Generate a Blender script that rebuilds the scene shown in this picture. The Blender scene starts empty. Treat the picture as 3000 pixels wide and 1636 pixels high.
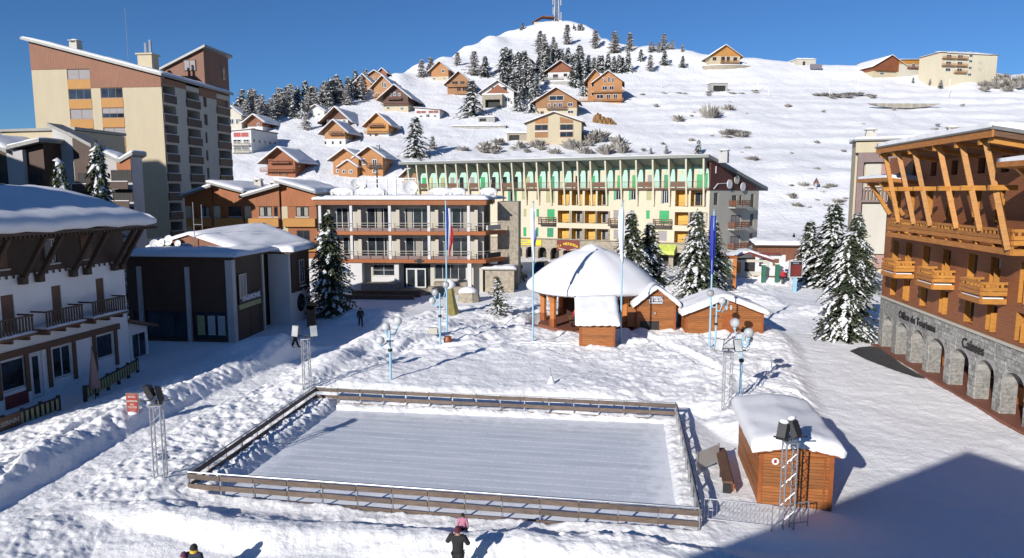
import bpy, math, random
import numpy as np
from mathutils import Vector, Matrix
R = math.radians
rnd = random.Random(7)
SC = bpy.context.scene
COL = SC.collection

# ---------------------------------------------------------------- camera, sky, sun, exposure
CAM_H = 12.0
PITCH = R(7.03)
FPX = 2050.0                                   # focal length in photo pixels (photo 3000 wide)
cam_data = bpy.data.cameras.new('camera')
cam_data.sensor_width = 36.0
cam_data.lens = 36.0 * FPX / 3000.0
cam_data.clip_start = 0.3
cam_data.clip_end = 6000
cam = bpy.data.objects.new('camera', cam_data)
cam.location = (0, 0, CAM_H)
cam.rotation_euler = (R(90) - PITCH, 0, 0)
COL.objects.link(cam)
SC.camera = cam

SUN_AZ, SUN_EL = R(34), R(22)                  # behind the camera, to its left
sun_dir = Vector((-math.sin(SUN_AZ) * math.cos(SUN_EL), -math.cos(SUN_AZ) * math.cos(SUN_EL), math.sin(SUN_EL)))
world = bpy.data.worlds.new('World')
SC.world = world
world.use_nodes = True
wn = world.node_tree
for n in list(wn.nodes): wn.nodes.remove(n)
sky = wn.nodes.new('ShaderNodeTexSky')
sky.sky_type = 'NISHITA'
sky.sun_disc = False
sky.sun_elevation = SUN_EL
sky.sun_rotation = math.pi + SUN_AZ
sky.altitude = 1600
sky.air_density = 1.0
sky.dust_density = 0.3
sky.ozone_density = 2.5
bg = wn.nodes.new('ShaderNodeBackground')
bg.inputs['Strength'].default_value = 0.076
wo = wn.nodes.new('ShaderNodeOutputWorld')
tint = wn.nodes.new('ShaderNodeMixRGB')          # clear high-altitude winter air: the whole sky a deeper blue
tint.blend_type = 'MULTIPLY'; tint.inputs['Fac'].default_value = 1.0
tint.inputs[2].default_value = (.385, .655, .98, 1)
wn.links.new(sky.outputs[0], tint.inputs[1])
wn.links.new(tint.outputs[0], bg.inputs['Color'])
wn.links.new(bg.outputs[0], wo.inputs['Surface'])
sun_data = bpy.data.lights.new('sun', 'SUN')
sun_data.energy = 4.4
sun_data.angle = R(0.5)
sun_data.color = (1.0, 0.955, 0.90)
sun = bpy.data.objects.new('sun', sun_data)
sun.rotation_euler = sun_dir.to_track_quat('Z', 'Y').to_euler()
sun.location = (-40, -60, 60)
COL.objects.link(sun)
SC.view_settings.view_transform = 'Standard'
SC.view_settings.look = 'None'
SC.view_settings.exposure = 0.36
SC.view_settings.gamma = 1
SC.view_settings.use_curve_mapping = False

# ---------------------------------------------------------------- mesh helpers
class MB:
    """collects shapes into one mesh"""
    def __init__(s): s.v, s.f = [], []
    def add(s, vs, fs):
        n = len(s.v)
        s.v += [tuple(v) for v in vs]
        s.f += [[i + n for i in f] for f in fs]
        return s
    def box(s, x0, x1, y0, y1, z0, z1):
        return s.add([(x0,y0,z0),(x1,y0,z0),(x1,y1,z0),(x0,y1,z0),(x0,y0,z1),(x1,y0,z1),(x1,y1,z1),(x0,y1,z1)],
                     [(0,3,2,1),(4,5,6,7),(0,1,5,4),(1,2,6,5),(2,3,7,6),(3,0,4,7)])
    def bar(s, p, q, w, h=None, up=(0,0,1)):
        p, q = Vector(p), Vector(q)
        d = (q - p).normalized()
        u = Vector(up)
        if abs(d.dot(u)) > 0.98: u = Vector((0,1,0))
        a = d.cross(u).normalized() * (w / 2)
        b = a.cross(d).normalized() * ((h or w) / 2)
        vs = [p-a-b, p+a-b, p+a+b, p-a+b, q-a-b, q+a-b, q+a+b, q-a+b]
        return s.add(vs, [(0,1,2,3),(7,6,5,4),(0,4,5,1),(1,5,6,2),(2,6,7,3),(3,7,4,0)])
    def tube(s, p, q, r, n=8, r2=None):
        p, q = Vector(p), Vector(q)
        r2 = r if r2 is None else r2
        d = (q - p).normalized()
        u = Vector((0,0,1)) if abs(d.z) < .9 else Vector((1,0,0))
        a = d.cross(u).normalized(); b = d.cross(a)
        vs = []
        for c, rr in ((p, r), (q, r2)):
            for i in range(n):
                t = 2*math.pi*i/n
                vs.append(c + a*math.cos(t)*rr + b*math.sin(t)*rr)
        fs = [(i, (i+1) % n, n+(i+1) % n, n+i) for i in range(n)]
        fs += [tuple(range(n-1, -1, -1)), tuple(range(n, 2*n))]
        return s.add(vs, fs)
    def xz(s, poly, y0, y1):
        """polygon in local x,z swept from y0 to y1"""
        n = len(poly)
        vs = [(x, y0, z) for x, z in poly] + [(x, y1, z) for x, z in poly]
        fs = [tuple(range(n)), tuple(range(2*n-1, n-1, -1))] + [(i, n+i, n+(i+1) % n, (i+1) % n) for i in range(n)]
        return s.add(vs, fs)
    def yz(s, poly, x0, x1):
        n = len(poly)
        vs = [(x0, y, z) for y, z in poly] + [(x1, y, z) for y, z in poly]
        fs = [tuple(range(n)), tuple(range(2*n-1, n-1, -1))] + [(i, n+i, n+(i+1) % n, (i+1) % n) for i in range(n)]
        return s.add(vs, fs)
    def xy(s, poly, z0, z1):
        n = len(poly)
        vs = [(x, y, z0) for x, y in poly] + [(x, y, z1) for x, y in poly]
        fs = [tuple(range(n-1, -1, -1)), tuple(range(n, 2*n))] + [(i, (i+1) % n, n+(i+1) % n, n+i) for i in range(n)]
        return s.add(vs, fs)
    def lathe(s, c, prof, n=16):
        vs = []
        for r, z in prof:
            for i in range(n):
                t = 2*math.pi*i/n
                vs.append((c[0]+r*math.cos(t), c[1]+r*math.sin(t), c[2]+z))
        fs = []
        for j in range(len(prof)-1):
            for i in range(n):
                fs.append((j*n+i, j*n+(i+1) % n, (j+1)*n+(i+1) % n, (j+1)*n+i))
        fs.append(tuple(range(n-1, -1, -1)))
        m = (len(prof)-1)*n
        fs.append(tuple(range(m, m+n)))
        return s.add(vs, fs)
    def ball(s, c, rx, ry=None, rz=None, n=12, m=7):
        ry = rx if ry is None else ry; rz = rx if rz is None else rz
        vs = []
        for j in range(m+1):
            ph = -math.pi/2 + math.pi*j/m
            k = max(math.cos(ph), .02)
            for i in range(n):
                t = 2*math.pi*i/n
                vs.append((c[0]+rx*k*math.cos(t), c[1]+ry*k*math.sin(t), c[2]+rz*math.sin(ph)))
        fs = []
        for j in range(m):
            for i in range(n):
                fs.append((j*n+i, j*n+(i+1) % n, (j+1)*n+(i+1) % n, (j+1)*n+i))
        fs += [tuple(range(n-1, -1, -1)), tuple(range(m*n, m*n+n))]
        return s.add(vs, fs)
    def wall(s, x0, x1, z0, z1, holes=(), t=.25, y=0.0, top=None):
        """wall in the local xz plane with real openings; t is the reveal depth. top(x) gives a sloping top edge"""
        xs = sorted({x0, x1, *[h[0] for h in holes], *[h[1] for h in holes]})
        zs = sorted({z0, z1, *[h[2] for h in holes], *[h[3] for h in holes]})
        xs = [x for x in xs if x0 <= x <= x1]; zs = [z for z in zs if z0 <= z <= z1]
        for i in range(len(xs)-1):
            for j in range(len(zs)-1):
                a, b, c, d = xs[i], xs[i+1], zs[j], zs[j+1]
                mx, mz = (a+b)/2, (c+d)/2
                if any(h[0] < mx < h[1] and h[2] < mz < h[3] for h in holes): continue
                da, db = d, d
                if top and j == len(zs)-2: da, db = top(a), top(b)
                s.add([(a,y,c),(b,y,c),(b,y,db),(a,y,da)], [(0,1,2,3)])
        for a, b, c, d in holes:
            s.add([(a,y,c),(b,y,c),(b,y,d),(a,y,d),(a,y+t,c),(b,y+t,c),(b,y+t,d),(a,y+t,d)],
                  [(0,4,5,1),(1,5,6,2),(2,6,7,3),(3,7,4,0)])
        return s
    def xf(s, M):
        s.v = [tuple(M @ Vector(v)) for v in s.v]; return s
    def mesh(s, name, mat, smooth=False):
        me = bpy.data.meshes.new(name)
        me.from_pydata(s.v, [], s.f)
        me.materials.append(mat)
        if smooth: me.shade_smooth()
        me.update()
        return me

def link(name, data, parent=None, loc=None, rotz=None, kind=None, label=None):
    o = bpy.data.objects.new(name, data)
    COL.objects.link(o)
    if parent is not None: o.parent = parent
    if loc is not None: o.location = loc
    if rotz is not None: o.rotation_euler = (0, 0, rotz)
    if kind: o['kind'] = kind
    if label: o['label'] = label
    return o
def tag(o, label, cat, group=None):
    o['label'] = label; o['category'] = cat
    if group: o['group'] = group
    return o
def thing(name, label, cat, loc=(0,0,0), rotz=0.0, group=None):
    o = link(name, None, None, loc, rotz)
    o.empty_display_size = .3
    return tag(o, label, cat, group)
def part(parent, name, mb, mat, smooth=False, kind=None, label=None, loc=None, rotz=None):
    me = mb if isinstance(mb, bpy.types.Mesh) else mb.mesh(name, mat, smooth)
    return link(name, me, parent, loc, rotz, kind, label)
def copy_tree(o, parent=None, loc=None, rotz=None):
    c = o.copy(); COL.objects.link(c)
    if parent is not None: c.parent = parent
    if loc is not None: c.location = loc
    if rotz is not None: c.rotation_euler = (0, 0, rotz)
    for ch in list(o.children): copy_tree(ch, c)
    return c
CACHE = {}
def shared(key, fn):
    if key not in CACHE: CACHE[key] = fn()
    return CACHE[key]
def text_mesh(txt, size, mat, depth=.02, bold=0.0, align='CENTER', shear=0.0):
    cu = bpy.data.curves.new('lettering', 'FONT')
    cu.body = txt; cu.size = size; cu.extrude = depth; cu.offset = bold
    cu.align_x = align; cu.align_y = 'CENTER'; cu.shear = shear
    cu.resolution_u = 2
    o = bpy.data.objects.new('lettering_tmp', cu); COL.objects.link(o)
    dg = bpy.context.evaluated_depsgraph_get()
    me = bpy.data.meshes.new_from_object(o.evaluated_get(dg))
    COL.objects.unlink(o); bpy.data.objects.remove(o); bpy.data.curves.remove(cu)
    me.materials.clear(); me.materials.append(mat)
    # stand the text up: x right, z up, facing -y
    for v in me.vertices: v.co = (v.co.x, -v.co.z, v.co.y)
    me.update()
    return me

# ---------------------------------------------------------------- camera rays (to place things where they stand)
def ray(px, py):
    a = (px-1500)/FPX; b = -(py-818)/FPX
    return (a, math.cos(PITCH)+b*math.sin(PITCH), -math.sin(PITCH)+b*math.cos(PITCH))
def at(px, py, Y):
    d = ray(px, py); t = Y/d[1]
    return Vector((d[0]*t, Y, CAM_H+d[2]*t))
def flat(px, py, z=0.0):
    d = ray(px, py); t = (z-CAM_H)/d[2]
    return Vector((d[0]*t, d[1]*t, z))

# ---------------------------------------------------------------- materials
def new_mat(name):
    m = bpy.data.materials.new(name); m.use_nodes = True
    nt = m.node_tree
    b = nt.nodes['Principled BSDF']
    return m, nt, b
def rgb(c): return (c[0], c[1], c[2], 1)
def coords(nt, scale=(1,1,1), world_space=False, rot=(0,0,0)):
    if world_space:
        g = nt.nodes.new('ShaderNodeNewGeometry'); src = g.outputs['Position']
    else:
        g = nt.nodes.new('ShaderNodeTexCoord'); src = g.outputs['Object']
    mp = nt.nodes.new('ShaderNodeMapping')
    mp.inputs['Scale'].default_value = scale
    mp.inputs['Rotation'].default_value = rot
    nt.links.new(src, mp.inputs['Vector'])
    return mp.outputs['Vector']
def noise_node(nt, vec, scale, detail=4, rough=.55):
    n = nt.nodes.new('ShaderNodeTexNoise')
    n.inputs['Scale'].default_value = scale; n.inputs['Detail'].default_value = detail
    n.inputs['Roughness'].default_value = rough
    nt.links.new(vec, n.inputs['Vector'])
    return n.outputs['Fac']
def ramp(nt, fac, stops):
    r = nt.nodes.new('ShaderNodeValToRGB')
    e = r.color_ramp.elements
    while len(e) < len(stops): e.new(.5)
    for i, (p, c) in enumerate(stops):
        e[i].position = p; e[i].color = rgb(c)
    nt.links.new(fac, r.inputs['Fac'])
    return r.outputs['Color']
def bump(nt, b, height, strength, dist=.02):
    n = nt.nodes.new('ShaderNodeBump')
    n.inputs['Strength'].default_value = strength; n.inputs['Distance'].default_value = dist
    nt.links.new(height, n.inputs['Height'])
    nt.links.new(n.outputs[0], b.inputs['Normal'])
def mul(c, k): return tuple(min(1, x*k) for x in c)
def plain(name, col, rough=.6, var=.12, scale=1.5, bmp=.0, metal=0.0, stretch=(1,1,1), each=0.0):
    m, nt, b = new_mat(name)
    vec = coords(nt, stretch)
    f = noise_node(nt, vec, scale, 5)
    c = ramp(nt, f, [(.3, mul(col, 1-var)), (.7, mul(col, 1+var))])
    if each:                                       # every board a little different, some weathered
        oi = nt.nodes.new('ShaderNodeObjectInfo')
        mx = nt.nodes.new('ShaderNodeMixRGB'); mx.blend_type = 'MULTIPLY'; mx.inputs['Fac'].default_value = 1
        nt.links.new(c, mx.inputs[1])
        nt.links.new(ramp(nt, oi.outputs['Random'], [(0, (1-each, 1-each*.8, 1-each*.5)), (.5, (1,1,1)), (1, (1, 1+each*.2, 1+each*.5))]), mx.inputs[2])
        c = mx.outputs[0]
    nt.links.new(c, b.inputs['Base Color'])
    b.inputs['Roughness'].default_value = rough; b.inputs['Metallic'].default_value = metal
    if bmp: bump(nt, b, noise_node(nt, vec, scale*14, 3), bmp)
    return m
def wood(name, col, axis='z', board=.15, rough=.6, var=.25, gap=.35, bmp=.5):
    """painted or stained boards running across 'axis' (z: horizontal lap boards, x: vertical boards), grain along the board"""
    m, nt, b = new_mat(name)
    st = {'z': (.6, .6, 9), 'x': (9, 9, .6)}[axis]
    f = noise_node(nt, coords(nt, st), 1.6, 5, .6)
    f2 = noise_node(nt, coords(nt, (.35, .35, .35)), 1.0, 3)
    base = ramp(nt, f, [(.25, mul(col, 1-var)), (.75, mul(col, 1+var))])
    mx = nt.nodes.new('ShaderNodeMixRGB'); mx.blend_type = 'MULTIPLY'; mx.inputs['Fac'].default_value = .6
    nt.links.new(base, mx.inputs[1]); nt.links.new(ramp(nt, f2, [(.3, (.68,.66,.64)), (.7, (1,1,1))]), mx.inputs[2])
    w = nt.nodes.new('ShaderNodeTexWave'); w.wave_type = 'BANDS'
    w.bands_direction = 'Z' if axis == 'z' else 'X'; w.wave_profile = 'SAW'
    w.inputs['Scale'].default_value = .314/board; w.inputs['Distortion'].default_value = 0
    nt.links.new(coords(nt), w.inputs['Vector'])
    g = ramp(nt, w.outputs['Fac'], [(0, (1-gap,)*3), (.14, (1,1,1))])
    m2 = nt.nodes.new('ShaderNodeMixRGB'); m2.blend_type = 'MULTIPLY'; m2.inputs['Fac'].default_value = 1
    nt.links.new(mx.outputs[0], m2.inputs[1]); nt.links.new(g, m2.inputs[2])
    oi = nt.nodes.new('ShaderNodeObjectInfo')      # each wall weathered a little differently
    m4 = nt.nodes.new('ShaderNodeMixRGB'); m4.blend_type = 'MULTIPLY'; m4.inputs['Fac'].default_value = 1
    nt.links.new(m2.outputs[0], m4.inputs[1]); nt.links.new(ramp(nt, oi.outputs['Random'], [(0, (.72,.76,.86)), (.6, (1,1,1)), (1, (1.0,.95,.86))]), m4.inputs[2])
    nt.links.new(m4.outputs[0], b.inputs['Base Color'])
    b.inputs['Roughness'].default_value = rough
    bump(nt, b, w.outputs['Fac'], bmp, .02)
    return m
def snow_mat(name, strength=.5, scale=6.0, tint=(.905,.90,.895), dist=.05):
    m, nt, b = new_mat(name)
    v = coords(nt, (1,1,1), True)
    f = noise_node(nt, v, scale, 8, .68)
    c = noise_node(nt, v, .35, 4)
    nt.links.new(ramp(nt, c, [(.3, mul(tint, .95)), (.7, tint)]), b.inputs['Base Color'])
    b.inputs['Roughness'].default_value = .75
    b.inputs['Specular IOR Level'].default_value = .25
    bump(nt, b, f, strength, dist)
    return m
def glass_mat(name, col=(.02,.025,.03), rough=.06):
    m, nt, b = new_mat(name)
    f = noise_node(nt, coords(nt, (.5,.5,.5), True), 1.3, 2)
    nt.links.new(ramp(nt, f, [(.35, mul(col, .6)), (.65, mul(col, 1.6))]), b.inputs['Base Color'])
    b.inputs['Roughness'].default_value = rough
    b.inputs['Specular IOR Level'].default_value = .6
    return m
def stone_mat(name, c1, c2, scale=4.0):
    m, nt, b = new_mat(name)
    v = coords(nt)
    f = noise_node(nt, v, scale, 6, .65)
    g = noise_node(nt, v, .8, 3)
    c = ramp(nt, f, [(.3, c1), (.62, c2)])
    mx = nt.nodes.new('ShaderNodeMixRGB'); mx.blend_type = 'MULTIPLY'; mx.inputs['Fac'].default_value = .5
    nt.links.new(c, mx.inputs[1]); nt.links.new(ramp(nt, g, [(.3, (.7,.7,.7)), (.7, (1,1,1))]), mx.inputs[2])
    nt.links.new(mx.outputs[0], b.inputs['Base Color'])
    oi = nt.nodes.new('ShaderNodeObjectInfo')
    m3 = nt.nodes.new('ShaderNodeMixRGB'); m3.blend_type = 'MULTIPLY'; m3.inputs['Fac'].default_value = 1
    nt.links.new(mx.outputs[0], m3.inputs[1]); nt.links.new(ramp(nt, oi.outputs['Random'], [(0, (.62,.61,.60)), (.55, (.92,.92,.91)), (1, (1,.99,.96))]), m3.inputs[2])
    nt.links.new(m3.outputs[0], b.inputs['Base Color'])
    b.inputs['Roughness'].default_value = .85
    bump(nt, b, f, .6, .03)
    return m

M = {}
M['snow'] = snow_mat('snow', .75, 5, (.905,.90,.895), .085)
M['snow_roof'] = snow_mat('roof_snow', .3, 4, (.775,.775,.785), .06)
M['snow_hill'] = snow_mat('hill_snow', .8, .8, (.80,.80,.81), .5)
M['cream'] = plain('cream_render', (.47,.40,.275), .85, .045, .7, .15, 0, (1.3,1.3,.4))
M['pale'] = plain('pale_render', (.47,.44,.37), .85, .05, .7, .15, 0, (1.3,1.3,.4))
M['white'] = plain('white_render', (.56,.55,.54), .8, .05, .7, .12)
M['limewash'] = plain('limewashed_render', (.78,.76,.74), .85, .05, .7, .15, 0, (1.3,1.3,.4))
M['white_paint'] = plain('white_paint', (.60,.60,.59), .5, .03)
M['greywall'] = plain('grey_render', (.42,.41,.40), .85, .08, .8, .15)
M['concrete'] = plain('concrete', (.33,.32,.30), .9, .2, 1.2, .3)
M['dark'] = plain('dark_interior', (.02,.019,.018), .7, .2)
M['black'] = plain('black_metal', (.018,.018,.02), .45, .2)
M['glass'] = glass_mat('window_glass')
M['glass_blue'] = glass_mat('blue_glass', (.022,.03,.042))
M['curtain'] = plain('net_curtain', (.30,.28,.24), .9, .25, 6, 0, 0, (6,6,.2))
M['blind'] = plain('grey_blind', (.27,.25,.25), .7, .08, 2)
M['steel'] = plain('galvanised_steel', (.42,.43,.45), .42, .15, 3, 0, .7)
M['roofmetal'] = plain('roof_edge_metal', (.21,.21,.20), .5, .12, 2, 0, .3)
M['tower_wood'] = wood('vertical_brown_cladding', (.23,.085,.036), 'x', .35, .6, .3, .2)
M['ochre'] = plain('ochre_panel', (.40,.19,.04), .65, .06, 1)
M['orange_wood'] = wood('orange_cladding', (.34,.105,.024), 'x', .3, .6, .25, .25)
M['orange_plain'] = plain('orange_timber', (.47,.165,.04), .6, .15, 2, .1, 0, (1,1,6))
M['chalet_wall'] = wood('brown_lap_siding', (.36,.125,.045), 'z', .16, .6, .25, .45)
M['honey'] = plain('honey_timber', (.46,.20,.038), .5, .2, 2.2, .12, 0, (1,1,5), .2)
M['honey_dark'] = plain('honey_board', (.40,.155,.035), .55, .22, 2.2, .12, 0, (1,1,5), .25)
M['hut'] = plain('hut_plank', (.32,.112,.028), .55, .28, 2.2, .2, 0, (.6,.6,8), .3)
M['hut_trim'] = plain('hut_trim', (.27,.075,.016), .5, .2, 2.0)
M['darkwood'] = wood('dark_cladding', (.07,.038,.024), 'x', .2, .6, .25, .35)
M['darkboard'] = plain('dark_timber', (.06,.034,.022), .65, .25, 2, .1, 0, (1,1,5))
M['brownboard'] = plain('brown_timber', (.13,.065,.035), .65, .25, 2, .1, 0, (1,1,5))
M['rail_wood'] = plain('weathered_rail_board', (.135,.095,.07), .7, .25, 1.5, .15, 0, (2,2,6), .28)
M['stone'] = stone_mat('arcade_stone', (.20,.20,.19), (.46,.45,.42), 5)
M['stone_warm'] = stone_mat('rubble_stone', (.24,.20,.15), (.42,.37,.29), 3)
M['mortar'] = plain('stone_mortar', (.34,.33,.31), .9, .15, 3, .3)
M['tile'] = plain('terracotta_floor', (.20,.075,.045), .6, .15, 4)
M['asphalt'] = plain('wet_asphalt', (.05,.048,.045), .6, .3, 3, .3)
M['hotel_cream'] = plain('hotel_cream_render', (.56,.50,.37), .85, .045, .7, .15, 0, (1.3,1.3,.4))
M['side_render'] = plain('side_wall_render', (.50,.45,.38), .85, .045, .7, .15, 0, (1.3,1.3,.4))
M['teal'] = plain('teal_paint', (.38,.60,.50), .7, .08)
M['green'] = plain('green_shutter', (.02,.30,.10), .5, .1)
M['gable_brown'] = wood('dark_red_brown_boards', (.12,.035,.022), 'x', .25, .65, .25, .3)
M['fascia_grey'] = plain('grey_green_fascia', (.20,.21,.185), .6, .08)
M['bottle_green'] = plain('bottle_green_paint', (.03,.13,.08), .6, .1)
M['green_dark'] = plain('dark_green_shutter', (.02,.22,.11), .5, .1)
M['olive'] = plain('olive_blind', (.33,.33,.16), .6, .1)
M['yellow'] = plain('yellow_render', (.58,.35,.075), .8, .1)
M['yellow_sign'] = plain('yellow_sign', (.70,.50,.02), .5, .1)
M['lime'] = plain('lime_awning', (.45,.52,.10), .7, .2, 2)
M['pole_blue'] = plain('pale_blue_paint', (.28,.48,.60), .45, .08)
M['red'] = plain('red_paint', (.30,.025,.02), .5, .12)
M['red_dark'] = plain('dark_red_paint', (.17,.025,.018), .5, .2)
M['pink'] = plain('pink_cladding', (.33,.19,.17), .7, .06)
M['mauve'] = plain('mauve_cladding', (.20,.14,.13), .7, .08)
M['flag_blue'] = plain('flag_blue', (.015,.03,.28), .7, .1)
M['flag_red'] = plain('flag_red', (.50,.02,.03), .7, .1)
M['flag_white'] = plain('flag_white', (.75,.76,.80), .7, .05)
M['bark'] = plain('bark', (.07,.05,.04), .9, .3, 4, .4, 0, (3,3,.6))
def foliage(name, a, b_, scale=.9):
    m, nt, b = new_mat(name)
    oi = nt.nodes.new('ShaderNodeObjectInfo')
    f = noise_node(nt, coords(nt, (1,1,1), True), scale, 4)
    ad = nt.nodes.new('ShaderNodeMath'); ad.operation = 'MULTIPLY_ADD'
    nt.links.new(oi.outputs['Random'], ad.inputs[0]); ad.inputs[1].default_value = .25
    nt.links.new(f, ad.inputs[2])
    nt.links.new(ramp(nt, ad.outputs[0], [(.35, a), (.85, b_)]), b.inputs['Base Color'])
    b.inputs['Roughness'].default_value = .8
    b.inputs['Specular IOR Level'].default_value = .2
    return m
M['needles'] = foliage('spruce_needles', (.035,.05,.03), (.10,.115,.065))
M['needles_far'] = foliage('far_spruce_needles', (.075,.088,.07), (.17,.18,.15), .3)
M['larch'] = foliage('frosted_larch_twigs', (.26,.235,.205), (.50,.47,.44), .3)
M['shrub'] = foliage('bare_shrub_twigs', (.22,.20,.17), (.42,.39,.35), .5)
M['globe'] = glass_mat('lamp_globe', (.35,.36,.36), .12)
# ---------------------------------------------------------------- ground heights
def _hash(ix, iy, seed):
    h = np.sin(ix*127.1 + iy*311.7 + seed*74.7)*43758.5453
    return h - np.floor(h)
def vnoise(x, y, seed=0):
    ix = np.floor(x); iy = np.floor(y)
    fx = x-ix; fy = y-iy
    fx = fx*fx*fx*(fx*(fx*6-15)+10); fy = fy*fy*fy*(fy*(fy*6-15)+10)
    a = _hash(ix, iy, seed); b = _hash(ix+1, iy, seed); c = _hash(ix, iy+1, seed); d = _hash(ix+1, iy+1, seed)
    return (a+(b-a)*fx)*(1-fy) + (c+(d-c)*fx)*fy - .5
def fbm(x, y, scale, octv=3, seed=0, gain=.5):
    z = 0; amp = 1
    c, s = math.cos(.6), math.sin(.6)
    for i in range(octv):
        z = z + amp*vnoise(x/scale, y/scale, seed+i*3)
        x, y = c*x-s*y+17.3, s*x+c*y+5.1
        scale *= .5; amp *= gain
    return z
def cells(x, y, size, seed=0):
    gx = np.floor(x/size); gy = np.floor(y/size)
    best = np.full(np.shape(x), 1e9); pick = np.zeros(np.shape(x))
    for i in (-1, 0, 1):
        for j in (-1, 0, 1):
            cx = gx+i; cy = gy+j
            px = (cx+.15+.7*_hash(cx, cy, seed))*size; py = (cy+.15+.7*_hash(cx, cy, seed+1))*size
            d = np.hypot(x-px, y-py)
            m = d < best
            best = np.where(m, d, best); pick = np.where(m, _hash(cx, cy, seed+2), pick)
    return best, pick
def sstep(a, b, x):
    t = np.clip((x-a)/(b-a), 0, 1)
    return t*t*(3-2*t)
def dline(x, y, pts):
    best = np.full(np.shape(x), 1e9)
    for (ax, ay), (bx, by) in zip(pts[:-1], pts[1:]):
        dx, dy = bx-ax, by-ay
        t = np.clip(((x-ax)*dx+(y-ay)*dy)/(dx*dx+dy*dy), 0, 1)
        best = np.minimum(best, np.hypot(x-ax-t*dx, y-ay-t*dy))
    return best
def inside(x, y, poly):
    """signed distance, positive inside a convex or simple polygon"""
    n = len(poly); c = np.zeros(np.shape(x), bool)
    j = n-1
    for i in range(n):
        xi, yi = poly[i]; xj, yj = poly[j]
        c ^= ((yi > y) != (yj > y)) & (x < (xj-xi)*(y-yi)/(yj-yi+1e-12)+xi)
        j = i
    d = dline(x, y, list(poly)+[poly[0]])
    return np.where(c, d, -d)

RINK = [(-12.8, 26.5), (6.55, 23.3), (8.6, 35.7), (-11.2, 38.8)]        # front left, front right, back right, back left
PATH = [(-19.6, 14), (-18.6, 24.4), (-18.0, 35), (-15.6, 47), (-14.0, 52)]
ISLAND = [(-14.2, 39.5), (-13.4, 47), (-11.6, 60), (-8, 70), (0, 77), (12, 79), (24, 66), (22.5, 54), (19, 44), (15.5, 33), (12, 30), (9, 37), (-11.2, 40.2)]

TRAILS = [([(-12.6,41),(-9,46),(-7.2,52),(-3,60),(2,68)], .55), ([(16.5,38),(13,45),(11.5,52),(10,57)], .6), ([(-7,50),(-1,52.5),(5,51.5),(12,53),(20,57)], .5), ([(-20.5,26),(-22,34),(-20,40)], .35), ([(9,36.5),(12.6,41),(17,45.5)], .5)]
def pchip(xk, yk, xq):
    xk = np.asarray(xk, float); yk = np.asarray(yk, float)
    h = np.diff(xk); dl = np.diff(yk)/h
    d = np.zeros(len(xk))
    for i in range(1, len(xk)-1):
        if dl[i-1]*dl[i] > 0:
            w1 = 2*h[i]+h[i-1]; w2 = h[i]+2*h[i-1]
            d[i] = (w1+w2)/(w1/dl[i-1]+w2/dl[i])
    d[0] = dl[0]; d[-1] = dl[-1]
    xq = np.clip(xq, xk[0], xk[-1])
    k = np.clip(np.searchsorted(xk, xq)-1, 0, len(h)-1)
    t = (xq-xk[k])/h[k]; t2 = t*t; t3 = t2*t
    return (2*t3-3*t2+1)*yk[k]+(t3-2*t2+t)*h[k]*d[k]+(-2*t3+3*t2)*yk[k+1]+(t3-t2)*h[k]*d[k+1]

HILL = [(690,150),(600,170),(515,187),(425,225),(330,270),(280,300),(240,325),(200,345),(150,385),(110,420),(60,455)]
RIDGE = [(-900,430),(-300,430),(300,420),(560,400),(640,335),(690,318),(800,312),(900,298),(1000,275),(1080,245),(1165,222),(1230,192),(1300,163),
         (1370,134),(1440,106),(1500,88),(1560,74),(1600,66),(1660,64),(1710,74),(1740,88),(1775,112),(1810,130),(1900,143),
         (2000,153),(2100,164),(2200,172),(2300,182),(2400,190),(2500,192),(2600,188),(2700,200),(2760,213),(2850,223),(2900,216),
         (2960,222),(3040,215),(3300,200),(3800,190)]
def _zpy(py, Y):
    b = -(py-818)/FPX
    return CAM_H + Y*(b*math.cos(PITCH)-math.sin(PITCH))/(math.cos(PITCH)+b*math.sin(PITCH))
_hp = np.array([h[0] for h in HILL][::-1], float); _hy = np.array([h[1] for h in HILL][::-1], float)
HY = np.concatenate([np.arange(0, 560, 2.0), np.arange(560, 1300, 20.0)])
_tab = []
_acol = []
for px, py in RIDGE:
    yr = float(np.interp(py, _hp, _hy)); zr = _zpy(py, yr)
    P = [(0, 0), (112, 0)]
    for hp, hy in HILL:
        if hp > py+14 and hy < yr-9: P.append((hy, _zpy(hp, hy)))
    P += [(yr, zr), (yr+45, zr-4), (yr+130, zr-34), (yr+300, zr-95), (1400, min(zr-160, -60))]
    _tab.append(pchip([p[0] for p in P], [p[1] for p in P], HY))
    f = yr*math.cos(PITCH)-(zr-CAM_H)*math.sin(PITCH)
    _acol.append((px-1500)/FPX*f/yr)
_tab = np.array(_tab); _acol = np.array(_acol)
AA = np.linspace(-1.15, 1.15, 461)
HT = np.array([pchip(_acol, _tab[:, k], AA) for k in range(len(HY))])    # [Y, a]
def hill(x, y):
    a = np.clip(x/np.maximum(y, 1), -1.149, 1.149)
    fa = (a+1.15)/2.3*460; ia = np.clip(np.floor(fa).astype(int), 0, 459); ta = fa-ia
    iy = np.clip(np.searchsorted(HY, y, side='right')-1, 0, len(HY)-2); ty = np.clip((y-HY[iy])/(HY[iy+1]-HY[iy]), 0, 1)
    return (HT[iy, ia]*(1-ta)+HT[iy, ia+1]*ta)*(1-ty)+(HT[iy+1, ia]*(1-ta)+HT[iy+1, ia+1]*ta)*ty

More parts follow.
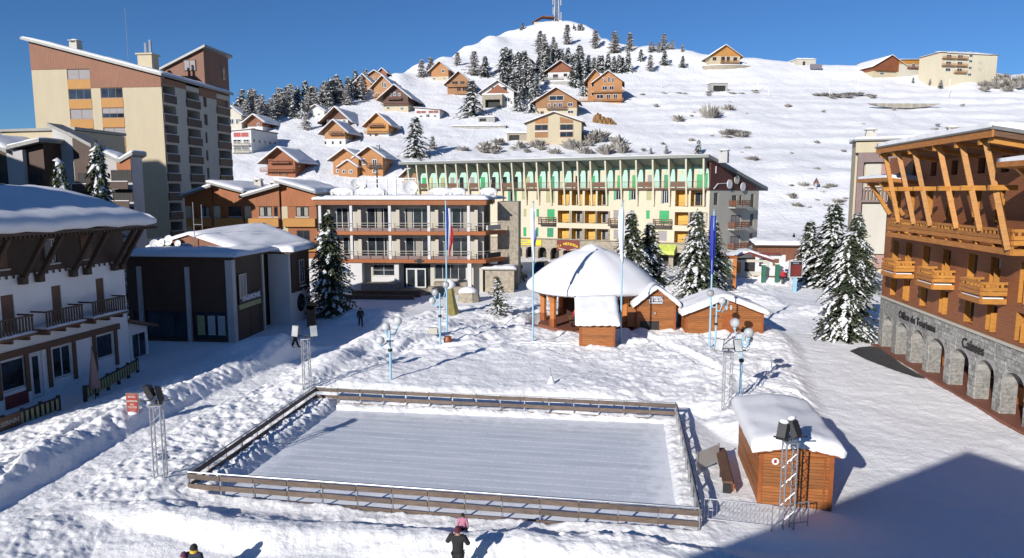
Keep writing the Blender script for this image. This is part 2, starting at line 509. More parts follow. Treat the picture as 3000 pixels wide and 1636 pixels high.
def ground(x, y, rough=True):
    x = np.asarray(x, float); y = np.asarray(y, float)
    far = sstep(105, 135, y)
    z = hill(x, y)
    # ---- village square
    dr = inside(x, y, RINK)
    isl = sstep(-.6, 1.6, inside(x, y, ISLAND))
    dp = dline(x, y, PATH)
    path = 1-sstep(.8, 1.5, dp)
    left = sstep(-11.5, -12.7, x-(y-38)*.12) * sstep(56, 48, y)      # snow field left of the rink
    heap = left*sstep(-27, -21.5, x-(y-40)*.33)
    lump = fbm(x, y, 4.6, 6, 11, .52)*.66 - np.abs(fbm(x, y, 1.7, 4, 23, .55))*.30 + .05
    base = .62*isl + .42*heap
    near_r = (1-sstep(.0, 2.4, -dr))*(dr < 0)
    base = np.maximum(base, .28*near_r)
    front = sstep(-2.2, 2.2, x+14.2)
    # ploughed bank between the rink and the street below the camera
    crest = 23.75-.165*(x+10.0)+.5*fbm(x, y*0, 5.0, 2, 44)
    v = y-crest
    hb = .66*(1-.55*sstep(3, 9, x))*sstep(-20, -13, x)
    hb = hb*(1+.22*fbm(x, y, 4.5, 2, 41))
    bank = np.where(v < 0, sstep(-1.75, -.15, v), 1-.72*sstep(.1, 1.7, v)-.28*sstep(1.7, 8, v))*hb
    bank = bank*(1-sstep(-.5, .2, dr))
    base = np.maximum(base, bank)
    base = np.maximum(base, (.16+.22*sstep(-9, -16, x))*sstep(-.2, .6, -dr)*sstep(34, 26, y)*sstep(13.5, 9.5, x)*sstep(20.8, 23, y))
    # berms along the trodden path
    bl = np.exp(-((dp-2.3)/.75)**2)*np.where(x < np.interp(y, [24, 35, 47], [-18.6, -18, -15.6]), .60, .06)*sstep(56, 49, y)
    base = base+bl*left
    # heap in the shade before the dark building, and mounds by the far street
    for mx, my, mh, mr in ((-19, 51.3, 1.15, 2.3), (-16.2, 50.5, .8, 1.8), (-13.4, 66, .9, 3.2), (33, 92, 1.9, 4.5), (27, 84, 1.1, 4), (41, 99, 2.4, 6), (24, 90, 1.2, 4), (26, 76, .95, 3.6), (30.5, 69, .6, 3), (21.5, 83, 1.0, 3.6), (25, 67, .45, 2.6), (46, 112, 2, 7), (-9.5, 53.5, .55, 2.6), (-6.5, 58, .5, 3), (-11, 46, .45, 2.2)):
        base = base+mh*np.exp(-((x-mx)**2+(y-my)**2)/mr**2)
    w_l = np.clip(np.maximum(np.maximum(isl, heap), sstep(.05, .5, base)), 0, 1)
    if rough:
        lum = lump*.82*(.25+.75*w_l)*sstep(.0, .5, base+.12)*(1-.5*left)
        d1, p1 = cells(x, y, .62, 5)
        pits = np.exp(-(d1/(.10+.12*p1))**2)*(p1 > .5)*-.16*np.clip(heap+.25, 0, 1) + np.exp(-(d1/.16)**2)*(p1 < .2)*.07
        d2, p2 = cells(x+3.3, y+1.7, .27, 9)
        crumbs = np.exp(-(d2/.10)**2)*(p2 > .62)*.055
        fld = np.clip(.55+1.6*fbm(x, y, 9, 2, 77), 0, 1)
        rz = lum+(pits*fld+crumbs*(.4+.6*fld))*w_l + fbm(x, y, .6, 3, 51, .6)*.10*(w_l+.12)
        calm = 1-.72*(np.exp(-((x+1)**2/110+(y-44)**2/34)))          # smoother lawn of snow behind the rink
        calm = calm*(1-.55*bank/np.maximum(hb, .05)*(v < .3))
        # trails trodden through the snow
        for tr, wd in TRAILS:
            dt = dline(x+.25*fbm(x, y, 2.5, 2, 71), y, tr)
            k = 1-sstep(wd*.5, wd, dt)
            d3, p3 = cells(x, y, .42, 15)
            base = base-k*(.13+.10*np.exp(-(d3/.13)**2))*np.clip(w_l+.2, 0, 1)+.07*np.exp(-((dt-wd*1.25)/.22)**2)*w_l
            rz = rz*(1-.6*k)
        base = base+rz*calm
    base = base*(1-path)+(.03+.07*fbm(x, y, .5, 3, 3, .6)+.05*fbm(x, y, 2, 2, 8))*path
    bs = sstep(6.2, 4.9, np.hypot(x-7.2, y-62.6))                  # snow cleared from the bandstand floor
    base = base*(1-bs)+.1*bs
    # rink: flat bed with swept snow along its edges
    u = (x-RINK[0][0])*.986+(y-RINK[0][1])*-.163; w = (x-RINK[0][0])*.13+(y-RINK[0][1])*.9915
    nz = 1+.34*fbm(x, y, .5, 4, 31, .7) if rough else 1
    curb = np.maximum.reduce([.27*(1-sstep(.45, 1.35, w*0+(12.45-w)))*nz, .52*(1-sstep(.5, 1.4, u))*nz, .26*(1-sstep(.2, .75, 19.5-u))*nz])
    ir = sstep(-.18, .02, dr)
    base = base*(1-ir)+(-.08+curb)*ir
    # cleared road on the right, sinking street on the left
    base = base-.35*sstep(-21, -26, x)*sstep(56, 40, y)
    if rough:
        base = base+(.05*fbm(x, y, .9, 4, 61, .6)+.10*fbm(x, y, 4.0, 2, 63))*sstep(11, 16, x)
    out = base*(1-far)+z
    if rough:
        th = (z+1.2*fbm(x, y, 30, 2, 120))/4.2; fr = th-np.floor(th)          # old field terraces across the open slope
        out = out+far*sstep(20, 70, x-.05*y)*sstep(150, 170, y)*sstep(75, 45, z)*(.3+.9*np.clip(.5+1.5*fbm(x, y, 45, 2, 130), 0, 1))*1.5*(sstep(.55, .95, fr)-fr)
        out = out+far*(fbm(x, y, 38, 3, 90)*1.6*sstep(150, 190, y)+fbm(x, y, 7, 3, 95)*.5+fbm(x, y, 2.2, 2, 99)*.22)
    return out
def gz(x, y): return float(ground(np.array([x]), np.array([y]))[0])
def hit(px, py, y0=16.0, y1=560.0):
    d = ray(px, py)
    Y = np.exp(np.linspace(math.log(y0), math.log(y1), 1500))
    t = Y/d[1]
    g = ground(d[0]*t, Y, False)
    zz = CAM_H+d[2]*t
    k = np.argmax(zz <= g)
    if zz[k] > g[k]: k = len(Y)-1
    return Vector((d[0]*t[k], Y[k], float(g[k])))
def stand(px, py):
    p = hit(px, py)
    return Vector((p.x, p.y, gz(p.x, p.y)))

def fan_mesh(name, a0, a1, na, ys, mat, dz=0.0):
    A, Yg = np.meshgrid(np.linspace(a0, a1, na), ys)
    X = A*Yg
    Z = ground(X, Yg)+dz
    co = np.stack([X, Yg, Z], -1).reshape(-1, 3).astype(np.float32)
    ny = len(ys)
    i = np.arange(ny-1)[:, None]*na+np.arange(na-1)[None, :]
    q = np.stack([i, i+1, i+na+1, i+na], -1).reshape(-1, 4)
    me = bpy.data.meshes.new(name)
    me.vertices.add(len(co)); me.vertices.foreach_set('co', co.ravel())
    me.loops.add(q.size); me.loops.foreach_set('vertex_index', q.ravel().astype(np.int32))
    me.polygons.add(len(q)); me.polygons.foreach_set('loop_start', (np.arange(len(q))*4).astype(np.int32))
    me.update(calc_edges=True)
    me.polygons.foreach_set('use_smooth', np.ones(len(q), bool))
    me.materials.append(mat)
    me.update()
    return link(name, me, kind='structure')
ys_near = np.exp(np.linspace(math.log(13.0), math.log(104.0), 760))
fan_mesh('snow_ground', -.90, .90, 960, ys_near, M['snow'])
ys_far = np.concatenate([np.linspace(102.5, 480, 300), np.geomspace(486, 1250, 24)])
fan_mesh('snow_hillside', -1.0, 1.0, 560, ys_far, M['snow_hill'], -.02)
low = MB().add([(-60,-60,-.9),(60,-60,-.9),(60,14,-.9),(-60,14,-.9)], [(0,1,2,3)])
link('street', low.mesh('street', M['snow']), kind='structure')
from mathutils import noise as mnoise
# ---------------------------------------------------------------- building pieces
def window(parent, x, z, w, h, y=.14, fm='white_paint', gm='glass', nm=1, t=.07, name='window', rotz=None, nh=0):
    """frame with mullions, its pane a sub-part; x,z is the lower left corner"""
    k = (round(w,2), round(h,2), fm, nm, t, nh)
    def fr():
        m = MB().box(0,w,-.04,.04,0,t).box(0,w,-.04,.04,h-t,h).box(0,t,-.04,.04,t,h-t).box(w-t,w,-.04,.04,t,h-t)
        for i in range(nm):
            c = w*(i+1)/(nm+1); m.box(c-t*.4,c+t*.4,-.035,.035,t,h-t)
        for i in range(nh):
            c = h*(i+1)/(nh+1); m.box(t,w-t,-.03,.03,c-t*.3,c+t*.3)
        return m.mesh('window_frame', M[fm])
    def pn(): return MB().box(t,w-t,-.01,.015,t,h-t).mesh('pane', M[gm])
    o = part(parent, name, shared(('f',)+k, fr), None, loc=(x, y, z), rotz=rotz)
    part(o, 'pane', shared(('p',)+k+(gm,), pn), None)
    return o
def slab(parent, name, x, z, w, h, y0, y1, mat, rotz=None, label=None, loc=None):
    """flat panel w x h between depth y0..y1, at x,z"""
    k = ('s', name, round(w,2), round(h,2), round(y1-y0,3), mat)
    me = shared(k, lambda: MB().box(0,w,0,y1-y0,0,h).mesh(name, M[mat]))
    return part(parent, name, me, None, loc=loc or (x, y0, z), rotz=rotz, label=label)
def snow_cap(pts, thick, name='snow', n=10, m=10, bulge=.35, seed=0, wob=.06, drop=.0):
    """snow lying on a four-cornered roof plane given as (A,B,C,D), A-B lower edge, D-C upper edge; rounded rim"""
    A, B, C, D = [Vector(p) for p in pts]
    vs, fs = [], []
    r = random.Random(seed)
    nrm = (B-A).cross(D-A).normalized()
    if nrm.z < 0: nrm = -nrm
    for j in range(m+1):
        for i in range(n+1):
            u, v = i/n, j/m
            p = (A*(1-u)+B*u)*(1-v)+(D*(1-u)+C*u)*v
            e = min(1, min(u, 1-u)*n/1.6, min(v, 1-v)*m/1.6)
            h = thick*(bulge+(1-bulge)*math.sin(e*math.pi/2))
            h += wob*(math.sin(i*1.7+seed)*math.cos(j*1.3+seed*2))*e*.5 + r.uniform(-wob,wob)*.5
            h += thick*(.28*mnoise.noise(p*.55+Vector((seed,0,0)))+.16*mnoise.noise(p*1.9))*e
            if e < .5: p = p+Vector((mnoise.noise(p*1.3), mnoise.noise(p*1.3+Vector((9,0,0))), 0))*thick*.22
            vs.append(p+Vector((0,0,1))*max(h, .04))
    for j in range(m):
        for i in range(n):
            a = j*(n+1)+i; fs.append((a, a+1, a+n+2, a+n+1))
    rim = [i for i in range(n+1)]+[j*(n+1)+n for j in range(1,m+1)]+[m*(n+1)+i for i in range(n-1,-1,-1)]+[j*(n+1) for j in range(m-1,0,-1)]
    base = len(vs)
    for k in rim:
        p = vs[k]; i, j = k % (n+1), k//(n+1); u, v = i/n, j/m
        q = (A*(1-u)+B*u)*(1-v)+(D*(1-u)+C*u)*v
        vs.append(q+Vector((0,0,-drop*r.uniform(.2,1))))
    L = len(rim)
    for i in range(L):
        a, b = rim[i], rim[(i+1) % L]
        fs.append((a, base+i, base+(i+1) % L, b))
    fs.append(tuple(base+i for i in range(L)))
    mb = MB(); mb.v = [tuple(v) for v in vs]; mb.f = fs
    return mb
def plank_wall(parent, x0, x1, z0, top, ph, y, mat='hut', th=.035, M4=None, seed=0, name='plank'):
    """horizontal boards, each one an object, trimmed under the roof line top(x)"""
    r = random.Random(seed)
    z = z0
    zt = max(top(x0+(x1-x0)*i/40) for i in range(41))
    while z < zt-.03:
        z2 = min(z+ph, zt)
        xs = [x0+(x1-x0)*i/80 for i in range(81)]
        ok = [x for x in xs if top(x) >= z+.02]
        ok2 = [x for x in xs if top(x) >= z2-.02]
        if ok:
            a, b = ok[0], ok[-1]; c, d = (ok2[0], ok2[-1]) if ok2 else ((a+b)/2-.02, (a+b)/2+.02)
            dy = r.uniform(-.006, .006)
            g = .014
            mb = MB()
            vs = [(a,y-th+dy,z),(b,y-th+dy,z),(d,y-th+dy,z2-g),(c,y-th+dy,z2-g),(a,y,z),(b,y,z),(d,y,z2-g),(c,y,z2-g)]
            mb.add(vs, [(0,1,2,3),(7,6,5,4),(0,4,5,1),(1,5,6,2),(2,6,7,3),(3,7,4,0)])
            if M4: mb.xf(M4)
            part(parent, name, mb, M[mat])
        z = z2
def board_balcony(parent, x0, x1, off, zb, zt, mats=('honey_dark','honey'), ends=(True, True), deco=True, snowy=False):
    """wooden balcony: floor, each board of its front and ends, and posts"""
    b = part(parent, 'balcony', MB().box(x0+.06,x1-.06,-off+.1,0,zb+.1,zb+.2), M[mats[0]])
    H = zt-zb
    rows = [(0,.24),(.38,.56),(.585,.74),(.88,1.0)]
    for r0, r1 in rows:
        part(b, 'board', MB().box(x0,x1,-off-.03,-off+.04,zb+r0*H,zb+r1*H), M[mats[0]])
    for e, x in zip(ends, (x0, x1)):
        if not e: continue
        s = 1 if x == x1 else -1
        for r0, r1 in rows:
            xa, xb = sorted((x+s*.003, x+s*.07))
            part(b, 'board', MB().box(xa,xb,-off+.045,-.02,zb+r0*H,zb+r1*H), M[mats[1]])
    n = max(2, int((x1-x0)/1.6)+1)
    for i in range(n):
        x = x0+.12+(x1-x0-.24)*i/(n-1)
        part(b, 'post', MB().box(x-.06,x+.06,-off+.045,-off+.14,zb+.06,zt-.03), M[mats[1]])
    if deco:
        k = max(3, int((x1-x0)/.42)); mb = MB()
        for i in range(k):
            x = x0+.2+(x1-x0-.4)*(i+.5)/k
            mb.box(x-.07,x+.07,-off-.02,-off+.035,zb+.745*H,zb+.875*H)
        k = 4
        for e, xx in zip(ends, (x0, x1)):
            if e:
                s = 1 if xx == x1 else -1
                for i in range(k):
                    y = -off+.15+(off-.3)*(i+.5)/k
                    xa, xb = sorted((xx+s*.008, xx+s*.06))
                    mb.box(xa,xb,y-.07,y+.07,zb+.745*H,zb+.875*H)
        part(b, 'cut_out_board', mb, M[mats[1]])
    if snowy:
        part(b, 'snow', MB().box(x0+.1,x1-.1,-off+.1,-.1,zb+.2,zb+.34), M['snow_roof'])
    return b
def dish(parent, x, y, z, r, yaw=0, name='satellite_dish', mat='white_paint'):
    mb = MB().lathe((0,0,0), [(.02*r,0),(.5*r,.05*r),(.85*r,.17*r),(r,.26*r),(.97*r,.27*r),(.5*r,.09*r),(.02*r,.04*r)], 16)
    mb.xf(Matrix.Rotation(R(75), 4, 'X'))
    mb.bar((0,0,-.1*r),(0,-.75*r,-.15*r),.04).bar((0,.05,0),(0,.12,-1.3*r),.06)
    return part(parent, name, mb, M[mat], loc=(x,y,z), rotz=yaw)
def chimney(parent, x, y, z, w=.8, h=.9, mat='pale', snowy=True):
    c = part(parent, 'chimney', MB().box(x-w/2,x+w/2,y-w/2,y+w/2,z,z+h).box(x-w*.6,x+w*.6,y-w*.6,y+w*.6,z+h+.25,z+h+.35)
             .box(x-w*.45,x-w*.3,y-w*.45,y+w*.45,z+h,z+h+.25).box(x+w*.3,x+w*.45,y-w*.45,y+w*.45,z+h,z+h+.25), M[mat])
    if snowy: part(c, 'snow', MB().ball((x,y,z+h+.35), w*.58, None, .18, 10, 4), M['snow_roof'], True)
    return c

# ================================================================ tourist office chalet (right)
def tourist_office():
    T = thing('tourist_office', 'large timber chalet on a grey stone arcade, sloping struts under its snowy roof', 'building', (28.9, 54.2, 0), R(-98))
    L = 27.0
    piers = [0.0, 2.61, 5.27, 7.95, 11.0, 14.05, 16.8, 19.7, 22.6, 25.5]
    pw = .8
    ops = [(a+pw, b) for a, b in zip(piers[:-1], piers[1:])]
    sp, ap = 1.75, 2.62
    def arch(o, x):
        c = (o[0]+o[1])/2; r = (o[1]-o[0])/2
        return sp+(ap-sp)*math.sqrt(max(0, 1-((x-c)/r)**2))
    mb = MB()
    for a in piers: mb.box(a, a+pw, 0, .78, 0, 3.92)
    for o in ops:
        n = 14; xs = [o[0]+(o[1]-o[0])*i/n for i in range(n+1)]
        for i in range(n):
            za, zb = arch(o, xs[i]), arch(o, xs[i+1])
            mb.add([(xs[i],0,za),(xs[i+1],0,zb),(xs[i+1],0,3.92),(xs[i],0,3.92),(xs[i],.78,za),(xs[i+1],.78,zb),(xs[i+1],.78,3.92),(xs[i],.78,3.92)],
                   [(0,1,2,3),(7,6,5,4),(0,4,5,1)])
    W = part(T, 'arcade_wall', mb, M['mortar'])
    # stones, laid course by course with recessed joints
    r = random.Random(3)
    def blocked(x0, x1, z0, z1):
        for o in ops:
            if x1 > o[0]+.01 and x0 < o[1]-.01:
                for x in (x0, (x0+x1)/2, x1):
                    if o[0] < x < o[1] and z0 < arch(o, x)+.02: return True
        return False
    stones = []
    z = .02
    while z < 3.85:
        h = min(r.uniform(.2, .34), 3.9-z); x = r.uniform(-.2, 0)
        while x < L-1.2:
            w = r.uniform(.28, .72)
            cuts = [max(x, 0), x+w]
            for p in piers:                       # keep stones inside the piers below the springing
                for e in (p, p+pw):
                    if z < sp+.3 and x < e < x+w: cuts.append(e)
            cuts = sorted(cuts)
            for a, b in zip(cuts[:-1], cuts[1:]):
                if b-a > .1:
                    if not blocked(a, b, z, z+h): stones.append((a+.012, b-.012, z+.012, z+h-.012))
                    elif h > .16 and not blocked(a, b, z+h/2, z+h): stones.append((a+.012, b-.012, z+h/2+.01, z+h-.012))
            x += w
        z += h
    def stone_box(mb, s):
        a, b, c, d = s; k = lambda: r.uniform(-.012, .012)
        y = -r.uniform(.015, .05)
        f = [(a+k(),y,c+k()),(b+k(),y,c+k()),(b+k(),y,d+k()),(a+k(),y,d+k())]
        g = [(a,.0,c),(b,.0,c),(b,.0,d),(a,.0,d)]
        return mb.add(f+g, [(0,1,2,3),(0,4,5,1),(1,5,6,2),(2,6,7,3),(3,7,4,0)])
    stones.sort(key=lambda s: -s[0] if s[0] < 20.4 else 99)
    for s in stones[:290]: part(W, 'stone', stone_box(MB(), s), M['stone'])
    rest = MB()
    for s in stones[290:]: stone_box(rest, s)
    for a in piers:                                # pier ends, facing along the arcade
        z = .02
        while z < sp+.35:
            h = r.uniform(.2, .32); y = .02; zt = min(z+h, sp+.4)-.012
            cut = r.uniform(.25, .55)
            for y0, y1 in ((.02, cut-.01), (cut+.01, .76)):
                e = a+pw+r.uniform(.015, .045)
                rest.add([(e,y0,z),(e,y1,z),(e,y1,zt),(e,y0,zt),(a+pw,y0,z),(a+pw,y1,z),(a+pw,y1,zt),(a+pw,y0,zt)],
                         [(0,1,2,3),(0,4,5,1),(1,5,6,2),(2,6,7,3),(3,7,4,0)])
            z += h
    part(W, 'stone', rest, M['stone'], kind='stuff')
    part(T, 'cornice', MB().box(-.08, L, -.14, .8, 3.925, 4.06), M['pale'])
    part(T, 'arcade_floor', MB().box(-.1, L, -.5, 4.4, -.3, .13), M['tile'])
    part(T, 'shop_wall', MB().wall(0.6, L, .13, 3.92, [(p+1.0, p+2.2, .14, 2.3) for p in piers[1:9:2]], .2, 3.4).box(.0, L, 3.6, 4.2, .13, 3.9), M['greywall'])
    for p in piers[1:9:2]: window(T, p+1.0, .15, 1.2, 2.14, 3.5, 'orange_plain', 'glass', 1, .1, 'door')
    for p in (6.2, 14.9, 17.5): slab(T, 'counter', p, .14, 1.3, 1.0, 1.9, 2.3, 'orange_plain')
    # lettering on the stone
    tm = text_mesh('Office du Tourisme', .74, M['black'], .03, .004)
    part(T, 'lettering', tm, None, loc=(6.7, -.09, 3.2))
    tm = text_mesh('Caisses', .86, M['black'], .03, .004)
    part(T, 'lettering', tm, None, loc=(14.4, -.09, 3.1))
    # timber storeys
    cols = [1.64, 3.95, 6.8, 9.66, 12.9, 15.38, 18.3, 21.4, 24.2]
    holes = []
    for i, x in enumerate(cols):
        holes += [(x, x+1.15, 4.3, 5.82), (x, x+1.1, 6.3, 8.45)]
        holes += [(x, x+.95, 10.3, 12.25), (x+.3, x+1.1, 13.1, 14.0)]
    part(T, 'timber_wall', MB().wall(0, L, 4.07, 14.6, holes, .42), M['chalet_wall'])
    part(T, 'rear_volume', MB().box(0, L, .43, 11, 4.1, 12.4), M['chalet_wall'])
    for i, x in enumerate(cols[:7]):
        for (z0, hh, w) in ((4.3, 1.52, 1.15), (6.3, 2.15, 1.1), (10.3, 1.95, .95)):
            window(T, x+.02, z0+.01, w-.04, hh-.02, .36, 'honey', 'glass', 1, .08)
            slab(T, 'shutter', 0, 0, .05, hh-.04, 0, .42, 'honey', loc=(x+.004, .0, z0+.02))       # opened leaf standing in the reveal
            if i % 2 or i > 4: slab(T, 'shutter', 0, 0, .05, (hh-.04)*.72, 0, .40, 'honey', loc=(x+w*.62, -.12, z0+.02))
        window(T, x+.31, 13.11, .78, .88, .3, 'darkboard', 'glass', 0)
    slab(T, 'curtain', 15.9, 6.4, .4, 2.0, .2, .24, 'curtain')
    # balconies
    for x0 in (3.3, 9.15, 14.95): board_balcony(T, x0, x0+2.35, 1.3, 6.05, 7.25, snowy=True)
    board_balcony(T, 4.4, 20.2, 1.5, 8.92, 10.22)
    mb = MB()
    for x in (4.9, 8, 11, 14, 17, 19.8): mb.bar((x,-1.4,8.98),(x,.0,8.98),.16,.2)
    part(T, 'joist', mb, M['honey_dark'])
    # sloping struts with their tie beams
    for xb, xt in ((6.4, 6.2), (8.9, 8.5), (11.25, 10.9), (14.6, 14.25), (17.2, 16.85), (20.05, 19.3)):
        s = part(T, 'strut', MB().bar((xb,-1.55,10.0 if xb < 20 else 9.2),(xt,-2.62,14.62),.3,.26), M['honey'])
        part(s, 'tie_beam', MB().bar((xb-.12,-2.62,12.25),(xb-.12,-1.35,12.25),.24,.26), M['honey'])
        part(s, 'bracket', MB().bar((xt,-2.95,14.5),(xt,-1.3,14.72),.22,.28), M['honey'])
    for x in (1.1, 3.6):
        s = part(T, 'strut', MB().bar((x,-.2,10.4),(x,-1.7,12.72),.26,.24), M['honey'])
        part(s, 'tie_beam', MB().bar((x,-1.9,12.6),(x,.0,12.7),.2,.22), M['honey'])
    for x in (21.6, 24.5): part(T, 'strut', MB().bar((x,-.25,11.2),(x,-2.3,13.25),.26,.24), M['honey'])
    # roofs slope down away from the square
    rf = part(T, 'roof', MB().yz([(-3,14.72),(-3,15.0),(9.5,12.75),(9.5,12.45)], 5.9, 20.7), M['brownboard'])
    part(rf, 'fascia', MB().box(5.85,20.75,-3.08,-2.98,14.66,15.02), M['honey_dark'])
    part(rf, 'metal_edge', MB().box(5.8,20.8,-3.16,-2.9,15.025,15.12).yz([(-3.1,15.03),(-3.1,15.2),(9.5,12.95),(9.5,12.76)], 20.705, 20.82), M['roofmetal'])
    part(rf, 'rafter', MB().bar((20.25,-2.9,14.55),(20.25,6,12.95),.28,.3), M['honey'])
    for x in (8, 13, 17): part(rf, 'rafter', MB().bar((x,-2.9,14.62),(x,3,13.55),.2,.2), M['honey'])
    part(rf, 'snow', snow_cap([(5.85,-3.05,15.12),(20.78,-3.05,15.12),(20.78,9.4,12.95),(5.85,9.4,12.95)], .5, n=60, m=16, seed=4, wob=.06, bulge=.5), M['snow_roof'], True)
    for x0, x1, z in ((-.7, 5.6, 12.95), (21.0, 27, 13.35)):
        r2 = part(T, 'roof', MB().yz([(-2.1 if x0 < 0 else -2.9,z-.15),(-2.1 if x0 < 0 else -2.9,z+.1),(6,z-.9),(6,z-1.15)], x0, x1), M['honey_dark'])
        part(r2, 'snow', snow_cap([(x0,-2.1 if x0 < 0 else -2.9,z+.1),(x1,-2.1 if x0 < 0 else -2.9,z+.1),(x1,6,z-.9),(x0,6,z-.9)], .42, n=12, m=10, seed=6), M['snow_roof'], True)
    chimney(T, 7.0, 4.5, 13.6, .9, 1.1, 'greywall')
    return T
tourist_office()
pts = [flat(2400+.3559*x, 740+.3559*y, .03) for x, y in ((250,822),(330,792),(430,783),(500,800),(700,945),(880,1048),(790,1035),(640,985),(480,925),(350,872))]
o = link('asphalt_patch', MB().add([(p.x,p.y,p.z+.11) for p in pts], [tuple(range(len(pts)))]).mesh('asphalt_patch', M['asphalt']), kind='structure')

# ================================================================ white chalet hotel (left)
def chalet_hotel():
    T = thing('chalet_hotel', 'white rendered chalet with dark timber top storey and thick snow on its roof', 'building', (-27.5, 48.0, 0), R(81))
    X0, X1 = -19.0, 1.05
    holes = [(-9.4,-7.7,.62,2.5), (-7.45,-6.5,-.3,2.5), (-5.75,-4.2,.45,2.5), (-2.05,-.45,.82,2.5), (-9.0,-8.15,3.95,6.2), (-5.42,-4.68,3.95,6.28), (-1.73,-1.0,3.95,6.3),
             (-16.5,-14.8,.6,2.5), (-13,-11.5,.6,2.5), (-12.6,-11.8,3.95,6.2)]
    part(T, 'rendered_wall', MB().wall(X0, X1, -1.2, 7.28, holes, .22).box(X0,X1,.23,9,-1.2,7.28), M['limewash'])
    up = [(-5.75,-4.85,7.75,9.2)]
    part(T, 'timber_storey', MB().wall(X0, X1, 7.28, 9.9, up, .2, -.06).box(X0,X1+.02,.15,9,7.29,9.9), M['darkwood'])
    w = window(T, -5.74, 7.76, .88, 1.43, .06, 'white_paint', 'dark', 0, .06)
    slab(w, 'casement', 0, 0, .05, 1.4, 0, .55, 'white_paint', loc=(.03, -.6, .02))
    for x in (-9.4, -2.9): 
        slab(T, 'shutter', x, 7.75, .95, 1.5, -.11, -.05, 'brownboard'); slab(T, 'sill', x-.1, 7.62, 1.15, .1, -.2, -.06, 'pale')
    slab(T, 'sill', -5.9, 7.62, 1.15, .1, -.22, -.06, 'pale')
    window(T, -9.38, .64, 1.66, 1.84, .12, 'white_paint', 'glass', 0, .1)
    window(T, -5.73, .47, 1.51, 2.0, .12, 'white_paint', 'glass', 1, .1)
    window(T, -2.03, .84, 1.56, 1.64, .12, 'white_paint', 'glass', 0, .1)
    window(T, -7.43, -.28, .91, 2.76, .1, 'white_paint', 'glass', 0, .22, 'door')
    for x, w_ in ((-8.98,.81), (-5.4,.7), (-1.71,.69), (-12.58,.76)): slab(T, 'shutter', x, 3.97, w_, 2.28, .05, .12, 'brownboard')
    part(T, 'beam', MB().box(-14,.1,-.13,-.002,2.56,2.96), M['brownboard'])
    for x in (-7.68, -6.05, -4.05, -2.3, -.3, -9.6): part(T, 'post', MB().box(x-.13,x+.13,-.1,-.003,.1 if x > -7 else .3,2.555), M['brownboard'])
    part(T, 'notice_board', MB().box(-9.3,-7.75,-.06,-.004,-.62,.42), M['red_dark'])
    for x0, x1 in ((-10.9,-7.95), (-7.1,-4.15), (-3.4,-.3)):
        b = part(T, 'balcony', MB().box(x0,x1,-1.05,-.003,3.78,3.95).box(x0+.2,x0+.35,-.95,-.01,3.55,3.775).box(x1-.4,x1-.25,-.95,-.01,3.55,3.775).box((x0+x1)/2-.07,(x0+x1)/2+.07,-.95,-.01,3.55,3.775), M['brownboard'])
        part(b, 'snow', snow_cap([(x0-.05,-1.15,3.96),(x1+.05,-1.15,3.96),(x1+.05,-.1,3.96),(x0-.05,-.1,3.96)], .17, n=14, m=5, seed=int(x0*7)), M['snow_roof'], True)
        part(b, 'handrail', MB().box(x0,x1,-1.04,-.96,4.93,5.02).box(x1-.08,x1,-.95,-.01,4.93,5.02).box(x0,x0+.08,-.95,-.01,4.93,5.02), M['darkboard'])
        k = int((x1-x0)/.2)
        me = shared('baluster', lambda: MB().box(-.045,.045,-.03,.03,0,.93).mesh('baluster', M['darkboard']))
        for i in range(k):
            part(b, 'baluster', me, None, loc=(x0+.1+(x1-x0-.2)*i/(k-1), -1.0, 4.0))
    # struts under the eaves
    for x in (-11.3, -10.1, -7.65, -6.45, -3.85, -2.67, -.17, .54):
        s = part(T, 'strut', MB().bar((x,-.22,6.95),(x,-1.95,9.55),.24,.26), M['darkboard'])
        part(s, 'corbel', MB().box(x-.2,x+.2,-.42,-.075,6.7,7.15), M['darkboard'])
    mb = MB()
    for i in range(70): 
        x = X0+i*.3; mb.box(x,x+.13,-2.25,-.1,9.52,9.66)
    part(T, 'rafter', mb, M['darkboard'])
    mb = MB()
    for i in range(26): mb.box(-11.5+i*.48,-11.38+i*.48,-.1,-.0605,7.1,7.279)
    part(T, 'fringe', mb, M['darkboard'])
    rf = part(T, 'roof', MB().yz([(-2.35,9.66),(-2.35,9.82),(6.2,11.7),(14,9.5),(14,9.3),(6.2,11.5)], X0-1, .95), M['darkboard'])
    # deep, rounded snow
    prof = [(-2.3,9.83),(-2.62,9.98),(-2.62,10.4),(-2.1,10.78),(-.7,11.15),(1,11.55),(2.7,12.05),(4.3,12.38),(6.2,12.5),(9,11.9),(13.6,10.2),(13.9,9.55)]
    vs, fs, n = [], [], 24
    xs = [X0-.9+(X1+.95-X0)*(1-(1-i/n)**1.0) for i in range(n+1)]
    for i, x in enumerate(xs):
        e = 1-max(0, (x-(X1-.75)))/.9
        for y, z in prof:
            f = max(.0, min(1, e)); f = math.sin(f*math.pi/2)
            zb = 9.83+(min(y, 12.4-y)+2.35)*.22
            wob = .10*math.sin(x*.9+y*.3)*.5+.06*math.sin(x*2.3+y)
            vs.append((x+.12*math.sin(y*1.9), y, zb+(z-zb)*(.62+.38*f)+wob*(.3+.7*f)))
    m = len(prof)
    for i in range(n):
        for j in range(m-1): fs.append((i*m+j, i*m+j+1, (i+1)*m+j+1, (i+1)*m+j))
    fs += [tuple(range(m)), tuple(range(n*m+m-1, n*m-1, -1))]
    mb = MB(); mb.v, mb.f = vs, fs
    part(rf, 'snow', mb, M['snow_roof'], True)
    # glazed porch on the right
    p = part(T, 'porch', MB().wall(1.06,3.7,-1,2.4,[(1.25,1.75,-.6,1.6),(2.0,3.5,-.1,1.75)],.12,.5,top=lambda x: 2.85-.3*(x-1.06)).box(1.06,3.7,.63,3.5,-1,2.1), M['limewash'])
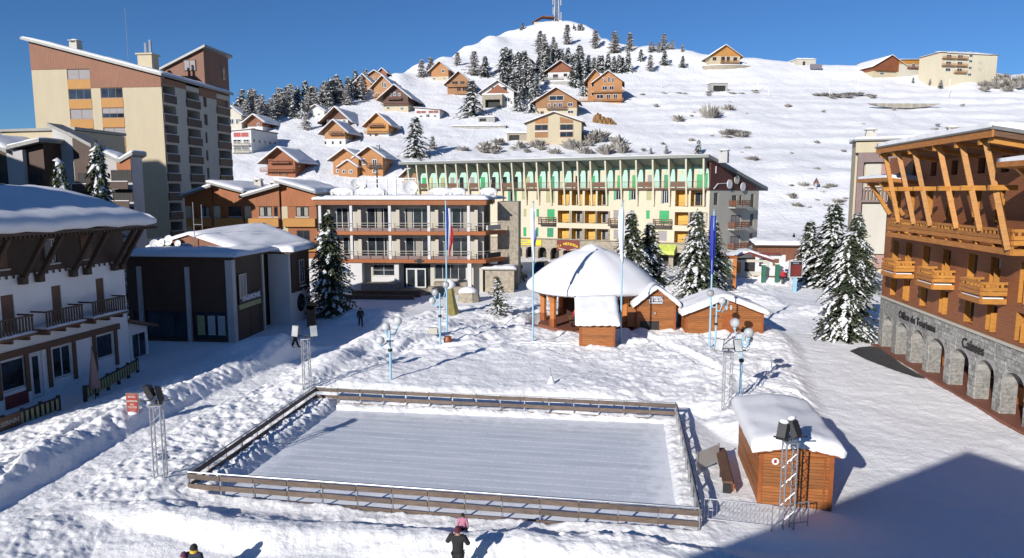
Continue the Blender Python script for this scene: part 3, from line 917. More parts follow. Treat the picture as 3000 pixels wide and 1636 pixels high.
    window(p, 1.26, -.59, .48, 2.18, .56, 'white_paint', 'glass', 0, .05, 'door'); window(p, 2.01, -.09, 1.48, 1.83, .56, 'white_paint', 'glass_blue', 1, .06)
    part(p, 'roof', MB().xz([(1.06,2.86),(4.1,1.98),(4.1,2.16),(1.06,3.06)], -.2, 3.8), M['brownboard'])
    return T
chalet_hotel()

# ================================================================ dark shop building with flat roof
def shop_building():
    T = thing('shop_building', 'dark timber clad building with pale columns and HARMONIE shop sign', 'building', (-22.3, 55.4, 0), R(-6))
    holes = [(-7.55,-3.95,.25,2.5), (-3.5,-.75,.25,2.5), (-8.6,-8.0,.25,2.5)]
    part(T, 'timber_wall', MB().wall(-9.0,-.45,0,6.75,holes,.2).box(-9,-.02,.21,5.2,0,6.72), M['darkwood'])
    for x in (-7.85, -3.75): part(T, 'column', MB().box(x-.16,x+.16,-.2,-.003,0,6.1), M['greywall'])
    part(T, 'column', MB().box(-.45,.12,-.25,.3,0,6.7), M['greywall'])
    for a, b, nm in ((-7.55,-3.95,2), (-3.5,-.75,2), (-8.6,-8.0,0)): window(T, a+.01, .26, b-a-.02, 2.23, .12, 'black', 'glass_blue', nm, .07)
    for x in (-3.2, -2.3, -1.45): slab(T, 'poster', x, .55, .62, 1.6, .06, .075, 'olive' if x < -3 else 'greywall')
    # side facing the square (x = 0 plane, running back)
    S = R(90)
    w = part(T, 'side_wall', MB().wall(.3,5.0,0,6.7,[(.75,1.95,3.4,5.45),(.8,2.6,.1,2.3),(2.8,4.4,.1,2.3)],.2).xf(Matrix.Rotation(S,4,'Z')), M['darkwood'])
    window(T, .21-.06, 3.41, 1.18, 2.02, .76, 'pale', 'blind', 1, .12, rotz=S)
    for o in (): pass
    for y0, ww in ((.81,1.78),(2.81,1.58)): window(T, -.12, .11, ww, 2.18, y0, 'black', 'glass_blue', 1, .06, 'shop_window', rotz=S)
    sg = part(T, 'shop_sign', MB().box(.02,.14,.7,4.5,2.95,3.75), M['black'])
    part(sg, 'sign_band', MB().box(.0,.13,.7,4.5,2.55,2.945), M['olive'])
    tm = text_mesh('HARMONIE', .62, M['flag_white'], .02, .01)
    part(sg, 'lettering', tm, None, loc=(.17, 2.75, 3.36), rotz=S)
    part(T, 'column', MB().box(-.1,.14,5.0,5.25,0,6.7), M['pale'])
    part(T, 'recess_wall', MB().box(-6,-.8,5.3,9.5,0,6.6), M['darkwood'])
    # white block behind
    b = part(T, 'rendered_block', MB().box(-.6,1.35,7.6,12.3,0,6.55), M['white'])
    part(b, 'timber_panel', MB().box(1.353,1.47,8.0,12.0,2.9,6.5), M['darkwood'])
    wv = window(b, 1.5, 3.6, 1.1, 2.2, 9.6, 'greywall', 'glass', 1, .1, rotz=S)
    part(b, 'oval_window', MB().tube((1.352,10,1.75),(1.42,10,1.75),.85,20), M['glass'])
    part(b, 'sill', MB().box(1.475,1.75,9.5,10.6,3.3,3.45), M['pale'])
    # roofs and snow
    part(T, 'roof', MB().box(-9.3,.35,-.35,5.5,6.755,6.95).box(-1.0,1.8,7.2,12.7,6.56,6.75), M['darkboard'])
    part(T, 'snow', snow_cap([(-9.5,-.5,6.95),(.6,-.5,6.95),(.6,7.1,6.95),(-9.5,7.1,6.95)], .48, n=24, m=14, seed=9, wob=.05), M['snow_roof'], True)
    part(T, 'snow', snow_cap([(-1.2,7.0,6.75),(2.1,7.0,6.75),(2.1,12.9,6.75),(-1.2,12.9,6.75)], .55, n=10, m=12, seed=10, wob=.06), M['snow_roof'], True)
    # pitched roof part behind
    part(T, 'gable', MB().xz([(-9.6,6.9),(-2.2,6.9),(-2.2,7.15),(-6.0,8.35),(-9.6,7.3)], 4.3, 4.6), M['tower_wood'])
    part(T, 'snow', snow_cap([(-6.05,4.1,8.42),(-1.9,4.1,7.1),(1.9,12.5,7.05),(-3.6,13.5,8.9)], .42, n=14, m=14, seed=12, wob=.08), M['snow_roof'], True)
    part(T, 'snow', snow_cap([(-9.9,4.1,7.25),(-6.0,4.1,8.4),(-3.6,13.5,8.9),(-9.9,13.5,7.3)], .42, n=10, m=14, seed=13, wob=.05), M['snow_roof'], True)
    for x, z, r_ in ((-8.6,7.62,.42), (-7.95,7.75,.36), (-7.3,7.95,.46), (-6.5,7.7,.3)): dish(T, x, 3.4, z, r_, R(random.Random(int(x*10)).uniform(-25,25)))
    part(T, 'skylight', MB().ball((-5.7,3.3,7.35), .55, .55, .42), M['greywall'], True)
    part(T, 'antenna', MB().tube((-5.35,4.0,7.2),(-5.35,4.0,11.2),.035,6).tube((-4.6,4.0,8.9),(-4.6,4.0,11.0),.03,6).tube((-5.35,4.0,9.3),(-4.6,4.0,9.3),.025,6), M['steel'])
    return T
shop_building()

# ================================================================ town hall (centre)
def town_hall():
    T = thing('town_hall', 'three storey town hall with orange timber balcony edges and a French flag', 'building', (-24, 84, 0), R(-3))
    part(T, 'rear_volume', MB().box(.7,20.4,1.95,13,0,10.5), M['pale'])
    part(T, 'roof', MB().box(.4,21.0,.0,13.2,10.56,11.2), M['orange_wood'])
    sn = part(T, 'snow', snow_cap([(.2,-.2,11.2),(21.2,-.2,11.2),(22.6,12.9,11.2),(.2,13.3,11.2)], .5, n=40, m=20, seed=20, wob=.05), M['snow_roof'], True)
    for z in (7.0, 3.66):
        part(T, 'balcony_slab', MB().xy([(.6,0),(20.9,0),(23.0,3.4),(23.0,4.2),(20.0,4.2),(20.0,1.95),(.6,1.95)], z, z+.42), M['orange_wood'])
    cols = [.95, 4.72, 9.4, 14.1, 18.85]
    for z0, z1 in ((7.42,10.56), (4.08,7.0)):
        for x in cols: part(T, 'column', MB().box(x-.16,x+.16,.2,.52,z0,z1-.003), M['white'])
        for x in cols: part(T, 'fin_wall', MB().box(x+.62,x+1.02,.95,1.9,z0,z1-.6), M['pale'])
        hs = []
        for a, b in zip(cols[:-1], cols[1:]):
            hs.append((a+1.5, b-.05, z0+.15, z1-.35))
        hs.append((cols[-1]+2.0-.9, cols[-1]+1.45, z0+.2, z1-.4)) if False else None
        part(T, 'back_wall', MB().wall(.7,20.5,z0,z1-.002,hs,.15,1.8), M['pale'])
        for i, (a, b, c, d) in enumerate(hs):
            w = window(T, a+.01, c+.01, b-a-.02, d-c-.02, 1.86, 'white_paint', 'glass', 2, .08)
            for q in range(3):
                if (i+q+int(z0)) % 3 == (0 if z0 > 7 else 1):
                    slab(w, 'curtain', .1+q*(b-a)/3+(.12 if q == 1 else .2), .1, (b-a)/3*(.55 if z0 > 7 else .72), d-c-.25, -.03, -.012, 'curtain')
        rl = part(T, 'railing', MB().tube((.8,.08,z0+.98),(20.8,.08,z0+.98),.035,6).tube((.8,.08,z0+.68),(20.8,.08,z0+.68),.025,6).tube((20.8,.08,z0+.98),(22.7,3.2,z0+.98),.035,6).tube((20.8,.08,z0+.68),(22.7,3.2,z0+.68),.025,6), M['pale'])
        for i in range(4): part(rl, 'parapet_panel', MB().box(cols[i]+.3,cols[i+1]-.25,.1,.16,z0+.02,z0+.42), M['mauve'])
        for i in range(14): part(rl, 'post', MB().box(.9+i*1.52,.96+i*1.52,.03,.13,z0,z0+1.0), M['brownboard'])
        part(rl, 'planter', MB().bar((21.0,.35,z0+.45),(22.4,2.7,z0+.45),.3,.55), M['pale'] if z0 > 7 else M['dark'])
    # ground floor
    part(T, 'ground_wall', MB().wall(1.5,20.4,0,3.658,[(6.9,9.6,1.9,3.3),(10.7,14.0,.45,3.4),(14.5,18.4,1.5,3.4)],.2,1.5), M['pale'])
    part(T, 'pier', MB().box(2.2,5.9,.2,1.49,0,3.655), M['white'])
    part(T, 'pier', MB().box(9.75,10.3,.6,1.49,1.2,3.655), M['white'])
    part(T, 'column', MB().box(18.7,19.15,.1,.55,0,3.655), M['white'])
    window(T, 6.91, 1.91, 2.68, 1.38, 1.62, 'white_paint', 'glass', 1, .06, nh=1)
    slab(T, 'sill_panel', 6.9, 1.2, 2.8, .65, 1.3, 1.49, 'white')
    window(T, 10.71, .46, 3.28, 2.92, 1.62, 'darkboard', 'glass', 3, .06, 'glazing')
    d = window(T, 11.05, .5, 1.2, 2.35, 1.35, 'white_paint', 'glass', 0, .13, 'door'); window(T, 12.26, .5, 1.2, 2.35, 1.35, 'white_paint', 'glass', 0, .13, 'door')
    window(T, 14.51, 1.51, 3.88, 1.88, 1.62, 'white_paint', 'glass', 3, .06)
    part(T, 'stone_plinth', MB().box(5.8,10.3,.0,1.45,0,1.15).box(14.2,18.3,-1.6,-.9,0,1.0).box(14.6,18.6,.2,1.45,0,1.3), M['stone_warm'])
    part(T, 'ramp_wall', MB().box(5.6,13.6,-3.3,-2.9,0,.75).box(5.0,13.2,-5.2,-4.9,-.2,.5), M['brownboard'])
    st = part(T, 'step', MB().box(10.4,14.1,-.4,1.45,0,.44).box(10.4,14.1,-1.2,-.403,0,.28).box(10.4,14.1,-2.0,-1.203,0,.14), M['stone_warm'])
    # stone end block
    part(T, 'stone_tower', MB().box(22.0,24.6,4.25,12,0,10.9), M['stone_warm'])
    s = part(T, 'stone_annex', MB().box(20.7,24.2,1.2,4.2,0,2.75), M['stone_warm'])
    part(s, 'slab_roof', MB().box(20.3,24.5,.9,4.22,2.76,2.95), M['concrete'])
    part(s, 'snow', snow_cap([(20.3,.9,2.95),(24.5,.9,2.95),(24.5,4.2,2.95),(20.3,4.2,2.95)], .25, seed=21), M['snow_roof'], True)
    part(T, 'emblem', MB().tube((12.9,-.06,3.9),(12.9,-.004,3.9),.3,12).box(12.3,13.5,-.05,-.003,3.8,3.98), M['black'])
    # rooftop
    part(T, 'rooftop_frame', MB().box(9.2-.2+.0,9.45,4,4.3,11.4,14.0).bar((5.6,4.1,13.75),(11.9,4.1,13.75),.14).bar((5.9,4.1,13.1),(11.9,4.1,13.1),.1).tube((5.7,4.1,11.4),(5.7,4.1,13.8),.08,6).tube((11.9,4.1,11.4),(11.9,4.1,13.8),.08,6).tube((8.3,4.1,11.4),(8.3,4.1,13.8),.08,6), M['white_paint'])
    part(T, 'antenna', MB().tube((7.0,4.3,11.4),(7.0,4.3,15.2),.09,6).bar((6.6,4.3,14.9),(7.5,4.3,15.3),.35).bar((6.5,4.3,14.3),(7.3,4.3,14.3),.1), M['black'])
    part(T, 'antenna', MB().tube((10.8,4.3,11.4),(10.8,4.3,15.2),.05,6).bar((10.5,4.3,14.9),(11.2,4.3,15.0),.12), M['steel'])
    for x, z, r_, w in ((11.2,12.6,.95,15), (5.1,12.7,.62,-20), (4.4,13.1,.6,25)): dish(T, x, 3.7, z, r_, R(w))
    return T
town_hall()
def roof_vent(x, y, z, n, lab):
    v = thing('roof_vent', lab, 'roof vent', (x, y, z), R(-3), 'snow capped vents on the town hall roof')
    mb = MB()
    for i in range(n+1): mb.box(-.42*n+i*.84-.13, -.42*n+i*.84+.13, -.4, .4, 0, .6)
    mb.box(-.42*n-.13,.42*n+.13,-.4,.4,0,.22).box(-.42*n-.18,.42*n+.18,-.45,.45,.6,.7)
    part(v, 'vent_body', mb, M['white_paint'])
    part(v, 'snow', MB().ball((0,0,.7), .42*n+.32, .55, .5, 12, 6), M['snow_roof'], True)
for px, Y, n, lab in ((941,87.5,1,'leftmost snow capped vent on the town hall roof edge'), (1003,87.5,3,'long three hole snow capped vent, second from the left on the town hall roof'),
                   (1071,87.5,2,'snow capped vent between the two roof antennas of the town hall'), (1104,87.5,2,'snow capped vent just left of the big satellite dish'),
                   (1292,88.5,3,'wide snow capped vent behind the flagpole with the French flag'), (1340,88.5,2,'snow capped vent right of the wide vent on the town hall roof'), (1432,88.0,2,'rightmost snow capped vent on the town hall roof corner')):
    p = at(px, 560, Y); roof_vent(p.x, p.y, 11.45, n, lab)

# ================================================================ orange timber residence left of the town hall
def orange_residence():
    T = thing('timber_residence', 'orange timber residence with zigzag snowy roofs beside the town hall', 'building', (-24, 84, 0), R(-3))
    secs = [(-15.4,-12.1,11.5,12.6), (-12.0,-8.15,13.0,12.0), (-8.1,-3.8,11.45,12.65), (-3.7,.55,13.15,11.95)]
    for i, (x0, x1, za, zb) in enumerate(secs):
        top = lambda x: za+(zb-za)*(x-x0)/(x1-x0)
        y = .0+.25*(i % 2)
        wx0 = x0+1.75; wx1 = min(wx0+1.6, x1-.35)
        hs = [(wx0, wx1, 9.15, 10.35), (wx0, wx1, 6.25, 7.5)]
        if i == 2: hs += [(x1-.75,x1-.25,9.15,10.35), (x1-.75,x1-.25,6.25,7.5)]
        mb = MB().wall(x0+.75 if i else x0, x1, 4.1, 10.38, hs, .18, y)
        part(T, 'timber_wall', mb, M['orange_wood'])
        part(T, 'gable_cladding', MB().xz([(x0,10.4),(x1,10.4),(x1,zb),(x0,za)], y-.08, y+.3), M['orange_wood'])
        part(T, 'rendered_pier', MB().box(x0,x0+.745,y-.04,y+.4,0,10.395), M['cream'])
        part(T, 'core', MB().box(x0,x1,y+.41,13,0,10.2).xz([(x0+.01,10.2),(x1-.01,10.2),(x1-.01,zb-.05),(x0+.01,za-.05)], y+.31, 13), M['pale'])
        for zz in (7.95, 5.0): part(T, 'balcony_panel', MB().box(x0+.25,x1-.1,y-.42,y-.1,zz,zz+1.0).box(x0+.25,x1-.1,y-.099,y-.003,zz,zz+.1), M['ochre'])
        part(T, 'lower_wall', MB().box(x0+.75,x1,y-.0,y+.4,0,4.09), M['white'])
        for k, (a, b, c, d) in enumerate(hs):
            w = window(T, a+.01, c+.01, b-a-.02, d-c-.02, y+.1, 'darkboard', 'glass', 1 if b-a > 1 else 0, .07)
            if b-a > 1 and (i+k) % 3 != 1:
                for q in (.08, (b-a)*.62): slab(w, 'curtain', q, .08, (b-a)*.28, d-c-.2, -.03, -.012, 'curtain')
            slab(T, 'sill', a-.05, c-.1, b-a+.1, .09, y-.1, y-.004, 'white_paint')
        z0, z1 = za, zb
        rf = part(T, 'roof', MB().xz([(x0-.35,z0-(z1-z0)/(x1-x0)*.35),(x1+.3,z1+(z1-z0)/(x1-x0)*.3),(x1+.3,z1+(z1-z0)/(x1-x0)*.3+.24),(x0-.35,z0-(z1-z0)/(x1-x0)*.35+.24)], -.75, 13), M['roofmetal'])
        e = (z1-z0)/(x1-x0)
        part(rf, 'snow', snow_cap([(x0-.35,-.8,z0-e*.35+.24),(x1+.3,-.8,z1+e*.3+.24),(x1+.3,13,z1+e*.3+.24),(x0-.35,13,z0-e*.35+.24)], .36, n=14, m=18, seed=30+i, wob=.05), M['snow_roof'], True)
    chimney(T, -9.6, 8, 12.6, .9, .8); chimney(T, -7.0, 6.5, 12.2, .9, .8)
    return T
orange_residence()
# ================================================================ apartment tower (left)
def apartment_tower():
    T = thing('apartment_tower', 'tall cream apartment tower with brown cladding under a sloping roof', 'building', (-46.4, 95, 0), R(-6))
    X0, D = -18.4, 18.0
    top = lambda x: 27.35+(x/-18.4)*4.75
    p = 2.61
    c1 = [28.4-1.35-p*i for i in range(8)]; c2 = [25.9-1.35-p*i for i in range(7)]
    holes = [(-13.3,-10.0,z,z+1.35) for z in c1]+[(-8.65,-5.5,z,z+1.35) for z in c2]
    part(T, 'rendered_wall', MB().wall(X0,-13.3,0,28.4,[],.2).wall(-13.3,-10,0,28.4,[h for h in holes if h[0] < -10],.2).wall(-10,0,0,25.9,[h for h in holes if h[0] > -9],.2), M['cream'])
    part(T, 'timber_gable', MB().xz([(X0,28.405),(-9.99,28.405),(-9.99,25.905),(0,25.905),(0,top(0)),(X0,top(X0))], -.06, .2), M['tower_wood'])
    part(T, 'core', MB().xz([(X0,0),(-2.05,0),(-2.05,top(-2)-.3),(X0,top(X0)-.3)], .22, D), M['pale'])
    kinds1 = ['blind','glass_blue','blind','tower_wood','blind','glass','blind','glass']; kinds2 = ['glass_blue','glass_blue','blind','tower_wood','blind','glass','blind']
    for zs, x, w, ks in ((c1,-13.3,3.3,kinds1), (c2,-8.65,3.15,kinds2)):
        for z, k in zip(zs, ks):
            wd = window(T, x+.01, z+.01, w-.02, 1.33, .1, 'mauve', k, 1 if k == 'blind' else 2, .07)
            if x > -9 and k == 'glass_blue' and z < 24: slab(wd, 'blind', .08, .6, w-.2, .66, -.035, -.012, 'blind')
            slab(T, 'spandrel_panel', x, z-1.24, w, 1.22, -.05, -.003, 'ochre')
    # side facing right
    S = R(90); RM = Matrix.Rotation(S, 4, 'Z')
    bays = [(.25,3.1), (5.8,9.15), (14.0,17.7)]
    fl = [24.35-p*i for i in range(9)]
    hs = [(a, b, z-.0, z+1.95) for a, b in bays for z in fl]
    sm = [(10.2,11.2,z+.2,z+1.75) for z in fl[:2]]+[(10.3,10.9,z+.2,z+1.75) for z in fl[2:]]
    mb = MB().wall(.0,D,0,27.0,hs+sm,2.0).xf(RM)
    part(T, 'side_wall', mb, M['side_render'])
    part(T, 'side_timber', MB().box(.003,.06,.0,5.8,26.35,27.15), M['tower_wood']); part(T, 'side_timber', MB().box(.003,.06,9.2,14,26.0,27.2), M['tower_wood'])
    for a, b in bays:
        part(T, 'loggia_wall', MB().box(-2.04,-1.995,a,b,0,26.5), M['darkwood'])
        for z in fl:
            if z < 2: continue
            pr = slab(T, 'balcony_front', 0, 0, b-a+.2, 1.05, 0, .12, 'darkboard' if a < 14 else 'brownboard', rotz=S, loc=(.16, a-.1, z-.35))
            slab(T, 'rail_snow', 0, 0, b-a, .07, 0, .1, 'snow_roof', rotz=S, loc=(.15, a, z+.71))
    for (a, b, c, d) in sm: window(T, -.2, c+.01, b-a-.02, d-c-.02, a+.01, 'brownboard', 'glass', 1, .12, rotz=S)
    # roofs
    e = 4.75/18.4
    rf = part(T, 'roof', MB().xz([(X0-.7,top(X0-.7)),(.5,top(.5)),(.5,top(.5)+.32),(X0-.7,top(X0-.7)+.32)], -.7, D+.4), M['roofmetal'])
    part(rf, 'snow', snow_cap([(X0-.5,-.6,top(X0-.5)+.32),(.5,-.6,top(.5)+.32),(.5,D+.3,top(.5)+.32),(X0-.5,D+.3,top(X0-.5)+.32)], .34, n=40, m=20, seed=41, wob=.05), M['snow_roof'], True)
    ph = part(T, 'stair_tower', MB().xz([(-6.6,24),(-.25,24),(-.25,33.0),(-6.6,30.2)], 11.4, 18.6), M['tower_wood'])
    part(ph, 'roof', MB().xz([(-7.0,30.02),(.25,33.22),(.25,33.55),(-7.0,30.35)], 10.9, 19.1), M['roofmetal'])
    w = window(ph, -3.4, 29.9, 1.9, 1.6, 11.32, 'brownboard', 'blind', 1, .12)
    slab(ph, 'window', 0, 0, .8, 2.0, 0, .06, 'glass', rotz=S, loc=(-.19, 16.6, 29.4))
    c = part(T, 'chimney', MB().box(-6.4,-4.3,5.0,6.6,28.2,31.1).box(-6.6,-4.1,4.8,6.8,31.1,31.3), M['cream'])
    for x in (-5.6, -4.9): part(c, 'flue', MB().tube((x,5.8,31.3),(x,5.8,33.2 if x > -5 else 32.8),.2,8), M['steel'])
    chimney(T, -14.0, 3.0, 31.0, 1.1, 1.4, 'pale')
    dish(T, -7.6, 8.0, 31.0, .6, R(20))
    part(T, 'antenna', MB().tube((-10.5,9,30),(-10.5,9,38.5),.03,6), M['steel'])
    part(T, 'annex', MB().box(.05,6.5,-6,10,0,4.0), M['greywall'])
    part(T, 'canopy', MB().box(-.5,7,-9,-2.05,5.3,5.7), M['darkboard'])
    part(T, 'snow', snow_cap([(-.5,-9,5.7),(7,-9,5.7),(7,-2.2,5.7),(-.5,-2.2,5.7)], .5, seed=44), M['snow_roof'], True)
    return T
apartment_tower()

# ================================================================ low stepped apartments in the shade (far left)
def stepped_apartments():
    T = thing('stepped_apartments', 'low stepped apartment block with butterfly roofs in the shade of the tower', 'building', (-52.5, 71, 0), R(-6))
    k = .0347
    X = lambda z: z*.3558*k           # zoomed photo column to metres
    Z = lambda y: 12+(565-60-.3558*y)*k*1.03
    def vol(x0, x1, pts, y0, y1, mat, name='wall'):
        return part(T, name, MB().xz([(X(x0),0)]+[(X(x1),0)]+[(X(a),Z(b)) for a, b in pts], y0, y1), M[mat])
    vol(-300, 415, [(415,900),(-300,900)], 6, 14, 'cream', 'rendered_wall')
    part(T, 'roof', MB().xz([(X(-300),Z(905)),(X(425),Z(895)),(X(425),Z(870)),(X(-300),Z(885))], 5.7, 14.2), M['roofmetal'])
    vol(-300, 190, [(190,1105),(30,1020),(-300,1020)], 0, 6, 'darkwood', 'timber_wall')
    vol(190, 330, [(330,1085),(190,1085)], -.3, 6, 'greywall', 'rendered_wall')
    vol(330, 480, [(480,1040),(330,1080)], .2, 6, 'darkwood', 'timber_wall')
    vol(415, 600, [(600,985),(415,905)], 2.6, 4, 'greywall', 'rendered_wall')
    vol(600, 770, [(770,1055),(600,985)], 2.4, 4, 'darkwood', 'timber_wall')
    vol(770, 935, [(935,1160),(770,1100)], 3.4, 5, 'greywall', 'rendered_wall')
    vol(935, 1062, [(1062,1125),(935,1175)], 3.2, 5, 'greywall', 'rendered_wall')
    part(T, 'timber_gable', MB().xz([(X(935),Z(1235)),(X(1062),Z(1235)),(X(1062),Z(1128)),(X(935),Z(1178))], 3.1, 3.19), M['orange_wood'])
    def roof(a, b, y0, y1, snowy):
        (xa, za), (xb, zb) = (X(a[0]), Z(a[1])), (X(b[0]), Z(b[1]))
        r = part(T, 'roof', MB().xz([(xa,za),(xb,zb),(xb,zb+.34),(xa,za+.34)], y0, y1), M['roofmetal'])
        if snowy: part(r, 'snow', snow_cap([(xa,y0,za+.34),(xb,y0,zb+.34),(xb,y1,zb+.34),(xa,y1,za+.34)], .3, n=8, m=8, seed=int(a[0])), M['snow_roof'], True)
    roof((-60,985), (225,1115), -.8, 6.2, True); roof((235,1085), (515,1030), -.8, 6.2, True)
    roof((410,890), (605,975), 2.0, 4.2, False); roof((600,965), (790,1060), 1.9, 4.2, False)
    roof((760,1090), (968,1180), 2.9, 5.3, True); roof((968,1180), (1092,1118), 2.9, 5.3, True)
    for x0, x1, y, zs in ((10,185,0,(1260,1400,1540)), (345,440,.2,(1270,1405,1545)), (630,740,2.4,(1260,1400,1540)), (880,1060,3.2,(1240,1395,1540))):
        for z in zs:
            window(T, X(x0), Z(z+95), X(x1)-X(x0), 1.25, y-.05, 'darkboard', 'dark', 1, .06)
            slab(T, 'balcony_front', X(x0)-.1, Z(z+150), X(x1)-X(x0)+.2, .75, y-.9, y-.8, 'darkboard')
            slab(T, 'rail_snow', X(x0)-.1, Z(z+150)+.76, X(x1)-X(x0)+.2, .06, y-.9, y-.8, 'snow_roof')
    return T
stepped_apartments()

# ================================================================ green and cream hotel with slanting fins (centre right)
def fin_hotel():
    T = thing('fin_hotel', 'long cream hotel with slanted fins over green top floor balconies', 'building', (31.3, 109, 0), R(-28.5))
    fins = [-57.66,-55.6,-53.34,-51.12,-49.04,-46.67,-44.34,-42.05,-39.7,-37.39,-35.02,-32.6,-30.12,-27.7,-25.14,-22.5,-20.18,-17.54,-14.93,-12.29,-9.54,-6.94,-4.24,-1.53]
    # windows per storey: (x0, x1, z0, z1, kind)
    win = []
    for a, b, k in ((-36.4,-34.6,'fr'), (-33.6,-32.4,'olive'), (-30.7,-30.1,'br'), (-28.8,-27.2,'olive2'), (-16.4,-14.8,'shut'), (-13.8,-12.3,'shut'), (-10.8,-10.0,'olive'), (-8.4,-6.9,'door')): win.append((a,b,10.3 if k in ('fr','olive2','door') else 10.8,12.35,k))
    for a, b, k in ((-35.8,-34.5,'olive'), (-33.2,-32.7,'olive'), (-30.7,-30.2,'green'), (-28.6,-27.2,'green2'), (-16.4,-15.0,'blind'), (-13.5,-12.8,'blind'), (-10.8,-10.2,'green'), (-8.6,-7.0,'green2')): win.append((a,b,7.1 if k in ('green2','olive') and b-a > 1 else 7.8,9.15,k))
    for a, b, k in ((-35.9,-34.5,'green'), (-33.3,-32.7,'green'), (-30.8,-30.3,'green_dark'), (-28.6,-27.4,'green_dark'), (-16.3,-15.0,'blind'), (-8.8,-7.3,'blind')): win.append((a,b,4.3,5.9,k))
    log = [(-26.6,-24.4), (-24.0,-22.0), (-21.6,-19.6), (-19.3,-17.3), (-6.1,-3.95), (-3.65,-1.2)]
    rows = [(9.85,12.35), (6.85,8.95), (3.98,5.95)]
    hs = [(w[0],w[1],w[2],w[3]) for w in win]+[(a,b,c,d) for a, b in log for c, d in rows]
    low = [h for h in hs]
    part(T, 'rendered_wall', MB().wall(-58,-.7,3.96,12.5,low,.22), M['hotel_cream'])
    part(T, 'core', MB().box(-58,-2.3,1.75,14,0,12.5), M['cream'])
    for w in win:
        a, b, c, d, k = w
        if k in ('fr','shut','door'):
            o = window(T, a+.3 if k != 'door' else a+.5, c+.01, b-a-.6 if k != 'door' else b-a-.75, d-c-.02, .1, 'white_paint', 'glass', 1, .08)
            cl = 'green' if k != 'door' else 'blind'
            for x in (a, b-.3): slab(T, 'shutter', x, c+.01, .3, d-c-.02, -.06, -.003, cl)
            part(T, 'window_back', MB().box(a,b,.2,.3,c,d), M['dark'])
        else:
            mm = {'olive':'olive','olive2':'olive','br':'brownboard','green':'green','green2':'green','blind':'blind','green_dark':'green_dark'}[k]
            slab(T, 'shutter', a+.01, c+.01, b-a-.02, d-c-.02, .05, .12, mm)
    for i, (a, b) in enumerate(log):
        for j, (c, d) in enumerate(rows):
            yel = (i % 2 == 0)
            lg = part(T, 'loggia', MB().box(a,b,1.55,1.72,c,d).box(a-.1,a-.003,.23,1.55,c,d).box(b+.003,b+.1,.23,1.55,c,d).box(a,b,.23,1.55,d+.003,d+.1), M['yellow'])
            if not yel:
                window(lg, a+.3, c+.05, b-a-.6, d-c-.35, 1.5, 'pale', 'glass', 1, .07)
                slab(lg, 'shutter', b-.95, c+.05, .8, d-c-.3, 1.38, 1.44, 'green' if (i == 3 and j == 0) else 'blind' if j else 'yellow')
            else: slab(lg, 'shutter', a+.9, c+.05, .95, d-c-.3, 1.42, 1.5, 'yellow')
            part(lg, 'railing', MB().box(a,b,.02,.07,c+.55,c+.6).box(a,b,.02,.07,c+.2,c+.24), M['brownboard'])
            part(lg, 'sun_post', MB().box(b+.02,b+.28,-.12,-.003,c,d), M['stone_warm']) if j else None
    # wooden balconies
    for a, b, zb in ((-36.9,-34.2,6.75), (-29.9,-26.9,6.75), (-17.0,-14.6,6.75), (-9.4,-6.5,6.75)):
        bl = part(T, 'balcony', MB().box(a,b,-1.0,-.003,zb-.25,zb), M['darkboard'])
        for z in (zb+.3, zb+.62, zb+.92): part(bl, 'rail', MB().box(a,b,-1.03,-.95,z,z+.14).box(a,a+.08,-.945,-.01,z,z+.14).box(b-.08,b,-.945,-.01,z,z+.14), M['brownboard'])
        for x in (a+.1, (a+b)/2, b-.1): part(bl, 'post', MB().box(x-.07,x+.07,-.945,-.86,zb,zb+1.05), M['brownboard'])
    # stone ground floor with arches
    ops = [(-37.6+2.42*i, -35.9+2.42*i) for i in range(15)]
    mb = MB().box(-58,-37.6,-.12,.4,0,3.95).box(ops[-1][1],-.75,-.12,.4,0,3.95)
    for i, o in enumerate(ops):
        n = 10; xs = [o[0]+(o[1]-o[0])*q/n for q in range(n+1)]
        f = lambda x: 1.75+.75*math.sqrt(max(0,1-((x-(o[0]+o[1])/2)/((o[1]-o[0])/2))**2))
        for q in range(n):
            za, zb = f(xs[q]), f(xs[q+1])
            mb.add([(xs[q],-.12,za),(xs[q+1],-.12,zb),(xs[q+1],-.12,3.95),(xs[q],-.12,3.95),(xs[q],.5,za),(xs[q+1],.5,zb)], [(0,1,2,3),(0,4,5,1)])
        if i+1 < len(ops): mb.box(o[1],ops[i+1][0],-.12,.5,0,3.95)
    part(T, 'arcade_wall', mb, M['stone_warm'])
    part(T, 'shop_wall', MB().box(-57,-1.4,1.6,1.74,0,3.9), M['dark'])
    part(T, 'string_course', MB().box(-58,-.6,-.35,-.003,3.96,4.1), M['stone_warm'])
    sg = part(T, 'shop_sign', MB().box(-36.3,-29.6,-.3,-.125,2.75,3.75), M['yellow_sign'])
    part(sg, 'lettering', MB().box(-35.9,-33.9,-.32,-.302,3.3,3.6).box(-33.6,-32.2,-.32,-.302,3.3,3.6).box(-35.9,-33.2,-.32,-.302,2.9,3.15).box(-32.9,-31,-.32,-.302,2.9,3.15), M['olive'])
    sg = part(T, 'restaurant_sign', MB().xz([(-26.6,1.9),(-25.6,2.35),(-24.5,2.0),(-23.4,2.35),(-22.4,2.0),(-22.4,3.85),(-26.6,3.85)], -.32, -.125), M['red_dark'])
    for i, ch in enumerate('La MERENDA'):
        if ch == ' ': continue
        t = (i-4.5)/4.5
        part(sg, 'lettering', text_mesh(ch, .62, M['yellow_sign'], .02, .012), None, loc=(-24.5+t*1.75, -.36, 3.25-.42*t*t))
    part(sg, 'scroll', MB().bar((-26.2,-.34,2.45),(-24.9,-.34,2.2),.06,.14).bar((-24.1,-.34,2.2),(-22.9,-.34,2.45),.06,.14), M['pale'])
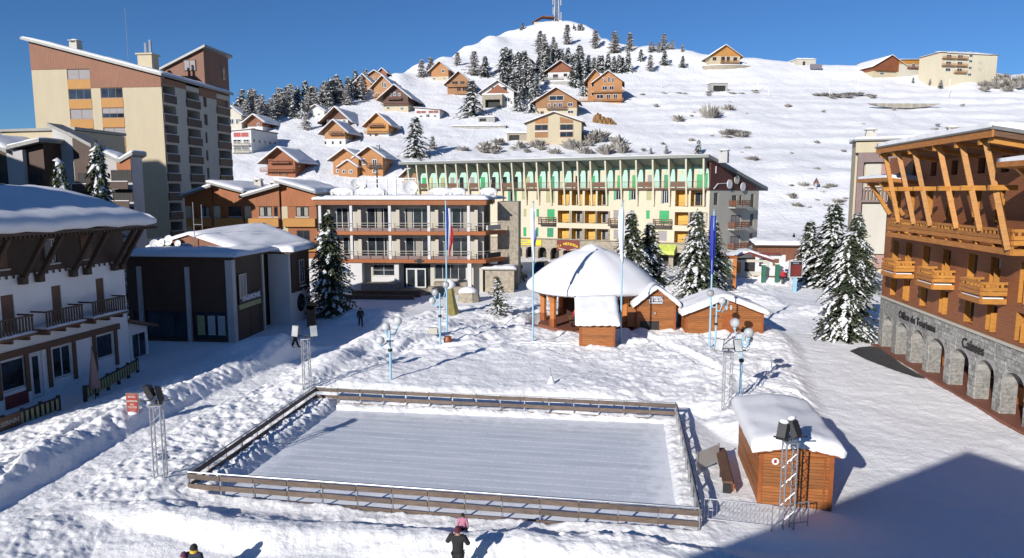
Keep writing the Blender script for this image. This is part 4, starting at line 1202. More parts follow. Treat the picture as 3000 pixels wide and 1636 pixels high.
    part(T, 'awning', MB().yz([(-1.6,2.2),(-1.55,2.75),(-.15,3.75),(-.15,3.6),(-1.5,2.55)], -13.2, -5.6), M['lime'])
    # top floor behind the fins
    part(T, 'balcony_slab', MB().box(-58,-.7,-.55,2.4,12.51,12.78), M['brownboard'])
    bw = part(T, 'top_floor_wall', MB().box(-58,-1.0,2.3,2.6,12.78,16.6), M['teal'])
    r = random.Random(5)
    for i, (a, b) in enumerate(zip(fins[:-1], fins[1:])):
        k = r.choice(['green','teal','blind','green_dark','olive','glass']) if i not in (0, 1, 6, 17, 22) else ('green' if i != 1 else 'yellow')
        slab(bw, 'door', a+.9, 12.8, .85 if k != 'yellow' else .3, 2.1, 2.2, 2.29, k)
        if i > 9: slab(bw, 'wall_panel', a+.15, 12.8, .7 if i < 16 else 1.1, 2.9, 2.22, 2.295, 'hotel_cream')
        if i == 22: slab(bw, 'shutter', b-.95, 12.8, .8, 2.3, 2.1, 2.19, 'green')
        rl = part(T, 'railing', MB().box(a+.13,b-.13,-.5,-.45,13.72,13.78).box(a+.13,b-.13,-.5,-.45,12.9,12.95), M['brownboard'])
        if i % 5 in (1, 4): part(rl, 'railing_panel', MB().box(a+.15,b-.15,-.49,-.46,12.95,13.7), M['brownboard'])
        else:
            mb = MB()
            for q in range(9): x = a+.25+(b-a-.5)*q/8; mb.box(x-.02,x+.02,-.49,-.46,12.95,13.72)
            part(rl, 'railing_bars', mb, M['brownboard'])
    for i, x in enumerate(fins):
        part(T, 'fin', MB().yz([(-.02,9.85),(-.3,9.9),(-1.35,17.2),(-.5,17.2),(2.25,16.35),(2.25,15.9),(.6,16.0),(-.75,14.2),(-.28,12.3)], x-.13, x+.13), M['hotel_cream'])
    # gable end, set at an angle
    G = Matrix.Translation((-.72,0,0)) @ Matrix.Rotation(R(70.5), 4, 'Z'); ga = R(70.5)
    gp = lambda x, y, z: tuple(G @ Vector((x, y, z)))
    gt = lambda x: 17.25-.305*(x+.6)
    ghs = [(6.5,8.0,9.9,11.6),(8.8,9.6,10.0,11.6),(12.4,13.5,9.6,11.8),(6.5,9.4,6.4,8.4),(12.4,13.5,6.4,8.5),(6.5,9.4,3.0,5.0),(12.4,13.5,3.1,5.2),(1.2,2.4,10.1,12.0)]
    part(T, 'gable_wall', MB().wall(0,15,0,12.4,ghs,.2).box(.0,15,.5,1.0,0,12).xf(G), M['pale'])
    part(T, 'gable_timber', MB().xz([(0,12.41),(15,12.41),(0,gt(0))], -.08, .2).xf(G), M['gable_brown'])
    for a, b, c, d in ghs: window(T, 0, c+.01, b-a-.02, d-c-.02, 0, 'brownboard', 'glass' if b-a < 2 else 'blind', 1, .08, rotz=ga).location = gp(a+.01, .1, c+.01)
    for zb in (9.75, 6.25, 2.85):
        bl = part(T, 'balcony', MB().box(5.6,10.4,-1.2,-.003,zb-.25,zb).xf(G), M['concrete'])
        for z in (zb+.25, zb+.55, zb+.85): part(bl, 'rail', MB().box(5.6,10.4,-1.2,-1.12,z,z+.16).box(5.6,5.7,-1.115,-.01,z,z+.16).box(10.3,10.4,-1.115,-.01,z,z+.16).xf(G), M['tower_wood'])
        for x in (5.7, 8.0, 10.3): part(bl, 'post', MB().box(x-.07,x+.07,-1.11,-1.02,zb,zb+1.05).xf(G), M['tower_wood'])
    for x, z, r_ in ((5.2,13.35,.75), (9.3,12.95,.72), (7.3,14.1,.72)):
        part(T, 'wall_disc', MB().tube(gp(x,-.35,z), gp(x,-.22,z), r_, 16), M['white_paint'] if z < 14 else M['pale'])
    part(T, 'wall_pipe', MB().bar(gp(.9,-.15,12.6), gp(2.0,-.15,13.4), .12).bar(gp(2.0,-.15,13.4), gp(4.5,-.15,13.5), .12).bar(gp(1.3,-.15,15.0), gp(1.3,-.15,16.1), .1), M['white_paint'])
    # roof
    C = G @ Vector((17.0, 0, 0)); C2 = G @ Vector((-1.4, 0, 0))
    za, zb = 17.32, 12.35
    A_, B_, Cc, D_ = (-59.6,-1.5,za), (C2.x+.5,-1.5,za), (C.x+.5,C.y,zb), (-59.6,16.0,zb)
    vs = [A_,B_,Cc,D_]+[(p[0],p[1],p[2]+.5) for p in (A_,B_,Cc,D_)]
    rf = part(T, 'roof', MB().add(vs, [(0,3,2,1),(4,5,6,7),(0,1,5,4),(1,2,6,5),(2,3,7,6),(3,0,4,7)]), M['roofmetal'])
    part(rf, 'soffit', MB().add([(p[0],p[1]+.1,p[2]-.02) for p in (A_,B_,Cc,D_)], [(0,3,2,1)]), M['hotel_cream'])
    part(rf, 'fascia', MB().box(-59.6,B_[0],-1.58,-1.503,za+.02,za+.47), M['fascia_grey'])
    part(rf, 'snow', snow_cap([(p[0],p[1],p[2]+.5) for p in (A_,B_,Cc,D_)], .2, n=40, m=10, seed=50), M['snow_roof'], True)
    chimney(T, .9, 1.6, 16.6, 1.3, 1.6, 'greywall')
    return T
fin_hotel()

# ================================================================ cream building behind the trees on the right
def cream_block():
    T = thing('cream_building', 'pale building with pink and mauve panels behind the spruces at right', 'building', (51.1, 105.3, -4.8), R(-20))
    T.scale = (1.4, 1.4, 1.4)
    part(T, 'core', MB().box(0,16,.6,4.5,0,17.4), M['cream'])
    part(T, 'top_band', MB().box(-.1,16,-.1,.6,16.2,17.3), M['cream'])
    part(T, 'roof', MB().box(-.3,16.2,-.4,4.7,17.41,17.6), M['roofmetal'])
    part(T, 'snow', snow_cap([(-.3,-.4,17.6),(16.2,-.4,17.6),(16.2,4.7,17.6),(-.3,4.7,17.6)], .35, n=14, m=10, seed=60), M['snow_roof'], True)
    part(T, 'panel_beam', MB().box(.2,16,-.05,.6,15.2,16.19), M['mauve'])
    part(T, 'pillar', MB().box(.2,.75,-.05,.6,0,15.19), M['mauve'])
    slab(T, 'white_panel', 1.0, 12.6, 1.5, 2.5, .4, .58, 'pale'); slab(T, 'pink_panel', 2.5, 12.6, 5, 2.5, .42, .58, 'pink')
    part(T, 'balcony_slab', MB().box(.76,16,-.05,.6,11.0,11.2), M['mauve'])
    me = shared('slat_bal', lambda: MB().box(-.09,.09,-.03,.03,0,1.25).mesh('slat', M['mauve']))
    b = part(T, 'balcony', MB().box(.76,9,-.05,.05,12.4,12.5), M['mauve'])
    for i in range(24): part(b, 'slat', me, None, loc=(.95+i*.34, 0, 11.2))
    slab(T, 'white_panel', .9, 5.5, 7, 5.3, .3, .58, 'pale'); slab(T, 'downpipe', 4.0, 5, .12, 5.9, .1, .25, 'pale')
    slab(T, 'pink_panel', 2.4, 4.0, 1.4, 1.4, .2, .29, 'pink')
    chimney(T, 1.6, 3, 17.6, 1.0, .9, 'pale'); chimney(T, 9.3, 3, 17.6, 1.0, .9, 'pale')
    return T
cream_block()

# ================================================================ the building the photograph is taken from, behind the camera
def own_building():
    T = thing('gabled_hotel', 'tall gabled building behind the viewpoint casting its shadow on the snow', 'building', (0, 0, 0), 0)
    part(T, 'wall', MB().xz([(-15,-1),(12,-1),(12,11.3),(-3.8,17.9),(-15,12.0)], -18, -5.95), M['pale'])
    part(T, 'roof', MB().xz([(-15.4,11.75),(-3.8,17.95),(12.4,11.15),(12.4,11.35),(-3.8,18.15),(-15.4,11.95)], -18.3, -5.7), M['roofmetal'])
own_building()
def shade_buildings():
    T = thing('shade_gabled_block', 'tall rendered building left of the white chalet, added out of view to cast shade', 'building', (-70, 40, 0), R(-9))  # unseen block added to shade the stepped apartments, shape guessed
    part(T, 'wall', MB().box(-12,8,-8,8,0,25), M['pale'])
    part(T, 'roof', MB().xz([(-12.6,25),(8.6,25),(-1,28)], -8.5, 8.5), M['roofmetal'])
    T = thing('shade_flat_block', 'tall flat roofed block left of the viewpoint, unseen and added for its shadow on the street', 'building', (-45.5, 4.4, 0), R(-9))  # unseen block added and sized to lay shade over the left street
    part(T, 'wall', MB().box(-20,0,0,22,0,22), M['pale'])
    part(T, 'roof', MB().box(-20.2,.2,-.2,22.2,22.003,22.3), M['roofmetal'])
    T = thing('shade_slender_tower', 'slender high block far to the left, unseen and put in to shade the apartment tower', 'building', (-81.0, 45.5, 0), 0)  # unseen tower added only to shade the apartment tower front
    part(T, 'wall', MB().box(-16,0,-6,0,0,40), M['pale'])
    part(T, 'roof', MB().box(-16.3,.3,-6.3,.3,40.003,40.4), M['roofmetal'])
shade_buildings()
# ================================================================ ice rink
def ice_sheet():
    c = [Vector((x, y, 0)) for x, y in RINK]
    n = 40; vs, fs = [], []
    for j in range(n+1):
        for i in range(n+1):
            u, v = .012+.976*i/n, .012+.976*j/n
            p = (c[0]*(1-u)+c[1]*u)*(1-v)+(c[3]*(1-u)+c[2]*u)*v
            vs.append((p.x, p.y, .02))
    for j in range(n):
        for i in range(n): a = j*(n+1)+i; fs.append((a,a+1,a+n+2,a+n+1))
    mb = MB(); mb.v, mb.f = vs, fs
    m, nt, b = new_mat('rink_ice')
    rot = math.atan2(RINK[1][1]-RINK[0][1], RINK[1][0]-RINK[0][0])
    g = nt.nodes.new('ShaderNodeNewGeometry'); mp = nt.nodes.new('ShaderNodeMapping'); mp.vector_type = 'TEXTURE'
    mp.inputs['Rotation'].default_value = (0,0,rot)
    nt.links.new(g.outputs['Position'], mp.inputs['Vector'])
    sp = nt.nodes.new('ShaderNodeMapping'); sp.inputs['Scale'].default_value = (.10, 1.25, 1); nt.links.new(mp.outputs[0], sp.inputs['Vector'])
    w = nt.nodes.new('ShaderNodeTexWave'); w.bands_direction = 'Y'; w.inputs['Scale'].default_value = .36; w.inputs['Distortion'].default_value = 2.4
    w.inputs['Detail'].default_value = 3; w.inputs['Detail Scale'].default_value = 1.2
    nt.links.new(sp.outputs[0], w.inputs['Vector'])
    sweep = ramp(nt, w.outputs['Fac'], [(0, (0,0,0)), (.82, (.0,.0,.0)), (.98, (.9,.9,.9))])
    sg = nt.nodes.new('ShaderNodeMapping'); sg.inputs['Scale'].default_value = (.25,1.6,1); nt.links.new(mp.outputs[0], sg.inputs['Vector'])
    n1 = noise_node(nt, sg.outputs[0], .9, 8, .68); n2 = noise_node(nt, mp.outputs[0], 7, 4)
    base = ramp(nt, n1, [(.28, (.48,.51,.55)), (.5, (.60,.63,.665)), (.72, (.71,.725,.75))])
    brk = ramp(nt, n2, [(.35, (0,0,0)), (.6, (1,1,1))])
    k = nt.nodes.new('ShaderNodeMath'); k.operation = 'MULTIPLY'; nt.links.new(sweep, k.inputs[0]); nt.links.new(brk, k.inputs[1])
    mx = nt.nodes.new('ShaderNodeMixRGB'); nt.links.new(k.outputs[0], mx.inputs['Fac']); nt.links.new(base, mx.inputs[1]); mx.inputs[2].default_value = (.82,.84,.88,1)
    nt.links.new(mx.outputs[0], b.inputs['Base Color'])
    b.inputs['Roughness'].default_value = .3; b.inputs['Specular IOR Level'].default_value = .35
    bump(nt, b, n2, .25, .01)
    at_ = nt.nodes.new('ShaderNodeAttribute'); at_.attribute_name = 'worn_edge'
    nz = noise_node(nt, mp.outputs[0], 1.6, 6, .65)
    ad = nt.nodes.new('ShaderNodeMath'); ad.operation = 'ADD'; nt.links.new(at_.outputs['Fac'], ad.inputs[0]); nt.links.new(nz, ad.inputs[1])
    me_ = ramp(nt, ad.outputs[0], [(.62, (0,0,0)), (.95, (1,1,1))])
    m2 = nt.nodes.new('ShaderNodeMixRGB'); nt.links.new(me_, m2.inputs['Fac']); nt.links.new(mx.outputs[0], m2.inputs[1]); m2.inputs[2].default_value = (.86,.87,.89,1)
    nt.links.new(m2.outputs[0], b.inputs['Base Color'])
    me = mb.mesh('ice', m)
    w_ = me.attributes.new('worn_edge', 'FLOAT', 'POINT')       # swept snow dust builds up towards the boards
    for j in range(n+1):
        for i in range(n+1):
            d = min(i/n*19.6, (1-i/n)*19.6, j/n*12.4, (1-j/n)*12.4)
            w_.data[j*(n+1)+i].value = max(0, .55*(1-d/2.6))
    link('ice', me, kind='structure')
ice_sheet()

def rink_fence(p, q, n, lab, tops, boards, skip=(), slope=(0,0)):
    """posts and each rail board between them; boards: list of (z0, z1, first bay, last bay)"""
    p, q = Vector((p[0], p[1], 0)), Vector((q[0], q[1], 0))
    ang = math.atan2((q-p).y, (q-p).x); L = (q-p).length
    T = thing('rink_fence', lab, 'fence', (p.x, p.y, 0), ang, 'fences round the ice rink')
    def pst(): return MB().box(-.03,.03,-.045,.045,-.1,1.02).box(-.07,.07,-.06,.06,-.1,-.02).mesh('post', M['steel'])
    me = shared('rinkpost', pst)
    for i in range(n+1): part(T, 'post', me, None, loc=(L*i/n, 0, 0))
    part(T, 'handrail', MB().tube((0,0,1.05),(L,0,1.05),.03,6), M['steel'])
    r = random.Random(int(L*100))
    for z0, z1, a, b in boards:
        for i in range(a, b):
            x0, x1 = L*i/n+.012, L*(i+1)/n-.012
            d = r.uniform(-.012, .012)
            part(T, 'board', MB().add([(x0,-.09,z0+d),(x1,-.09,z0-d),(x1,-.09,z1-d),(x0,-.09,z1+d),(x0,-.05,z0+d),(x1,-.05,z0-d),(x1,-.05,z1-d),(x0,-.05,z1+d)],
                 [(0,1,2,3),(7,6,5,4),(0,4,5,1),(1,5,6,2),(2,6,7,3),(3,7,4,0)]), M['rail_wood'])
    return T
BB = lambda n, lo=True: [(.80,1.0,0,n), (.40,.60,0,n)]+([(.02,.2,1,n-1)] if lo else [])
rink_fence(RINK[0], RINK[1], 14, 'long rink fence of weathered boards on the near side, closest to the viewer', 1, BB(14))
rink_fence(RINK[3], RINK[2], 15, 'long rink fence of weathered boards on the far side of the ice', 1, BB(15))
rink_fence(RINK[0], RINK[3], 9, 'short rink fence at the left end of the ice, boards seen dark against the light', 1, BB(9, False))
f = rink_fence(RINK[1], RINK[2], 9, 'short rink fence at the right end of the ice, beside the snowy hut', 1, BB(9, False))
g = thing('gate_panel', 'grey plywood gate panel leaning open on the right rink fence', 'gate', (7.9, 28.6, 0), R(40))
part(g, 'panel', MB().box(0,1.5,-.02,.02,.25,1.05), M['greywall']); part(g, 'frame', MB().box(-.05,-.001,-.03,.03,.1,1.1).box(1.501,1.55,-.03,.03,.1,1.1), M['steel'])

# ================================================================ floodlight towers (lattice masts)
def floodlight_tower(px, py, h, lab, yaw, heads, snowy=False):
    p = stand(px, py)
    T = thing('floodlight_tower', lab, 'floodlight tower', (p.x, p.y, p.z-.35), R(yaw), 'lattice floodlight towers round the rink')
    h += .35; w = .19
    cs = [(-w,-w),(w,-w),(w,w),(-w,w)]
    me = shared(('chord', h), lambda: MB().tube((0,0,0),(0,0,h),.03,8).mesh('chord', M['steel']))
    for x, y in cs: part(T, 'chord', me, None, loc=(x, y, 0))
    mb = MB(); k = int(h/.32)
    for (a, b) in zip(cs, cs[1:]+cs[:1]):
        for i in range(k):
            z0, z1 = h*i/k, h*(i+1)/k
            s, e = (a, b) if i % 2 == 0 else (b, a)
            mb.tube((s[0],s[1],z0),(e[0],e[1],z1),.012,5)
    part(T, 'bracing', mb, M['steel'], kind='stuff')
    part(T, 'head_plate', MB().box(-.24,.24,-.24,.24,h+.001,h+.05), M['steel'])
    part(T, 'cross_arm', MB().tube((-.6,0,h+.2),(.6,0,h+.2),.03,6).tube((0,0,h+.05),(0,0,h+.2),.04,6), M['black'])
    for x, y, z, rz, tilt, s in heads:
        mt = Matrix.Translation((x, y, h+z)) @ Matrix.Rotation(R(rz), 4, 'Z') @ Matrix.Rotation(R(tilt), 4, 'X')
        w2, d2, h2 = .23*s, .10*s, .34*s
        body = MB().add([(-w2,-d2,-h2),(w2,-d2,-h2),(w2,-d2,h2),(-w2,-d2,h2),(-w2*.7,d2,-h2*.75),(w2*.7,d2,-h2*.75),(w2*.7,d2,h2*.75),(-w2*.7,d2,h2*.75)],
                        [(0,1,2,3),(7,6,5,4),(0,4,5,1),(1,5,6,2),(2,6,7,3),(3,7,4,0)])
        for q in range(4): body.box(-w2*.75,w2*.75,d2*.6,d2*1.25,-h2*.6+q*h2*.38,-h2*.55+q*h2*.38)
        f = part(T, 'floodlight', body.xf(mt), M['black'])
        part(f, 'lens', MB().box(-w2*.88,w2*.88,-d2-.012,-d2-.002,-h2*.9,h2*.9).xf(mt), M['globe'])
        if snowy: part(f, 'snow', MB().ball((0,.02,h2+.02), w2*.85, d2*1.3, .09, 8, 5).xf(mt), M['snow_roof'], True)
    return T
floodlight_tower(472, 1409, 2.95, 'lattice floodlight tower at the near left corner of the rink', 8,
                 [(-.16,-.1,.60,-100,28,.95),(.12,.1,.42,-75,12,1.0)])
floodlight_tower(900, 1140, 3.0, 'lattice floodlight tower at the far left corner of the rink, lamps facing the viewer', 0,
                 [(-.5,-.1,.5,-20,-12,1.0),(.5,-.1,.5,32,-12,1.0)])
floodlight_tower(2128, 1194, 3.1, 'lattice floodlight tower at the far right corner, above the snowy hut roof', 0,
                 [(-.5,-.1,.4,-38,-22,1.0),(.42,-.1,.38,12,-20,1.0)])
floodlight_tower(2303, 1545, 3.15, 'lattice floodlight tower in front of the snowy hut, snow on its black lamps', 0,
                 [(-.30,0,.40,140,24,.92),(.16,.05,.48,215,26,1.0)], True)

# ================================================================ globe street lamps and flagpoles
def globe_lamp(px, py, h, globes, lab):
    p = stand(px, py)
    T = thing('street_lamp', lab, 'street lamp', (p.x, p.y, p.z-.2), 0, 'pale blue globe street lamps')
    h += .2
    part(T, 'pole', MB().tube((0,0,0),(0,0,h*.55),.075,10).tube((0,0,h*.55),(0,0,h-.3),.055,10), M['pole_blue'])
    part(T, 'collar', MB().tube((0,0,h*.52),(0,0,h*.56),.14,10).box(-.22,.22,-.03,.03,h*.68,h*.70), M['black'])
    for x, y, z, r_ in globes:
        a = part(T, 'arm', MB().tube((0,0,h-.75+z*.4),(x*.6,y*.6,h-.85+z*.5),.035,6).tube((x*.6,y*.6,h-.85+z*.5),(x,y,h-.42+z),.035,6).tube((x,y,h-.42+z),(x,y,h-.28+z),.09,8), M['pole_blue'])
        part(a, 'globe', MB().ball((x,y,h-.05+z), r_, None, None, 14, 9), M['globe'], True)
        part(a, 'bulb', MB().ball((x,y,h-.12+z), .08, .08, .12, 8, 5), M['white_paint'], True)
    return T
globe_lamp(1145, 1112, 3.6, [(-.22,0,-.25,.26),(-.5,-.45,-1.0,.26),(.42,.55,-.0,.26)], 'pale blue street lamp with three globes, nearest the far rink fence at left')
globe_lamp(1290, 1013, 4.2, [(-.35,0,-.2,.27),(-.6,.5,-.9,.27),(.45,.2,.35,.27)], 'pale blue street lamp with globes beside the French flagpole')
globe_lamp(2095, 1022, 3.7, [(-.4,.3,.5,.28),(.35,-.1,.0,.28),(.75,.3,-.2,.26)], 'pale blue street lamp with globes in front of the wide wooden hut')
globe_lamp(2168, 1160, 3.7, [(-.35,.3,.35,.28),(.32,-.1,-.15,.28),(.5,.4,-.6,.24)], 'pale blue street lamp with globes behind the far right floodlight tower')
def flagpole(px, py, ptop, lab, cloths):
    p = stand(px, py)
    h = at(px, ptop, p.y).z-p.z+.2
    T = thing('flagpole', lab, 'flagpole', (p.x, p.y, p.z-.2), R(6), 'flagpoles across the snowy square')
    part(T, 'pole', MB().tube((0,0,0),(0,0,h),.075,10,.045), M['pole_blue'])
    part(T, 'finial', MB().ball((0,0,h+.05), .08, None, None, 8, 5), M['steel'], True)
    top = h-.35
    fl = None
    r = random.Random(px)
    for i, (mat, x0, x1, z0, z1) in enumerate(cloths):
        n, m = 8, 14; vs, fs = [], []
        for j in range(m+1):
            v = j/m
            for k in range(n+1):
                u = k/n
                x = x0+(x1-x0)*u
                x *= (.55+.45*math.sin(math.pi*min(1, .25+v*.9)))
                vs.append((.06+x, .10*math.sin(u*9+i)*(.4+v)+.03*math.sin(v*11), top-z0-(z1-z0)*v+.06*math.sin(u*5)*v))
        for j in range(m):
            for k in range(n): a = j*(n+1)+k; fs.append((a,a+1,a+n+2,a+n+1))
        mb = MB(); mb.v, mb.f = vs, fs
        fl = part(T, 'flag', mb, M[mat], True)
        sm = fl.modifiers.new('thickness', 'SOLIDIFY'); sm.thickness = .012
    return T
flagpole(1310, 985, 592, 'flagpole with the hanging French tricolour in front of the town hall', [('flag_blue',0,.16,.1,3.4),('flag_white',.15,.32,.15,3.6),('flag_red',.3,.5,1.5,3.9)])
flagpole(1561, 1002, 594, 'flagpole with a hanging white and blue flag left of the bandstand roof', [('flag_white',-.28,.10,.1,4.1),('flag_blue',.08,.2,1.7,2.9)])
flagpole(1818, 1005, 592, 'flagpole with a hanging white flag before the bandstand', [('flag_white',-.42,.1,.2,4.2)])
flagpole(2078, 1020, 618, 'flagpole with a dark blue European flag beside the tall spruce', [('flag_blue',-.34,.14,.0,4.3)])

# ================================================================ bandstand
def bandstand():
    c = Vector((7.2, 62.6, .35))
    T = thing('bandstand', 'round open bandstand with a deep snow cone roof on timber columns', 'bandstand', c, R(12))
    part(T, 'floor', MB().lathe((0,0,-.6), [(5.0,0),(5.0,.66)], 8), M['tile'])
    n = 8
    for i in range(n):
        t = 2*math.pi*(i+.5)/n; x, y = 4.4*math.cos(t), 4.4*math.sin(t)
        cpart = part(T, 'column', MB().tube((x,y,.07),(x,y,2.2),.26,8,.3).tube((x,y,2.2),(x*1.03,y*1.03,3.15),.3,8,.52), M['orange_plain'])
        part(cpart, 'base', MB().tube((x,y,.065),(x,y,.75),.33,8), M['hut_trim'])
    mb = MB()
    for i in range(n):
        a, b = 2*math.pi*(i+.5)/n, 2*math.pi*(i+1.5)/n
        mb.bar((4.5*math.cos(a),4.5*math.sin(a),3.15),(4.5*math.cos(b),4.5*math.sin(b),3.15),.22,.34)
    for i in (0, 1, 7):
        a, b = 2*math.pi*(i+.56)/n-.0, 2*math.pi*(i+1.44)/n
        part(T, 'wind_screen', MB().bar((4.4*math.cos(a),4.4*math.sin(a),1.5),(4.4*math.cos(b),4.4*math.sin(b),1.5),.08,2.8), M['darkboard'])
    part(T, 'ring_beam', mb, M['brownboard'], kind='stuff')
    prof = [(5.55,2.98),(5.6,3.1),(4.2,3.95),(2.6,4.95),(1.2,5.75),(.2,6.15)]
    rf = part(T, 'roof', MB().lathe((0,0,0), prof, 24), M['brownboard'])
    vs, fs = [], []
    N = 48; pr = [(5.5,3.05),(5.78,3.15),(5.86,3.4),(5.72,3.75),(5.2,4.25),(4.4,4.92),(3.4,5.62),(2.4,6.16),(1.5,6.52),(1.05,6.62),(.95,6.74),(.6,6.95),(.2,7.05),(.02,7.06)]
    for r_, z in pr:
        for i in range(N):
            t = 2*math.pi*i/N
            k = abs(math.cos(4*t))                      # soft hips of the eight-sided roof
            e = 1 if r_ > 1.1 else 0
            vs.append((r_*(1+.018*k*e)*math.cos(t), r_*(1+.018*k*e)*math.sin(t), z+e*(.10*k-.06)*min(1, r_/4)*(1 if r_ < 5.4 else .3)+.03*math.sin(3*t+r_)))
    for j in range(len(pr)-1):
        for i in range(N): fs.append((j*N+i, j*N+(i+1) % N, (j+1)*N+(i+1) % N, (j+1)*N+i))
    mb = MB(); mb.v, mb.f = vs, fs
    part(rf, 'snow', mb, M['snow_roof'], True)
    mb = MB(); r = random.Random(1)
    for i in range(60):
        t = 2*math.pi*i/60; l = r.uniform(.04, .2)
        mb.tube((5.52*math.cos(t),5.52*math.sin(t),3.06),(5.52*math.cos(t),5.52*math.sin(t),3.06-l),.02,4,.004)
    part(rf, 'icicles', mb, M['snow_roof'], kind='stuff')
    return T
bandstand()
b = thing('bench', 'wooden bench under the bandstand roof', 'bench', (6.0, 60.2, .42), R(15))
part(b, 'seat', MB().box(-1,1,-.2,.2,.42,.48), M['brownboard']); part(b, 'backrest', MB().box(-1,1,.22,.27,.6,.95), M['brownboard'])
for x in (-.8, .8): part(b, 'leg', MB().box(x-.04,x+.04,-.18,.24,-.05,.415), M['black'])

# ================================================================ wooden huts
def hut(name, lab, loc, yaw, W, D, eave, apex, ph, snow_t, over=.35, mono=False, trim=True, seed=0, group=None):
    T = thing(name, lab, 'hut', loc, yaw, group)
    top = (lambda x: eave) if mono else (lambda x: apex-(apex-eave)*abs(x)/(W/2))
    plank_wall(T, -W/2, W/2, -.35, top, ph, 0, seed=seed)
    Rm = Matrix.Translation((-W/2,0,0)) @ Matrix.Rotation(R(-90),4,'Z')
    plank_wall(T, -D, 0, -.35, lambda x: eave if not mono else eave+(apex-eave)*(-x)/D, ph, 0, M4=Rm, seed=seed+1)
    core = MB()
    if mono: core.yz([(.001,-.5),(D,-.5),(D,apex-.03),(.001,eave-.03)], -W/2+.002, W/2-.002)
    else: core.xz([(-W/2+.002,-.5),(W/2-.002,-.5),(W/2-.002,eave-.02),(0,apex-.03),(-W/2+.002,eave-.02)], .001, D)
    part(T, 'wall', core, M['hut'])
    if trim:
        for x in (-W/2, W/2): part(T, 'corner_board', MB().box(x-.075,x+.075,-.065,-.037,-.4,eave-.03), M['hut_trim'])
    if mono:
        e = (apex-eave)/D
        rf = part(T, 'roof', MB().yz([(-over,eave-e*over),(D+over,apex+e*over),(D+over,apex+e*over+.08),(-over,eave-e*over+.08)], -W/2-over,W/2+over), M['hut_trim'])
        part(rf, 'snow', snow_cap([(-W/2-over-.1,-over-.1,eave-e*over+.08),(W/2+over+.1,-over-.1,eave-e*over+.08),(W/2+over+.1,D+over,apex+e*over+.08),(-W/2-over-.1,D+over,apex+e*over+.08)], snow_t, n=18, m=14, seed=seed, wob=.02, drop=.16), M['snow_roof'], True)
    else:
        e = (apex-eave)/(W/2); w = W/2+over
        rf = part(T, 'roof', MB().xz([(-w,apex-e*w),(0,apex),(w,apex-e*w),(w,apex-e*w+.1),(0,apex+.1),(-w,apex-e*w+.1)], -over, D+over), M['hut_trim'])
        # one rounded blanket of snow over both slopes
        n, m = 26, 16; vs, fs = [], []
        r = random.Random(seed)
        for j in range(m+1):
            y = -over-.12+(D+2*over+.2)*j/m
            for i in range(n+1):
                x = -w-.1+(2*w+.2)*i/n
                u = min(i, n-i)/n*2; v = min(j, m-j)/m*2
                f = (.6+.4*math.sin(min(1, u*8)*math.pi/2))*(.62+.38*math.sin(min(1, v*8)*math.pi/2))*(1+.22*mnoise.noise(Vector((x*.9,y*.9,seed))))
                ridge = apex+.1-e*math.sqrt(x*x+.12)+e*.34*.5
                vs.append((x, y+r.uniform(-.015,.015), ridge+snow_t*f+r.uniform(-.012,.012)))
        for j in range(m):
            for i in range(n): a = j*(n+1)+i; fs.append((a,a+1,a+n+2,a+n+1))
        rim = [i for i in range(n+1)]+[j*(n+1)+n for j in range(1,m+1)]+[m*(n+1)+i for i in range(n-1,-1,-1)]+[j*(n+1) for j in range(m-1,0,-1)]
        b0 = len(vs)
        for k in rim:
            x, y, z = vs[k]; vs.append((x*.985, y*.99+.01*D, min(z-.04, apex+.095-e*abs(x)-r.uniform(0,.06))))
        L = len(rim)
        for i in range(L): fs.append((rim[i], b0+i, b0+(i+1) % L, rim[(i+1) % L]))
        mb = MB(); mb.v, mb.f = vs, fs
        part(rf, 'snow', mb, M['snow_roof'], True)
    return T
# ticket hut beside the rink
t = hut('ticket_hut', 'brown plank hut beside the rink with thick snow and a round sticker', (10.75, 25.45, .12), R(-10), 2.55, 5.4, 2.15, 2.38, .125, .44, .3, seed=3)
part(t, 'sticker', MB().tube((-.75,-.06,1.75),(-.75,-.045,1.75),.13,16), M['flag_white'])
part(t, 'sticker_print', MB().box(-.8,-.7,-.066,-.061,1.68,1.83), M['red'])
part(t, 'door_frame', MB().box(.35,.41,-.06,-.037,-.3,1.95).box(1.0,1.06,-.06,-.037,-.3,1.95).box(.35,1.06,-.06,-.037,1.951,2.01), M['hut_trim'])
bn = thing('plank_bench', 'long brown plank bench leaning along the left wall of the ticket hut', 'bench', (8.55, 26.6, .2), R(78))
part(bn, 'seat', MB().box(-.2,3.6,-.2,.2,.42,.5), M['brownboard']); part(bn, 'backrest', MB().box(-.2,3.6,-.26,-.2,.1,.41), M['hut_trim'])
for x in (.1, 1.7, 3.3): part(bn, 'leg', MB().box(x-.05,x+.05,-.15,.15,-.2,.415), M['black'])
# kiosk and the two huts on the square
k = stand(1750, 1018)
hut('kiosk', 'small plank kiosk with a sloping block of snow for a roof, before the bandstand', (k.x, k.y+.2, k.z-.05), R(-4), 2.5, 2.3, 1.85, 3.05, .14, .36, .3, mono=True, seed=8)
k = stand(1924, 972)
b = hut('sales_hut', 'small gabled plank hut with the BUREAU DE VENTE sign', (k.x, k.y+.4, k.z-.15), R(-2), 3.1, 3.0, 2.3, 3.55, .16, .3, .35, seed=9)
sg = part(b, 'sign', MB().box(-.62,.52,-.09,-.05,2.3,2.95), M['black'])
part(sg, 'lettering', text_mesh('BUREAU', .27, M['flag_white'], .008, .008), None, loc=(-.05,-.1,2.82))
part(sg, 'lettering', text_mesh('DE VENTE', .25, M['flag_white'], .008, .008), None, loc=(-.05,-.1,2.58))
part(sg, 'sign_stripe', MB().box(-.6,.5,-.096,-.091,2.34,2.42), M['flag_white'])
